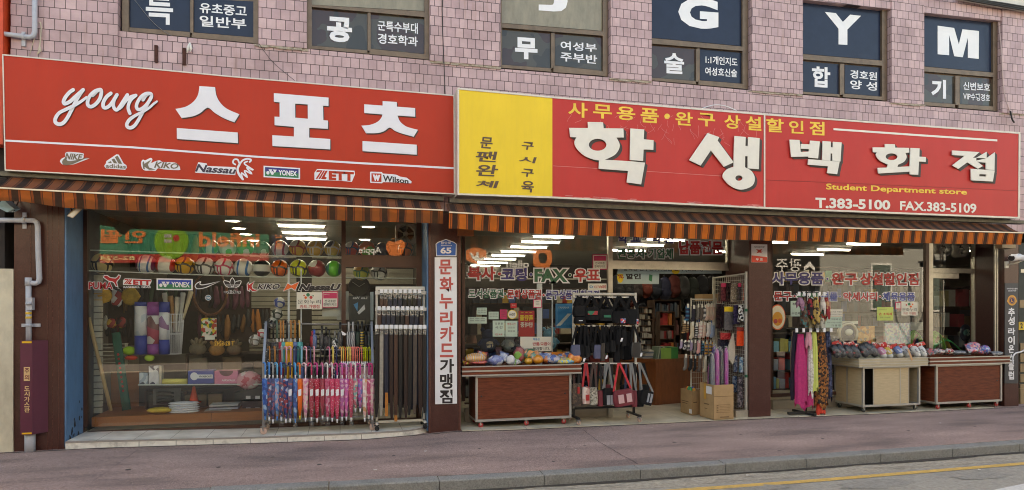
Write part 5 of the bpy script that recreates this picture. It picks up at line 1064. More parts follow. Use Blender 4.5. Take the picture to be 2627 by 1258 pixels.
blob('hanging_gloves', 'yellow rubber gloves hanging under the cat sticker', 'gloves',*d2(228,840),.95,26,20,M('yellow rubber',(214,164,48),.5,var=.2, scale=30),.4,.2);blob('hanging_gloves', 'yellow sports gloves hanging further right by the wall', 'gloves',*d2(520,850),.98,22,22,M('mustard fabric',(176,140,44),.7,var=.3, scale=24),.4,.2);blob('hanging_gloves', 'red and white sports gloves hanging between the yellow pairs', 'gloves',*d2(385,860),.98,15,24,P('red white glove',[(150,40,44),(190,190,196),(60,50,56)],14,.6),.4,.2)
for i,(x,y,w_,h_, cols,ds)in enumerate(((330, 1120,90,100,[(150,40,36),(190,150,60),(40,34,34)], 'red and gold wrapped bundle'),(430, 1110,90,110,[(140,40,40),(60,40,40),(180,140,60)], 'second red and gold wrapped bundle'),(275, 1110,46,140,[(170,166,156),(190,186,178)], 'grey rolled banner'),(200, 1080,80,170,[(30,30,32),(46,44,44)], 'black netting bundle'))):
 blob('wrapped_bundle',ds+' on the left wall of the left shop', 'bundle',*d2(x,y), 1.15,w_*.13,h_*.13,P('bundle print %d'%i, cols,16,.6),.5,.15)
pack('packaged_toy', 'colourful packaged toy with white price label hanging by the gloves', 'package',d2, 1220, 1065, 1370, 1250,.9,.02,[P('toy package',[(180,60,40),(214,204,190),(50,110,60),(220,190,50)],26)], None);mb=MB();a,b=at(*g1(1346,92),.88),at(*g1(1458,140),.88);mb.box(a.x,b.x,.88, .884,b.z,a.z);mb.build('price_label', m_card, label='white price label under the packaged toy',cat='label')
t=thing('hula_hoop', 'brown hoop hanging behind the tick sticker', 'hoop',at(*d2(1310,970),1.3));c=at(*d2(1310,820),1.3);mb=MB();mb.tube([c+Vector((.21*math.cos(k*math.pi/16),0,.3*math.sin(k*math.pi/16)))for k in range(33)], .018,8);mb.build('ring',M('hoop brown',(120,76,48),.5,var=.4, scale=12),t)
t=thing('wall_clock', 'black round wall clock inside the left shop', 'clock',at(*d1(768,170),1.6));c=at(*d1(768,105),1.6);s=.3403/ppm(c.x*0+921,1.6);mb=MB();mb.lathe([(66*s,-.02),(80*s,-.02),(80*s,.02),(66*s,.02),(66*s,-.02)],c,32, axis='y',cap=False);mb.build('rim', m_ink,t);mb=MB();mb.lathe([(0.001,.0),(66*s,.0)],c,32, axis='y',cap=False);mb.build('dial',M('dark dial',(52,52,48),.4),t)
mb=MB();mb.bar(c+Vector((0,-.004,0)),c+Vector((-.1,-.004,.07)), .008, .004,up=(0,1,0));mb.bar(c+Vector((0,-.008,0)),c+Vector((.08,-.008,.05)), .008, .004,up=(0,1,0));mb.build('hands',M('pale hands',(190,190,184),.5),t)
def fan(label,u,v,wpx,Y,hub=(190,186,178)):
 t=thing('wall_fan', label, 'fan',at(u,v+wpx/2,Y));s=1/ppm(u,Y);c=at(u,v,Y);h=wpx/2*s;mb=MB();n_=28;ring=[(h*.9*math.cos(2*math.pi*k/n_),h*.9*math.sin(2*math.pi*k/n_))for k in range(n_)]
 sq=[]
 for x,z in ring:k=h/max(abs(x),abs(z));sq.append((x*k,z*k))
 vs_=[c+Vector((x,0,z))for x,z in ring]+[c+Vector((x,0,z))for x,z in sq]+[c+Vector((x,.08,z))for x,z in ring]+[c+Vector((x,.08,z))for x,z in sq]
 mb.add(vs_,[(k,(k+1)%n_,n_+(k+1)%n_,n_+k)for k in range(n_)]+[(k,(k+1)%n_,2*n_+(k+1)%n_,2*n_+k)for k in range(n_)]+[(n_+k,n_+(k+1)%n_,3*n_+(k+1)%n_,3*n_+k)for k in range(n_)]);mb.build('frame',M('fan plate',(170,166,158),.5),t)
 for k in range(5):
  a=2*math.pi*k/5+.3;d=Vector((math.cos(a),0, math.sin(a)));e_=Vector((math.cos(a+.9),0, math.sin(a+.9)));mb=MB();mb.add([c+d*h*.25+Vector((0,.03,0)),c+d*h*.84+Vector((0,.03,0)),c+e_*h*.84+Vector((0, .055,0)),c+e_*h*.25+Vector((0, .055,0))],[(0,1,2,3)]);mb.build('blade',M('fan blade',(64,60,56),.5),t)
 mb=MB();mb.lathe([(h*.26,.0),(h*.2,-.03),(.001,-.035)],c+Vector((0,.02,0)),18, axis='y');mb.build('hub',M('fan hub',hub,.5),t)
fan('square wall fan at the top right of the left shop window',*z6(1120,530),52,.95)
for i,(x0,y0,x1,y1,ds,col)in enumerate(((690,175,852,358, 'dark poster with blue folded shapes',(44,46,46)),(852,145,876,358, 'narrow pale poster beside the dark one',(180,192,196)),(490,265,632,330, 'white torn paper sheet',(196,198,190)),(600,140,690,355, 'white paper column behind the pink notice',(190,194,188)))):
 pack('poster',ds+' inside the left shop glass', 'poster',d1,x0,y0,x1,y1,YG+.04+.02*i, .004,[M('poster %d'%i,col,.5,var=.06),M('poster blue',(70,150,200),.5), m_white],(lambda mb,u0,v0,u1,v1,Y:[mb.poly([[(u0+12,v0+22),(u0+24,v0+16),(u0+22,v0+40)]],Y,m=0),mb.poly([[(u0+22,v0+42),(u0+40,v0+22),(u0+42,v0+34),(u0+26,v0+48)]],Y-.001,m=1),mb.text('Lea Vea',(u0+10,u1-8,v0+2,v0+8,v0+2,v0+8),Y,.01,1, mirror=True)])if i==0 else None)
def stocked(label,u0,u1,v0,v1,Y, rows, cols,pal,dep=.3,gap=.25, vert=False):
 rnd=random.Random(label);a,b=at(u0,v1,Y),at(u1,v0,Y);t=thing('stock_shelf', label, 'shelf',((a.x+b.x)/2,Y,a.z));mb=MB();H_=b.z-a.z;W=b.x-a.x;wood=M('dark shelf wood',(70,50,38),.7,var=.2)
 if vert:
  mb.box(a.x,b.x,Y+dep,Y+dep+.02,a.z,b.z)
  for k in range(rows):z=a.z+H_*(k+1)/rows-.01;mb.box(a.x,b.x,Y+dep-.02,Y+dep-.001,z,z+.008)
 else:
  for k in range(rows+1):z=a.z+H_*k/rows;mb.box(a.x,b.x,Y,Y+dep,z-.012,z+.004)
  mb.box(a.x-.02,a.x-.001,Y,Y+dep,a.z,b.z);mb.box(b.x+.001,b.x+.02,Y,Y+dep,a.z,b.z);mb.box(a.x,b.x,Y+dep,Y+dep+.02,a.z,b.z)
 mb.build('frame', wood,t)
 mats=[M('stock %d %d %d'%c,c,.55,var=.12, scale=14)for c in pal];mb=MB();cnt=0
 for k in range(rows):
  x=a.x+.01
  while x<b.x-.03 and cnt<400:
   w_=W/cols*rnd.uniform(.6,1.3);h_=H_/rows*rnd.uniform(.5,1-gap*.5);z=a.z+H_*k/rows+.005
   if vert:
    z1_=a.z+H_*(k+1)/rows-.02;c=Vector((x+w_/2,Y+dep-.06-rnd.uniform(0,.06),z1_));mb.tube([c,c-Vector((0,0,h_*.3)),c-Vector((rnd.uniform(-.02,.02),0,h_*.75)),c-Vector((rnd.uniform(-.03,.03),0,h_))],[w_*.15,w_*.42,w_*.48,w_*.25],8,rnd.randrange(len(mats)), flat=.5)
   elif rnd.random()>.1:mb.box(x,min(x+w_*.93,b.x-.005),Y+rnd.uniform(.01,.08),Y+dep-.02,z,z+h_,rnd.randrange(len(mats)))
   x+=w_;cnt+=1
 g=mb.build('stock', mats,t);g['kind']='stuff';return t
DK=[(30,30,33),(44,42,44),(60,44,40),(40,46,60),(76,70,60)]
stocked('hanging dark sports goods on the left wall of the left shop',262,345,735,890, 1.25,2,8,DK+[(150,110,50),(120,40,40)],.2,.2, True);stocked('hanging dark goods behind the wire basket',345,500,715,800,1.5,1,10,DK+[(50,80,60),(40,60,110)],.2,.2, True)
stocked('hanging black straps and cords behind the leaf sticker',500,640,730,880,1.5,2,9,DK[:3]+[(110,60,80),(160,110,60)],.2,.2, True);stocked('hanging coloured ropes behind the red hooked sticker',625,690,790,870,1.2,1,5,[(180,110,40),(40,38,36),(150,60,50),(60,60,60)],.2,.1, True)
stocked('shelf of cartons behind the boxed goods in the left shop',480,690,905,965,1.1,1,5,[(110,88,62),(90,74,56),(120,110,96),(60,56,52)],.3);stocked('shelf of dark cartons behind the white gloves',375,690,995, 1050, 1.15,1,7,[(50,46,44),(86,74,60),(64,60,58),(120,100,76)],.3)
stocked('goods deep in the left shop behind the clock',890, 1066,730, 1000,2.1,5,9,[(120,118,108),(70,70,66),(150,146,134),(50,52,54),(90,100,110)],.25);stocked('hanging goods at the top left of the left shop',235,560,600,690,2.2,1,16,DK+[(60,90,50),(40,50,90),(150,120,50)],.2,.2, True)
t=thing('bat_rack', 'white slatted rack holding short bats at the left of the left window', 'rack',at(270,935,.98));mb=MB()
for k in range(6):y=185+k*42;u0,v0=g1(85,y);u1,v1=g1(475,y+12);mb.pbox(u0,v0,u1,v1,.98,.03)
mb.pbox(*g1(80,180),*g1(110,430), 1.02,.02);mb.pbox(*g1(440,180),*g1(470,430), 1.02,.02);mb.build('rack_slats',M('pale rack',(196,190,176),.5),t)
for x0,x1,y0,y1,ds in((738,743,686, 1090, 'left'),(771,774,690, 1090, 'right')):mb=MB();mb.pbox(x0,y0,x1,y1,YG+.03,.03);mb.build('display_upright', m_white, label=ds+' slim white upright just inside the left shop glass',cat='post', group='uprights inside the left shop glass')
blob('novelty_hat', 'lime green novelty hat beside the rolled mats', 'hat',*g1(490,265),.95,15,11,M('lime felt',(150,190,40),.8),.6,.08);blob('novelty_hat', 'red bow shaped pack below the lime hat', 'pack',*g1(515,345),.93,15,6,M('red felt',(200,60,40),.8),.5,.15);blob('paddle', 'lime table tennis paddle lying on the grey shelf', 'paddle',*g1(720,345),.95,12,9,M('lime rubber',(170,200,70),.6),.3,.03)
t=thing('black_handle_rack', 'grey panel with four black handles low in the left window', 'panel',at(*g1(900,880), 1.12));mb=MB();mb.pbox(*g1(760,690),*g1(1070,880), 1.12,.02);mb.build('panel',M('dull grey panel',(96,100,100),.5),t)
for k in range(4):y=738+k*40;mb=MB();mb.tube([at(*g1(805,y),1.1),at(*g1(830,y-6), 1.07),at(*g1(960,y-2), 1.07),at(*g1(990,y+6),1.1)], .012,7);mb.build('handle', m_ink,t)
mb=MB();u,v=d2(1288,865);mb.poly([circ(u,v,8,7.5,8)],YD,m=1);mb.poly([circ(u,v,7,6.5,8)],YD-.002,m=0);mb.text('TOA',(u-5,u+5,v-2.5,v+2.5,v-2.5,v+2.5),YD-.004,.03,1);mb.build('window_sticker',[M('sticker teal',(60,110,140),.5), m_white], label='small eight-sided blue sticker on the left shop glass',cat='sticker')
m_chrome=M('dull chrome tube',(150,150,152),.35,.8,var=.1);m_wframe=M('white rack frame',(206,202,192),.45,var=.06, dirt=((150,140,124),.5,12));m_rubber=M('black rubber',(30,30,32),.7);m_clear=PLASTIC('clear sleeve',(.95,.96,.96),.07)
m_cwheel=M('pinkish castor wheel',(190,160,146),.5)
def castor(t,p,r, wheel, steel=None,yaw=0):
 steel=steel or m_chrome;p=Vector(p);dx,dy=math.cos(yaw), math.sin(yaw);mb=MB()
 mb.lathe([(r*.2,-.014),(r*.9,-.014),(r,-.008),(r, .008),(r*.9, .014),(r*.2, .014)],p+Vector((0,0,r)),16, axis='y');w_=mb.build('castor', wheel,t)
 mb=MB()
 for s in(-1,1):mb.bar(p+Vector((0,s*.019,r)),p+Vector((-.01,s*.019,r*2.1)), .016, .004,up=(0,1,0))
 mb.box(p.x-.032,p.x+.026,p.y-.024,p.y+.024,p.z+r*2.1,p.z+r*2.1+.012);mb.build('fork', steel,w_)
zs=lambda u,Y:zstep(at(u,900,Y).x)
UR=thing('umbrella_rack', 'three-tier steel umbrella rack on castors in front of the left shop', 'rack',at(810, 1105,.15))
mb=MB();TI=[]
for(vt,Y)in((832,.34),(897.5,.2),(939.5,.05)):
 a,b=at(677,vt-1,Y),at(957,vt+1,Y);mb.tube([a,b], .009,8);TI.append((a,b,Y))
mb.build('rail', m_chrome,UR)
for u in(676,956):
 mb=MB();p0=at(u, 1085,.06);p1=at(u+1,935,.06);p2=at(u+2,830,.35);p3=at(u, 1085,.36);zb=zs(u,.1)+.1
 mb.bar((p0 .x,.06,zb),(p0 .x,.06,p1 .z+.02), .032, .022);mb.bar((p0 .x,.06,p1 .z),(p0 .x,.35,p2 .z+.02),.03, .022);mb.bar((p0 .x,.36,zb),(p0 .x,.36,p2 .z-.01),.03, .022);mb.bar((p0 .x, .075,zb+.02),(p0 .x, .345,zb+.02), .025);mb.build('frame_post', m_chrome,UR)
 for Y in(.06,.36):castor(UR,(p0 .x,Y,zb-.1), .043, m_cwheel)
mb=MB();a,b=at(677, 1085,.36),at(957, 1085,.36);zb=zs(800,.1)+.13;mb.bar((a.x,.36,zb),(b.x,.36,zb),.02);mb.build('stretcher', m_chrome,UR)
CAN={'blue':P('umbrella blue',[(40,84,160),(58,110,186),(36,70,140),(150,180,210)],23), 'navy':P('umbrella navy print',[(44,54,104),(52,66,126),(150,60,70),(170,180,206),(40,48,96)],30), 'greynavy':P('umbrella dusk print',[(76,84,122),(92,98,138),(150,90,104),(60,66,104)],34), 'sky':P('umbrella sky print',[(90,140,190),(128,160,196),(190,150,160),(70,110,170)],27), 'orange':P('umbrella orange',[(222,104,34),(226,112,40)],6), 'pale':P('umbrella pale pink print',[(222,160,178),(230,182,192),(216,200,190),(206,130,160)],27), 'crimson':P('umbrella crimson dots',[(230,190,200),(172,34,62),(170,30,58)],60,.6, 'dots'), 'crimson2':P('umbrella crimson plain',[(168,34,62),(176,40,68)],5), 'pink':P('umbrella pink print',[(200,62,108),(206,80,122),(222,150,174),(192,56,100)],30), 'lilac':P('umbrella lilac print',[(200,96,150),(186,90,160),(220,166,190)],30), 'rose':P('umbrella rose dots',[(232,206,210),(200,60,96),(206,70,104)],48,.6, 'dots'), 'multi':P('umbrella multi print',[(222,170,180),(210,90,120),(120,170,170),(226,210,190),(200,110,130)],34), 'violet':P('umbrella violet print',[(170,70,140),(186,110,170),(110,110,170),(206,150,190)],30), 'magenta':P('umbrella magenta',[(190,40,96),(200,54,110),(226,180,190)],22,.6, 'noise'), 'white':P('umbrella white print',[(226,214,206),(222,180,180),(230,222,214),(200,150,110)],23), 'dark':P('umbrella dark check',[(38,36,38),(52,50,52),(84,80,78)],34), 'black':M('umbrella black',(28,28,30),.6), 'dots':P('umbrella black dots',[(226,222,216),(26,26,28),(28,28,30)],40,.6, 'dots'), 'red':M('umbrella dark red',(150,34,50),.6), 'yellow':M('umbrella yellow',(222,170,50),.6), 'teal':M('umbrella teal',(76,160,160),.6), 'ublue':M('umbrella mid blue',(90,112,160),.6), 'houndstooth':P('umbrella houndstooth',[(20,20,22),(222,222,220)],55,.6, 'voronoi'), 'greystripe':P('umbrella grey stripe',[(60,62,66),(130,130,136),(190,190,192)],12,.6, 'wave'), 'green':P('umbrella black and green',[(26,32,30),(30,80,60),(28,28,30)],12,.6, 'wave'), 'blackyellow':P('umbrella black and yellow',[(26,26,28),(26,26,28),(206,170,50)],9,.6, 'stripe')}
HC={}
def hm(rgb):
 k='handle %d %d %d'%rgb
 return M(k,rgb,.3,var=.06)
WOOD, PINK,WHT,BLU,NAV,BLK,MAG,CLR,YEL,COR,LIM,ORA=(178,120,64),(222,160,176),(222,218,216),(60,130,200),(40,48,90),(28,28,30),(190,60,130),(150,152,154),(226,206,110),(236,130,120),(200,204,40),(230,120,50)
def umbrella(label,bx,bz,Y, hcol,can,L, hook=.6,grp='',r0=.033, sleeve=False,tip=None,hh=.125, tag_=False,hr=.0105):
 t=thing('umbrella', label, 'umbrella',(bx,Y,bz-L),grp);cr=.026;a=hook;ca,sa=math.cos(a), math.sin(a)
 pts=[(math.cos(th_)*cr-cr*.0, math.sin(th_)*cr)for th_ in[math.pi*(1.15-k*1.15/8)for k in range(9)]]
 hp=[Vector((bx+(q[0]-cr)*sa,Y-.012+(-q[0]+cr)*ca*.9,bz+.0+q[1]))for q in pts]
 x0,y0=hp[-1].x,hp[-1].y
 hp=hp+[Vector((x0,y0,bz-hh*.5)), Vector((x0,y0,bz-hh))]
 mb=MB();mb.tube(hp,hr,8);mb.build('handle',hm(hcol),t)
 mb=MB();mb.tube([(x0,y0,bz-hh+.002),(x0,y0,bz-hh-.05)], .0075,8);mb.build('collar', m_white if sum(hcol)>250 else m_chrome,t)
 ph=random.random()*6
 prof=[(.012,bz-hh-.045),(r0*.95,bz-hh-.05),(r0,bz-hh-.09),(r0*.82,bz-hh-.16),(r0*.86,bz-hh-.17),(r0*.8,bz-hh-.3),(r0*.58,bz-L+.15),(r0*.34,bz-L+.05)]
 if prof[-2][1]>prof[-3][1]:prof[-3]=(r0*.74,(prof[-4][1]+prof[-2][1])/2)
 mb=MB();mb.lathe([(q,z)for q,z in prof],(x0,y0,0),18,wob=lambda i,k:.13*math.sin(k*2.09+i*.5+ph)+.05*math.sin(k*.7+ph));mb.build('canopy',can,t)
 mb=MB();mb.lathe([(r0*.3,bz-L+.05),(r0*.22,bz-L),(.001,bz-L-.002)],(x0,y0,0),8);mb.build('tip',tip or m_white,t)
 if tag_:mb=MB();zt_=bz-hh-.2;mb.hexa([(x0-.016,y0-r0-.004,zt_-.06),(x0+.018,y0-r0-.004,zt_-.05),(x0+.02,y0-r0-.004,zt_+.03),(x0-.018,y0-r0-.004,zt_+.02),(x0-.016,y0-r0,zt_-.06),(x0+.018,y0-r0,zt_-.05),(x0+.02,y0-r0,zt_+.03),(x0-.018,y0-r0,zt_+.02)]);mb.build('paper_tag', m_white,t)
 if sleeve:mb=MB();mb.lathe([(r0*1.15,bz-hh-.03),(r0*1.1,bz-hh-.3),(r0*.7,bz-L-.06)],(x0,y0,0),12,cap=False,wob=lambda i,k:.15*math.sin(k*2.3+ph));mb.build('sleeve', m_clear,t)
 return t
ROW=[(62,BLU, 'blue', 'bright blue'),(92,BLU, 'navy', 'navy printed'),(120,CLR, 'greynavy', 'dusky blue printed'),(152,(90,170,210), 'sky', 'light blue printed'),(183,BLU, 'navy', 'navy printed with blue handle'),(217,NAV, 'navy', 'navy printed with navy handle'),(250,NAV, 'greynavy', 'dusky printed with navy handle'),(288,(60,160,220), 'blue', 'blue with sky blue handle'),(322,ORA, 'orange', 'plain orange yellow-tipped'),(365,(226,190,198), 'pale', 'pale pink printed'),(410,(196,70,110), 'crimson', 'crimson dotted'),(452,MAG, 'crimson', 'crimson dotted with magenta handle'),(493,(206,110,150), 'crimson2', 'plain crimson'),(530,WHT, 'pink', 'pink printed with white handle'),(566,(226,200,206), 'rose', 'rose dotted'),(603,MAG, 'rose', 'rose dotted with magenta handle'),(640,(206,90,160), 'lilac', 'lilac pink printed'),(672,(210,150,200), 'lilac', 'lilac printed'),(708,(220,110,150), 'rose', 'rose dotted with pink handle'),(740,WHT, 'multi', 'many-coloured short'),(776,(200,80,150), 'violet', 'violet printed short'),(810,WHT, 'white', 'white and pink printed'),(842,MAG, 'magenta', 'magenta printed'),(866,(206,60,130), 'pale', 'pale pink printed, last')]
for i,(x,hc,cn,ds)in enumerate(ROW):
 a,b,Y=TI[2];u=d1(x,0)[0];f=(u-677)/280;bz=a.z+(b.z-a.z)*f+.012;L=.69+random.uniform(-.02,.03)
 if x in(740,776):L=.59
 umbrella('%s umbrella, %s from left in the front row'%(ds,ORD(i)),at(u,940,Y).x,bz,Y-.012,hc,CAN[cn],L, random.uniform(.2,1.2), 'umbrellas in the front row', .039,i%3==1 or x in(493,530,708),M('yellow tip',(226,196,60),.5)if cn=='orange' else(hm(BLU)if cn in('blue', 'sky')else None),.12,x in(250,322,410,452,493,530,566,603,640))
MID=[(95, WOOD, 'dots', 'black dotted'),(135, WOOD, 'dark', 'dark checked'),(188,CLR, 'red', 'dark red'),(222, PINK, 'yellow', 'yellow'),(255, PINK, 'yellow', 'yellow pink-handled'),(292,NAV, 'navy', 'navy printed'),(318,(20,70,76), 'teal', 'teal'),(337,(140,200,220), 'ublue', 'mid blue'),(372, PINK, 'dark', 'dark checked pink-handled'),(402,NAV, 'black', 'black'),(430, PINK, 'dark', 'checked pink-handled'),(478,BLK, 'black', 'black plain'),(510,BLK, 'dark', 'checked black-handled'),(545,(196,110,140), 'crimson2', 'crimson'),(572,YEL, 'houndstooth', 'houndstooth'),(598,NAV, 'navy', 'navy'),(634,(236,180,110), 'pale', 'pale pink'),(648,YEL, 'pink', 'pink'),(663,ORA, 'pink', 'pink orange-handled'),(680,YEL, 'lilac', 'lilac'),(692,YEL, 'pale', 'pale'),(703,YEL, 'rose', 'rose'),(715,COR, 'rose', 'rose coral-handled'),(727,COR, 'pink', 'pink coral-handled'),(739,COR, 'pale', 'pale coral-handled'),(753,COR, 'lilac', 'lilac coral-handled'),(770,COR, 'rose', 'rose'),(788,COR, 'white', 'white'),(804,LIM, 'white', 'white lime-handled'),(815,LIM, 'pale', 'pale lime-handled'),(828,LIM, 'white', 'white lime'),(850,LIM, 'pale', 'pale lime')]
for i,(x,hc,cn,ds)in enumerate(MID):
 a,b,Y=TI[1];u=d1(x,0)[0];f=(u-677)/280;bz=a.z+(b.z-a.z)*f+.012
 umbrella('%s umbrella, %s from left in the middle row'%(ds,ORD(i)if i<30 else 'last' if i==31 else 'second last'),at(u,900,Y).x,bz,Y-.012,hc,CAN[cn],.72, random.uniform(.1,1.0), 'umbrellas in the middle row', .024,i%4==2,hh=.19 if x<620 else .16,hr=.009 if x<620 else .0062)
TOPR=[(82,BLK, 'dots', 'black dotted'),(122,BLK, 'dark', 'dark checked'),(150,(80,104,90), 'black', 'black green-handled'),(178, WOOD, 'red', 'red and white'),(198, WOOD, 'teal', 'teal'),(226,BLK, 'yellow', 'yellow black-handled'),(255, WOOD, 'yellow', 'yellow wood-handled'),(286, WOOD, 'ublue', 'mid blue'),(320,(206,168,108), 'teal', 'teal pale-handled')]
for i,(x,hc,cn,ds)in enumerate(TOPR):
 a,b,Y=TI[0];u=d1(x,0)[0];bz=a.z+.012
 umbrella('%s umbrella, %s from left in the back row'%(ds,ORD(i)),at(u,835,Y).x,bz,Y-.012,hc,CAN[cn],.86, random.uniform(.2,.9), 'umbrellas in the back row', .036,x in(82,150),hh=.2)
STR=[(430,430,510, 'ublue',(40,90,190), 'folded blue'),(416,440,500, 'red',(160,40,50), 'folded red'),(487,400,560, 'black',BLK, 'boxed black'),(520,410,565, 'dark',BLK, 'checked'),(545,430,560, 'black',BLK, 'plain black'),(585,440,565, 'houndstooth',(120,120,116), 'houndstooth'),(625,372,560, 'dark',BLK, 'long dark checked'),(690,370,560, 'greystripe',(170,170,172), 'grey striped'),(722,370,560, 'greystripe',(170,170,172), 'grey striped second'),(760,368,560, 'green',(40,40,42), 'black and green golf'),(790,368,560, 'blackyellow',BLK, 'black and yellow golf'),(822,400,562, 'black',BLK, 'black golf'),(848,395,562, 'green',BLK, 'black and green last')]
for i,(x,y0,y1,cn,hc,ds)in enumerate(STR):
 u,v0=d1(x,y0);_,v1=d1(x,y1+60);Y=.33;a,b=at(u,v0,Y),at(u,v1,Y);t=thing('umbrella',ds+' straight-handled umbrella in the back row of the rack', 'umbrella',b, 'straight umbrellas in the back row');h=a.z-b.z
 mb=MB();mb.tube([a,(a.x,Y,a.z-h*.32)], .014,10);mb.build('handle',hm(hc),t)
 mb=MB();ph=i;mb.lathe([(.02,a.z-h*.3),(.032,a.z-h*.36),(.034,a.z-h*.6),(.026,b.z)],(a.x,Y,0),14,wob=lambda i_,k:.12*math.sin(k*2.1+ph));mb.build('canopy',CAN[cn],t)
 if i%2==0:mb=MB();mb.lathe([(.037,a.z-h*.2),(.04,b.z)],(a.x,Y,0),10,cap=False,wob=lambda i_,k:.2*math.sin(k*2.3+ph));mb.build('sleeve', m_clear,t)
mb=MB();f=[d1(640,470),d1(660,474),d1(675,463),d1(633,438)];f=[at(u,v,.27)for u,v in f];mb.hexa(f+[p+Vector((0, .002,0))for p in f]);mb.build('paper_tag', m_white, label='white paper tag hanging on the back row of umbrellas',cat='tag')
BR=thing('belt_rack', 'white belt rack on black castors beside the middle pillar', 'rack',at(1028, 1103,.12));Yb=.12;mb=MB()
zb=zs(1028,.12)+.06
for x in(901, 1256):
 u=d1(x,0)[0];a=at(u,d1(0,112)[1],Yb);mb.bar((a.x,Yb,zb+.02),(a.x,Yb,a.z),.03, .022)
a,b=at(d1(893,0)[0],d1(0,119)[1],Yb),at(d1(1262,0)[0],d1(0,119)[1],Yb);mb.bar(a,b,.03,.05);mb.bar((a.x,Yb,zb+.03),(b.x,Yb,zb+.03), .022,.03);mb.build('frame', m_wframe,BR)
for y,Y in((152,.08),(276,.03),(410,-.02)):
 a,b=at(d1(888,0)[0],d1(0,y)[1],Y),at(d1(1275,0)[0],d1(0,y)[1],Y);mb=MB();mb.bar(a,b,.03, .045);mb.bar(a+Vector((.03,0,0)),a+Vector((.03,Yb-Y,0)),.02);mb.bar(b-Vector((.03,0,0)),b+Vector((-.03,Yb-Y,0)),.02);mb.build('hook_rail', m_wframe,BR)
for x in(898, 1256):
 u=d1(x,0)[0]
 for Y in(-.02,.26):p=at(u, 1100,Yb);castor(BR,(p.x,Y,zb-.06),.03, m_rubber, m_rubber)
 mb=MB();p=at(u, 1100,Yb);mb.bar((p.x,-.04,zb+.02),(p.x,.28,zb+.02),.03,.03);mb.build('foot', m_wframe,BR)
m_buckle=M('belt buckle steel',(170,168,164),.25,.9)
BC={'black':(22,21,22), 'dark brown':(46,31,27), 'brown':(70,46,36), 'navy':(32,36,52), 'tan':(176,112,52), 'pale grey':(150,144,134), 'grey brown':(76,66,60)}
def belt(label,u,v0,v1,Y,col,grp,wpx=7.2, tail=None):
 t=thing('belt', label, 'belt',at(u,v1,Y),grp);w_=wpx/ppm(u,Y)/2;a,b=at(u,v0,Y),at(u,v1,Y);mb=MB();n_=7;sw=random.uniform(-.012, .012);vs_=[]
 for k in range(n_+1):
  f=k/n_;z=a.z+(b.z-a.z)*f;x=a.x+sw*f*f;ww=w_*(1 if k<n_ else .55);y=Y+.006*math.sin(f*3+u)
  vs_+=[(x-ww,y,z),(x+ww,y+.004,z),(x+ww,y+.008,z),(x-ww,y+.004,z)]
 fs=[(4*k+j,4*k+(j+1)%4,4*k+4+(j+1)%4,4*k+4+j)for k in range(n_)for j in range(4)]+[(0,1,2,3),(4*n_+3,4*n_+2,4*n_+1,4*n_)]
 mb.add(vs_,fs);mb.build('strap',M('belt '+col,BC[col],.4,var=.2, scale=20, bump=.15),t)
 if tail:mb=MB();p=at(u,v1,Y-.012);mb.box(p.x-w_*.8+sw,p.x+w_*.8+sw,Y-.014,Y-.009,b.z-.02,b.z+tail);mb.build('strap_end',M('belt tan',BC['tan'],.4,var=.2),t)
 s=ppm(u,Y);mb=MB();zc=a.z;W=.021;Hh=.03
 for(x0,x1,z0,z1_)in((-W,W,Hh-.008,Hh),(-W,W,-Hh,-Hh+.008),(-W,-W+.007,-Hh+.008,Hh-.008),(W-.007,W,-Hh+.008,Hh-.008)):mb.box(a.x+x0,a.x+x1,Y-.018,Y-.008,zc+z0,zc+z1_)
 mb.build('buckle', m_buckle,t);mb=MB();mb.box(a.x-.02,a.x+.02,Y-.03,Y-.0265,zc+Hh+.002,zc+Hh+.05);mb.build('hanger_tag', m_white,t)
 mb=MB();mb.box(a.x-.022,a.x+.022,Y-.025,Y-.022,zc-.05,zc+Hh);mb.build('sleeve', m_clear,t)
rnd=random.Random(11)
for j,(y,ye,Y,xs_)in enumerate(((172, 1010,.05,(937,968, 1002, 1040, 1077, 1113, 1150, 1187, 1222)),(300, 1030,.0,(918,953,988, 1023, 1058, 1095, 1130, 1165, 1200, 1238)),(440, 1100,-.05,(900,937,972, 1010, 1045, 1080, 1117, 1153, 1190, 1227, 1260)))):
 for i,x in enumerate(xs_):
  col=({937:'pale grey',972:'navy', 1010:'dark brown', 1045:'brown', 1080:'black', 1117:'dark brown', 1190:'grey brown', 1227:'dark brown'}.get(x, 'black'))if j==2 else rnd.choice(['black', 'black', 'dark brown', 'brown', 'navy', 'black'])
  ve=d1(0,ye+rnd.uniform(-45,10))[1]
  belt('%s belt, %s from the left on the %s rail of the belt rack'%(col,ORD(i),('top', 'middle', 'bottom')[j]),d1(x,0)[0],d1(0,y)[1],ve,Y,col, 'belts on the %s rail'%('top', 'middle', 'bottom')[j],9.4,{972:.28, 1045:.06}.get(x)if j==2 else None)
m_vr, m_vn, m_vg, m_vb=M('vinyl red',(176,46,48),.5),M('vinyl navy',(60,54,120),.5),M('vinyl green',(44,98,70),.5),M('vinyl blue',(84,92,158),.5)
VM=[m_white, m_vr, m_vn, m_vg, m_vb]
def vin(label,zz, items,Y=YD):
 mb=MB()
 for s_,x0,x1,y0,y1,m,off in items:
  (a,c),(b,d)=zz(x0,y0),zz(x1,y1)
  if s_=='.':mb.poly([circ((a+b)/2,(c+d)/2,(b-a)/2+1)],Y,m=0);mb.poly([circ((a+b)/2,(c+d)/2,(b-a)/2)],Y-.002,m=m)
  else:mb.text(s_,(a,b,c,d,c+.4,d+.4),Y,off+.075,0,box=off);mb.text(s_,(a,b,c,d,c+.4,d+.4),Y-.002,off,m)
 mb.build('window_lettering',VM, label=label,cat='lettering')
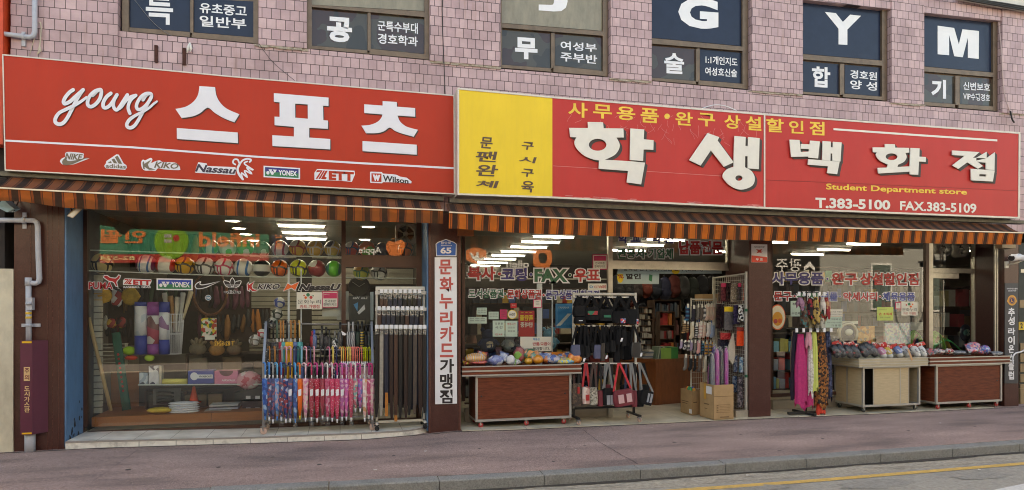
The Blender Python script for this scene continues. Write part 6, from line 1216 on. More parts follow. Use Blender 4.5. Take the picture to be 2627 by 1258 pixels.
vin('large red, navy and green copy shop lettering on the right shop glass',g3,[('복사',68,310,288,408,1, .035),('.',332,360,340,366,1,0),('코팅',362,588,298,415,2, .035),('.',612,638,345,371,2,0),('FAX',655,945,308,424,3, .045),('.',955,980,350,376,3,0),('우표', 1005, 1230,308,422,1, .035)])
vin('smaller gift voucher lettering below the copy shop lettering',g3,[('도서상품권',76,382,486,566,3, .025),('.',388,408,520,540,3,0),('문화상품권',418,716,490,570,1, .025),('.',725,745,530,550,1,0),('문구상품권',755, 1040,495,576,2, .025),('취급점', 1055, 1225,497,575,2, .025)])
vin('navy school supplier lettering on the glass above the shop doorway',z7,[('학 교',780,950,520,600,2, .035),('.',982,994,560,572,2,0),('학 원', 1035, 1195,524,602,2, .035),('납품전문', 1240, 1570,582,684,1,.04)])
vin('green office supplier lettering on the glass above the shop doorway',z7,[('관공서',775,975,640,715,3,.03),('.',980, 1000,670,690,3,0),('기업체', 1008, 1195,640,716,3,.03)])
vin('navy and red discount lettering on the gift window glass',z8,[('사무용품',-2,390,818,912,2, .035),('.',410,428,860,878,2,0),('완구',450,645,822,914,1, .035),('상설할인점',665, 1106,824,916,1,.03)])
vin('smaller red and blue stationery lettering on the gift window glass',z8,[('문구',15,150,966, 1034,1,.03),('.',163,180,992, 1009,1,0),('팬시',190,345,968, 1034,3,.03),('선물',372,496,968, 1034,4,.03),('.',508,522,994, 1008,4,0),('악세사리',538,796,970, 1034,1,.03),('.',808,824,994, 1010,1,0),('체육용품',833, 1078,970, 1034,4,.03)])
m_grn, m_lime, m_bluep=M('mint paper',(190,210,196),.7),M('lime paper',(196,212,120),.7),M('poster sky blue',(60,140,190),.5)
NM=[m_card, m_lred, m_dgrey, m_lred2, m_grn, m_lime, m_pinkb, m_bluep, m_yellow]
def notice(label,zz,x0,y0,x1,y1,m, lines=(),Y=None, border=None, mirror=False):
 u0,v0=zz(x0,y0);u1,v1=zz(x1,y1);Y=YD if Y is None else Y;t=thing('notice', label, 'notice',at((u0+u1)/2,v1,Y));mb=MB()
 if border is not None:pcard(mb,u0-2,v0-2,u1+2,v1+2, border,-.001,Y)
 pcard(mb,u0,v0,u1,v1,m, .001,Y);mb.build('sheet',NM,t)
 if lines:
  mb=MB()
  for s_,a,b,c,d,k,off in lines:mb.text(s_,(u0+(u1-u0)*a,u0+(u1-u0)*b,v0+(v1-v0)*c,v0+(v1-v0)*d,v0+(v1-v0)*c,v0+(v1-v0)*d),Y-.003,off,k, mirror=mirror)
  mb.build('print',NM,t)
 return t
def rules(n_,a=.1,b=.9):return[('='*3,a,b,.15+.7*k/n_,.15+.7*k/n_+.25/n_,2,.0)for k in range(n_)]
PAY=[('전국호환',.15,.85,.5,.68,2,.01),('한페이카드',.1,.9,.74,.92,2,.01)]
notice('pink edged payment card notice at the right of the copy window',g3, 1172,188, 1290,308,0,PAY, border=6);mb=MB();a=g3(1178,194);b=g3(1284,238);pcard(mb,*a,*b,0, .003);mb.build('pink_band', m_pinkb,bpy.data.objects['notice'])
notice('camera recording notice below the payment card notice',g3, 1126,438, 1290,496,0,[('CCTV녹화중',.34,.97,.25,.75,1,.02),('O',.08,.26,.3,.7,7,.03)])
for ar in(('small red notice on the copy window glass',445,612,498,655,1,[('특스트',.2,.8,.3,.5,0,0)]),('upper white paper on the copy window glass',148,650,236,712,4, rules(3)),('second white paper on the copy window glass',252,686,340,752,4, rules(3)),('wide white strip low on the copy window glass',70,732,235,790,4, rules(2)),('dark red leaflet on the copy window glass',352,666,412,752,6, rules(4,.2,.8)),('left closing hours sheet on the copy window glass',288,764,392,905,4,[('오 픈 전',.2,.85,.12,.26,2,.01),('시 간',.2,.85,.34,.5,2,.01),('안내',.2,.8,.8,.92,1,.01)]),('right closing hours sheet on the copy window glass',400,766,505,905,4,[('영업시간',.15,.85,.14,.28,1,.01)]+rules(3,.2,.8)[1:])):
 notice(ar[0],g3,*ar[1:5],ar[5],ar[6])
notice('red poster with yellow mirrored letters in the copy window',g3,515,678,655,905,1,[('폭탄폴',.08,.92,.16,.38,8,.03),('판매중',.12,.9,.44,.64,0,.02),('* * *',.15,.85,.05,.1,8,.03)],YG+.03, None, True)
notice('returns notice framed in white at the bottom of the copy window',g3,530,906,806, 1032,0,[('반품/교환이',.4,.96,.38,.62,1,.02),('불가합니다.',.4,.94,.72,.93,2,.02),('제품은',.4,.62,.08,.26,7,.02)])
notice('blue poster beside the bag rack in the copy window',g3,840,615,990,832,7,[('YAMAHA',.15,.8,.12,.2,0,0),('/',.05,.95,.4,.9,0,.0)],YG+.03)
notice('small framed card above the copy window mullion',g3,650,585,714,645,0, rules(2,.25,.75), border=6)
mb=MB();u,v=g3(460,710);mb.poly([circ(u,v,12)],YD-.001,m=8);mb.poly([circ(u,v, 10.5)],YD-.003,m=0);mb.text('m20',(u-7,u+7,v-4,v+3,v-4,v+3),YD-.005,.02,2);mb.build('window_sticker',NM, label='round cream sticker with gold rim on the copy window glass',cat='sticker')
mb=MB()
for u0,u1 in((1378, 1391),(1416.5, 1418.5)):mb.pbox(u0,725,u1, 1026,YG+.02,.03)
mb.build('display_upright', m_white, label='white upright post just inside the copy window',cat='post')
mb=MB();a,b=at(1193,714,YG+.05),at(1560,717,YG+.05);mb.bar(a,b,.01,.02);mb.build('display_rail', m_silver, label='thin metal rail across the inside of the copy window',cat='rail')
notice('lime hand sanitiser note on the gift window glass',z8,793, 1082,916, 1183,5,[('손 소독제',.12,.92,.42,.62,1,.02),('판매가 5,000원',.2,.8,.72,.82,2,0),('입고 되었습니다',.1,.6,.14,.2,2,0)])
t=notice('cream card notice with small emblem on the gift window glass',z8,977, 1042, 1100, 1145,0,[('문화누리',.06,.94,.45,.7,2,0),('카드 가맹점',.12,.9,.76,.95,3,.01)]);mb=MB()
for(x,y,r,k)in((1036, 1060,3.5,4),(1015, 1066,2,3),(1048, 1078,2.8,8),(1062, 1062,2,8)):mb.poly([circ(*z8(x,y),r)],YD-.003-r*1e-4,m=k)
mb.build('emblem',[m_lgreen]*3+[m_lred2, m_lgreen, m_lime, m_pinkb, m_bluep, m_lorange],t)
notice('small purple framed card on the gift window glass',z8,936, 1050,970, 1092,0, rules(1,.3,.7), border=6)
notice('white approval sheet behind the scarf stand',g6,540,196,695,264,0,[('자랑스러운 가맹점',.1,.95,.25,.45,2,0),('사회적 거리두기 가맹점',.1,.95,.65,.82,2,0)])
notice('mint sheet below the white approval sheet',g6,535,268,692,366,4,[('전자복권',.2,.95,.12,.3,2,.0),('자랑스러운 판매점',.1,.95,.45,.58,2,0),('가 맹 점',.35,.9,.7,.9,2,.01)])
notice('folded mint sheet left of the scarf stand',g6,212,118,306,262,4,[('성인',.15,.9,.12,.28,2,.02),('수면복',.1,.95,.72,.88,2,.01)])
t=thing('round_sticker', 'round yellow snack sticker beside the right granite pillar', 'sticker',at(1994,848,YD));mb=MB();u,v=g6(90,270);mb.poly([circ(u,v, 20.5,33)],YD-.001,m=0);mb.poly([circ(u,v,19,30)],YD-.003,m=1);mb.poly([circ(u,v+4,13,18)],YD-.005,m=2);mb.poly([circ(u-5,v+10,5,6)],YD-.007,m=3);mb.poly([circ(u+6,v+9,5,6)],YD-.0075,m=0);mb.build('disc',[m_lorange,M('sticker cream',(240,224,190),.5),M('sticker amber',(232,160,50),.5), m_lred2],t)
RL=[(1370, 1470,608),(1340, 1433, 621.5),(1312, 1401, 634.5),(1288, 1372,646),(1264, 1343,656),(1245, 1320,665),(1227, 1298,674),(1211, 1279,682),(1184, 1250,695),(1613, 1700,629),(1662, 1754,616),(1570, 1652,643),(1811, 1860,646),(1715, 1770, 704.5),(2176, 2254,627),(2101, 2176,641),(2035, 2107,653),(1978, 2014,622),(2478, 2500,644)]
for i,(a,b,v)in enumerate(RL):
 p,q=atz(a,v-1, CEIL-.06),atz(b,v+1.5, CEIL-.06);
 if p.y>9.4:p.y=q.y=9.4
 tube_light(a,b,v-1,v+1.5, CEIL, '%s fluorescent tube on the right shop ceiling, seen at %s'%(ORD(i), 'the copy window' if i<9 else 'the doorway' if i<14 else 'the gift window'), 'fluorescent tubes in the right shop')
m_wood=M('red brown wood laminate',(110,57,39),.5, spec=.25,var=.38, scale=5, stretch=(1.2,1,9), dirt=((80,42,30),.6,4,(1,1,7)));m_beige=M('beige laminate',(190,172,140),.5,var=.12, scale=7, stretch=(1,1,9));m_alu=M('cart aluminium',(184,182,176),.35,.5,var=.08)
m_redw=M('red castor wheel',(170,60,60),.5);m_beige2=M('ribbed beige rail',(182,170,146),.5,var=.1);m_void=M('dark cabinet inside',(30,24,20),.8)
def cart(label, tray, body, foot, depth,Yf, wood, wheel, trims, doors, castors,lip=.06):
 (ut0,ut1,vt0,vt1),(ub0,ub1,vb0,vb1)=tray, body
 a,b=at(ut0,vt1,Yf-lip),at(ut1,vt0,Yf-lip);c,d=at(ub0,vb1,Yf),at(ub1,vb0,Yf);zf=min(zfloor(c.x), zfloor(d.x))+.005
 t=thing('display_cart', label, 'cart',((c.x+d.x)/2,Yf,zf));r=.035;z0=zf+r*2.1+.012;zt,zl=b.z,a.z;Yb=Yf+depth;
 mb=MB()
 for(x0,x1,y0,y1)in((a.x,b.x,Yf-lip,Yf-lip+.02),(a.x,b.x,Yb+lip-.02,Yb+lip),(a.x,a.x+.02,Yf-lip+.0201,Yb+lip-.0201),(b.x-.02,b.x,Yf-lip+.0201,Yb+lip-.0201)):mb.box(x0,x1,y0,y1,zl,zt)
 mb.box(a.x+.0201,b.x-.0201,Yf-lip+.0201,Yb+lip-.0201,zl,zl+.07);mb.build('tray', trims[0],t)
 mb=MB();h=zt-zl
 for f0,f1 in trims[1]:
  z0_,z1_=zl+h*f0,zl+h*f1;o=.006
  mb.box(a.x-o,b.x+o,Yf-lip-o,Yf-lip-.0005,z0_,z1_);mb.box(a.x-o,a.x-.0005,Yf-lip,Yb+lip,z0_,z1_);mb.box(b.x+.0005,b.x+o,Yf-lip,Yb+lip,z0_,z1_);mb.box(a.x,b.x,Yb+lip+.0005,Yb+lip+o,z0_,z1_)
 mb.build('tray_trim', m_alu,t)
 zb0,zb1=z0,zl-.0015;mb=MB();q=.03
 mb.box(c.x+q,d.x-q,Yb-.02,Yb-.005,zb0+q,zb1-q,0);mb.box(c.x+.004,c.x+.012,Yf+q,Yb-q,zb0+q,zb1-q,0);mb.box(d.x-.012,d.x-.004,Yf+q,Yb-q,zb0+q,zb1-q,0);mb.box(c.x+q,d.x-q,Yf+q,Yb-q,zb0+.004,zb0+.012,1);mb.box(c.x+q,d.x-q,Yf+.2,Yf+.21,zb0+q,zb1-q,1);mb.build('carcass',[wood, m_void],t)
 mb=MB()
 for x in(c.x,d.x-q):
  for y in(Yf,Yb-q):mb.box(x,x+q,y,y+q,zb0,zb1)
 for y in(Yf,Yb-q):
  for z in(zb0,zb1-q):mb.box(c.x+q+.0005,d.x-q-.0005,y+.002,y+q-.002,z,z+q)
 for x in(c.x,d.x-q):
  for z in(zb0,zb1-q):mb.box(x+.002,x+q-.002,Yf+q+.0005,Yb-q-.0005,z,z+q)
 if doors[0]=='beige':x=c.x;mb.box(x-.002,x+.004,Yf+depth*.52,Yf+depth*.52+.025,zb0+q,zb1-q)
 mb.build('frame', m_alu,t);W=d.x-c.x-2*q;x0=c.x+q
 for k,(f0,f1,yo)in enumerate(doors[1]):
  mb=MB();mb.box(x0+W*f0+.001,x0+W*f1-.001,Yf+.006+yo,Yf+.014+yo,zb0+q+.001,zb1-q-.001);dr=mb.build('sliding_door', wood,t)
  if doors[0]=='beige':
   mb=MB()
   for xx in(x0+W*f0+.001,x0+W*f1-.011):mb.box(xx,xx+.01,Yf+.002+yo,Yf+.0055+yo,zb0+q+.001,zb1-q-.001)
   mb.build('door_edge', m_alu,dr)
  else:
   hx=x0+W*(f0+.04 if k==0 else f1-.045);mb=MB();mb.lathe([(.001,-.001),(.012,-.001),(.012, .002)],(hx,Yf+.0055+yo,(zb0+zb1)/2+.03),14, axis='y');mb.build('finger_hole', m_ink,dr)
 for f in castors:
  for y in(Yf+.05,Yb-.06):castor(t,(c.x+(d.x-c.x)*f,y,zf),r, wheel, m_alu)
 return t,a,b,zl+.07,zt
TR3=((-.02,.12),(.42,.58),(.9, 1.02))
Yc1=gf(1235, 1098).y;Yc2=gf(2215, 1060).y;Yc3=gf(2400, 1052).y
K1=cart('brown laminate display cart of inflatable toys beside the middle pillar',(1186, 1491,934,966),(1220, 1466,970, 1082),0,.5,Yc1, m_wood, m_redw,(m_wood,TR3),('wood',((0,.47,0),(.465,1, .009))),(.06,.53,.93))
K2=cart('beige laminate display cart of slippers left of the brown one',(2204, 2381,917,943),(2214, 2361,948, 1043),0,.62,Yc2, m_beige,M('dark castor wheel',(60,62,60),.6),(m_beige2,((-.02,.06),(.3,.36),(.62,.68),(.94, 1.02))),('beige',((.16,.66,0),(.66,.83, .009))),(.05,.95))
K3=cart('brown laminate display cart of bagged goods at the far right',(2386, 2591,913,938),(2402, 2571,943, 1035),0,.5,Yc3, m_wood, m_redw,(m_wood,TR3),('wood',((0,.47,0),(.465,1, .009))),(.06,.53,.95))
m_film=PLASTIC('crinkled film',(.92,.94,.95),.15);m_film2=PLASTIC('thin film',(.96,.97,.97),.07)
def lump(name, label,cat,p,r,mat,sq=(1,1,1), noise=.1, group=None, film=None,seg=18):
 t=thing(name, label,cat, Vector(p)-Vector((0,0,r*sq[2])), group);mb=MB();mb.ball(p,r,seg,12,sq=sq, noise=noise);mb.build('body',mat,t)
 if film:mb=MB();mb.ball(p,r*1.13,14,9,sq=sq, noise=.22);mb.build('wrapping', film,t)
 return t
def onK(K,u,v,dy=.12):
 Y=K[1].y+dy;return at(u,v,Y)
s1_=lambda px,p:px/ppm(proj(p)[0],p.y)
for i,(x,y,r)in enumerate(((635,606,34),(714,592,45),(790,592,36))):p=onK(K1,*d3(x,y));lump('toy_orange',('small', 'large', 'medium')[i]+' orange inflatable fruit on the brown cart', 'toy',p,s1_(r*.3079,p),M('toy orange %d'%i,((224,160,40),(232,150,44),(232,128,50))[i],.35,var=.1, scale=9),(1,1,.86),.02, 'orange inflatable fruits', m_film2)
for zx,zy,rx,ry,nm, cols,kd in((190,582,80,30, 'yellow and red inflatable ring in wrapping at the left of the brown cart',[(226,180,50),(214,90,50),(206,196,190)], 'wave'),(215,616,70,14, 'red mesh bag under the yellow inflatable ring',[(180,60,60),(200,90,80)], 'noise'),(365,602,62,32, 'clear bag of blue toys on the brown cart',[(150,160,200),(110,120,180),(200,204,214)], 'noise'),(485,598,34,30, 'white ball shaped toy in wrapping on the brown cart',[(222,222,226),(210,212,220)], 'noise'),(650,552,60,34, 'orange and green inflatable in wrapping behind the oranges',[(226,150,70),(60,120,90),(216,170,120)], 'noise'),(560,560,44,54, 'white packet with black and green print standing on the brown cart',[(214,214,214),(150,60,60),(110,170,50),(60,70,110)], 'voronoi'),(840,592,60,28, 'blue printed inflatable packet on the brown cart',[(70,100,170),(190,180,190),(120,150,200)], 'noise'),(940,608,80,22, 'clear bag with yellow and blue toys on the brown cart',[(190,170,160),(220,210,90),(110,170,210)], 'noise'),(1020,582,58,38, 'orange mesh bag at the right end of the brown cart',[(236,130,40),(240,150,60),(226,110,40)], 'noise')):
 p=onK(K1,*d3(zx,zy),.2 if zy<570 else .1);r=s1_(rx*.3079*1.12,p);lump('bagged_toy',nm, 'toy',p,r,P('toy '+nm[:24], cols,12,.4,kd),(1,.6,ry/rx*1.2),.2, 'bagged toys on the brown cart', m_film2)
mb=MB();a,b=at(*d3(775,556),Yc1+.36),at(*d3(975,530),Yc1+.36);mb.box(a.x,b.x,Yc1+.36,Yc1+.42,a.z,b.z);mb.build('flat_box',M('orange carton',(222,130,40),.6), label='flat orange box at the back of the brown cart',cat='box')
def slipper(label,K,zz,x,y,L,Wd,mat, stripe_=None, film=None, lean=.5,grp='slippers and shoes on the beige cart', header=None, sole=None):
 u,v=zz(x,y);p=onK(K,u,v,.1);s=1/ppm(u,p.y);L,Wd=L*s,Wd*s;t=thing('slipper', label, 'footwear',p-Vector((0,0,L*.3)),grp)
 dr=Vector((-.25, lean,.8)).normalized();sd_=Vector((1,.1,.2)).normalized();nn=dr.cross(sd_).normalized()
 def shell(f0,f1,k0,off,m,nm):
  mb=MB();pts=[p+dr*L*(f-.5)+nn*off for f in(f0,f0+(f1-f0)*.15,f0+(f1-f0)*.5,f0+(f1-f0)*.85,f1)];mb.tube(pts,[Wd*.3*k0,Wd*.46*k0,Wd*.5*k0,Wd*.44*k0,Wd*.24*k0],12);mb.build(nm,m,t)
 shell(0,1,.9, .012, sole or M('slipper sole',(206,204,200),.6), 'sole');shell(.28,.98,1,-.004,mat, 'upper')
 if stripe_:
  mb=MB()
  for k in range(3):q=p+dr*L*(-.08+.1*k)-nn*(Wd*.47+.0);mb.bar(q-sd_*Wd*.44,q+sd_*Wd*.44, .006, .006)
  mb.build('stripe', stripe_,t)
 if header:mb=MB();q=p+dr*L*.62;mb.bar(q-sd_*Wd*.6,q+sd_*Wd*.6, .004,.05,up=(0,0,1));mb.build('header_card', header,t)
 if film:mb=MB();mb.tube([p+dr*L*(f-.5)for f in(-.08,.3,.8, 1.15)],[Wd*.5,Wd*.66,Wd*.66,Wd*.3],9);mb.build('wrapping', film,t)
m_rb_=P('red black shoe',[(150,34,44),(34,32,36),(44,42,46),(120,30,40)],16,.35);m_head=M('red header card',(200,50,44),.5)
for i,(x,y)in enumerate(((60,385),(125,375),(215,385),(300,390),(400,380),(515,375),(455,350))):slipper('red and black shoe in clear wrapping, %s from the left on the beige cart'%ORD(i if i<4 else(4,6,5)[i-4]),K2,g7,x,y,36,19, m_rb_, None, m_film2, header=m_head if i%2 else None, sole=M('shoe sole',(50,50,54),.6))
for i,(x,cl,st,ds)in enumerate(((632,(214,136,176), m_white, 'pink'),(708,(226,190,70), m_white, 'yellow'),(830,(110,134,196), m_white, 'blue'),(925,(196,196,200), m_ink, 'pale grey'),(1040,(222,222,222), m_ink, 'white black-striped'),(1118,(224,224,226), m_ink, 'second white black-striped'))):slipper(ds+' striped slipper in a bag on the beige cart',K2,g7,x,405-(x>800)*12,30,18 if x<1000 else 19,M('slipper '+ds,cl,.6),st, m_film2, header=m_head)
mb=MB();p=onK(K2,*g7(965,425),.0);mb.hexa([p+Vector(q)for q in((.03,-.008,-.1),(.06,-.008,-.09),(-.02,-.008,.09),(-.05,-.008,.08),(.03,-.005,-.1),(.06,-.005,-.09),(-.02,-.005,.09),(-.05,-.005,.08))]);mb.build('price_tag',M('tan paper tag',(206,160,120),.7), label='tan paper tag hanging over the beige cart rim',cat='tag')
for i,(x,y,rx,ry, cols,ds)in enumerate(((1205,385,40,25,[(190,60,60),(120,120,126)], 'red headed packet at the left end'),(1320,400,70,30,[(190,46,48),(214,200,196),(90,90,96)], 'red and white packet'),(1450,400,60,28,[(200,60,60),(220,214,210),(70,70,76)], 'red striped packet'),(1560,410,80,22,[(120,122,128),(150,152,158)], 'grey packet'),(1740,350,80,60,[(60,64,140),(220,120,130),(190,190,200)], 'clear bag with blue and pink toy'),(1880,375,60,45,[(210,80,130),(70,110,190),(190,190,200)], 'clear bag with pink toys'),(2010,408,80,12,[(150,152,158),(130,132,138)], 'flat grey packet'))):
 p=onK(K3,*g7(x,y-8),.14);r=s1_(rx*.24,p);lump('bagged_goods',ds+' on the far right cart', 'bag',p,r,P('k3 goods %d'%i, cols,22,.4, 'noise'),(1,.7,ry/rx),.15, 'packets on the far right cart', m_film2)
Yr=gf(1640, 1085).y+.22;GR=thing('bag_rack', 'black footed rack with cream top bar hung with bags by the doorway', 'rack',at(1560, 1060,Yr));m_bl=M('black rack paint',(34,34,36),.5)
zf_=zfloor(at(1560, 1000,Yr).x);mb=MB();pl_,pr_=at(g4(175,0)[0],755,Yr),at(g4(1065,0)[0],755,Yr);mb.tube([at(g4(165,0)[0],g4(0,85)[1],Yr),at(g4(1078,0)[0],g4(0,88)[1],Yr)],.02,12);mb.bar((pl_.x,Yr,zf_+.2),(pl_.x,Yr,pl_.z+.02),.03);mb.bar((pr_.x,Yr,zf_+.2),(pr_.x,Yr,pr_.z+.02),.03);mb.build('frame', m_wframe,GR)
BRL=[]
for x0,x1,y,Y in((185, 1060,128,Yr-.05),(190, 1105,541,Yr-.08),(285, 1145, 1080,Yr-.12)):
 a,b=at(*g4(x0,y),Y),at(*g4(x1,y),Y);mb=MB();mb.bar(a,b, .018);mb.bar(a,(a.x,Yr,a.z), .012);mb.bar(b,(b.x,Yr,b.z), .012);mb.build('hook_rail', m_wframe,GR);BRL.append((a,b,Y))
mb=MB();a,b=at(1472, 1060,Yr).x,at(1626, 1060,Yr).x;mb.bar((a,Yr,zf_+.2),(b,Yr,zf_+.2),.03);
for x in(a,b):mb.bar((x,Yr+.22,zf_+.09),(x,Yr-.22,zf_+.09), .035, .025);mb.bar((x,Yr,zf_+.1),(x,Yr,zf_+.21),.03)
mb.build('base', m_bl,GR)
for x in(a,b):
 for y in(Yr-.19,Yr+.19):castor(GR,(x,y,zf_),.03, m_cwheel, m_chrome)
def bag(label,zz,x0,y0,x1,y1,tx,ty,mat, smat,Y,grp, tilt=0, strap=.012, flap=None,dep=.05,two=True):
 mx_=(x1-x0)*(.13 if ty<600 else .04);(u0,v0),(u1,v1),(ut,vt)=zz(x0-mx_,y0),zz(x1+mx_,y1),zz(tx,ty);strap*=1.5 if ty<600 else 1.15;a,b=at(u0,v1,Y),at(u1,v0,Y);w_,h_=b.x-a.x,b.z-a.z;c=(a+b)/2;t=thing('bag', label, 'bag',(c.x,Y,a.z),grp);ct,st=math.cos(tilt), math.sin(tilt)
 def L(x,y,z):return Vector((c.x+x*ct-z*st,Y+y,c.z+x*st+z*ct))
 mb=MB();n_=20;prof=[]
 for i in range(7):
  f=i/6;z=-h_/2+h_*f;k=(.86,.98,1,.99,.96,.92,.8)[i];row=[]
  for j in range(n_):
   th_=2*math.pi*j/n_;cx_,sy_=math.cos(th_), math.sin(th_);e=.55
   row.append(L(w_/2*k*math.copysign(abs(cx_)**e,cx_),dep*(1.1-.35*f)*math.copysign(abs(sy_)**e,sy_),z))
  prof.append(row)
 vs_=[p for r in prof for p in r];mb.add(vs_,[(i*n_+j,i*n_+(j+1)%n_,(i+1)*n_+(j+1)%n_,(i+1)*n_+j)for i in range(6)for j in range(n_)],0, True);mb.add(prof[0],[tuple(range(n_))]);mb.add(prof[-1],[tuple(range(n_))]);mb.build('body',mat,t)
 top=at(ut,vt,Y);mb=MB()
 for sgn in((-1,1)if two else(0,)):q=L(sgn*w_*.42,0,h_*.46);mb.bar(top+Vector((sgn*.01, .004*sgn,.01)),q, strap*2, .005,up=(0,1,0))
 mb.build('strap', smat,t)
 if flap:
  mb=MB()
  for(fx0,fx1,fz0,fz1)in flap[1]:mb.hexa([L(w_*fx0,-dep*1.12-.006,h_*fz0),L(w_*fx1,-dep*1.12-.006,h_*fz0),L(w_*fx1,-dep-.01,h_*fz1),L(w_*fx0,-dep-.01,h_*fz1),L(w_*fx0,-dep*.7,h_*fz0),L(w_*fx1,-dep*.7,h_*fz0),L(w_*fx1,-dep*.6,h_*fz1),L(w_*fx0,-dep*.6,h_*fz1)])
  mb.build('pocket', flap[0],t)
 return t
mk,mk2,mnv,mgs=M('bag black',(18,18,21),.75,var=.2, spec=.2),M('bag charcoal',(26,26,28),.75,var=.2, spec=.2),M('bag slate blue',(76,80,108),.6),M('grey strap',(120,122,122),.7)
m_tagb=P('swing tag',[(60,120,190),(200,60,60),(214,214,214)],60)
G1='bags on the top rail of the bag rack';Yt=BRL[0][2]
for i,(x0,y0,x1,y1,tx,ds,fl)in enumerate(((185,250,335,400,260, 'black backpack', None),(340,270,520,455,430, 'black backpack with red and green print',(P('red green badge',[(150,40,44),(30,110,80),(30,30,33)],12),((-.3,.3,-.1,.2),))),(530,300,720,470,620, 'black waist bag with green print',(M('deep green print',(30,110,80),.6),((-.15,.25,-.2,.0),))),(735,330,940,500,830, 'black holdall with blue and red tags',(m_tagb,((-.05,.22,-.5,-.12),))),(930,300, 1095,515, 1010, 'black backpack at the right end',(m_tagb,((.2,.32,-.5,-.15),))),(200,410,330,510,265, 'dark bag with white tick mark',(m_white,((-.2,.1,-.1,.0),))))):
 bag(ds+' on the top rail of the bag rack',g4,x0,y0,x1,y1,tx,128,mk if i%2 else mk2,mk,Yt-.02-.02*(i%2),G1,0, .016,fl,.06)
G2='bags on the middle rail of the bag rack';Yt=BRL[1][2]
for i,(x0,y0,x1,y1,tx,ty,mt,ds,dep)in enumerate(((150,812,268,965,240,545,mnv, 'slate blue box bag',.05),(262,810,330,985,300,545,mk, 'narrow black bag',.03),(345,830,405,985,350,545,mk2, 'charcoal pouch',.03),(420,780,490,920,440,545,mk, 'small black pouch',.03),(474,812,566, 1010,520,545,mnv, 'slate blue sling pouch',.03),(570,790,620, 1045,590,545,M('brown pouch',(60,52,46),.7), 'long brown pouch', .025),(625,780,690,920,650,545,mk, 'black phone pouch',.03),(705,750,775,915,735,545,mk2, 'charcoal round pouch', .035),(790,590,850,810,815,545,mk, 'long black sling bag',.03),(860,590,925,830,890,545,mk2, 'long charcoal sling bag',.03),(760,900,830, 1060,790,545,mk, 'low black pouch', .025),(1010,778, 1132,995, 1040,545,M('black leather',(38,38,40),.35), 'flat black leather satchel',.04))):
 bag(ds+' on the middle rail of the bag rack',g4,x0,y0,x1,y1,tx,ty,mt,mk,Yt-.01-.02*(i%3),G2, random.uniform(-.08,.08), .011, None,dep)
for i,(x,y,ds)in enumerate(((652,990, 'white hanging tag, upper'),(330, 1030, 'white hanging tag, left'),(870,740, 'white hanging tag, centre'),(1150,955, 'white hanging tag, right'))):mb=MB();u,v=g4(x,y);p=at(u,v,Yt-.09);mb.hexa([p+Vector((dx*.8+dz*.3,dy,dz))for dy in(0, .003)for dx,dz in((-.018,-.025),(.018,-.025),(.018, .025),(-.018, .025))]);mb.build('swing_tag', m_white, label=ds+' among the bags on the middle rail',cat='tag', group='swing tags on the bags')
mb=MB();a,b=at(*g4(415, 1070),Yr+.06),at(*g4(690,960),Yr+.06);mb.box(a.x,b.x,Yr+.06,Yr+.12,a.z,b.z);mb.build('red_box',M('rust red carton',(120,40,32),.7), label='rust red box behind the bags on the bag rack',cat='box')
G3='shoulder bags on the bottom rail of the bag rack';Yt=BRL[2][2];mgram=P('brown monogram',[(70,54,46),(96,76,60),(52,42,38)],50);mgram2=P('grey monogram',[(150,144,130),(106,100,90),(176,170,156)],50);mmar=M('maroon nylon',(112,34,48),.55,var=.15)
m_pk=M('bag pink panel',(206,168,170),.5);m_sv=M('bag silver panel',(150,152,158),.4)
for i,(x0,y0,x1,y1,tx,mt,sm_,ds,fl,tl)in enumerate(((1000,790, 1078,975, 1040, mgram,mk2, 'brown monogram shoulder bag',(m_vr,((-.05,.15,.05,.35),)),0),(1082,820, 1146,960, 1115,P('pink white bag',[(196,160,150),(214,196,186),(170,110,104)],14),M('red strap',(178,44,52),.6), 'pink and white bag with red strap',(m_vr,((-.15,.25,-.3,.05),)),0),(1144,825, 1206,970, 1180, mgram2,M('brown strap',(70,50,46),.6), 'grey monogram bag', None,0),(1206,850, 1252,980, 1225, mmar,mk, 'narrow maroon bag', None,0),(1254,830, 1338,975, 1300,mk2,mgs, 'black bag with white panels',(m_sv,((-.2,.1,-.45,.1),(.15,.4,-.45,.1))),0),(1490,850, 1535,985, 1490, mmar,mgs, 'maroon pouch with grey strap', None,0),(1530,850, 1590,985, 1515,mk,mk, 'black pouch',(m_vr,((.1,.4,-.3,.0),)),0),(1560,850, 1668,970, 1560,mk2,mgs, 'black bag with silver stripes and grey strap',(m_sv,((.0,.12,-.3,.35),(.2,.34,-.3,.35))),-.25),(1345,840, 1505,980, 1390, mmar,M('bright red strap',(196,46,58),.6), 'large red shoulder bag with pink panels',(m_pk,((-.3,-.04,-.3,.22),(.1,.34,-.3,.22))),.13))):
 bag(ds+' on the bottom rail of the bag rack',d3,x0,y0,x1,y1,tx,628,mt,sm_,Yt-.01-.02*(i%3)-(.05 if i==8 else 0),G3,tl, .013,fl, .045)
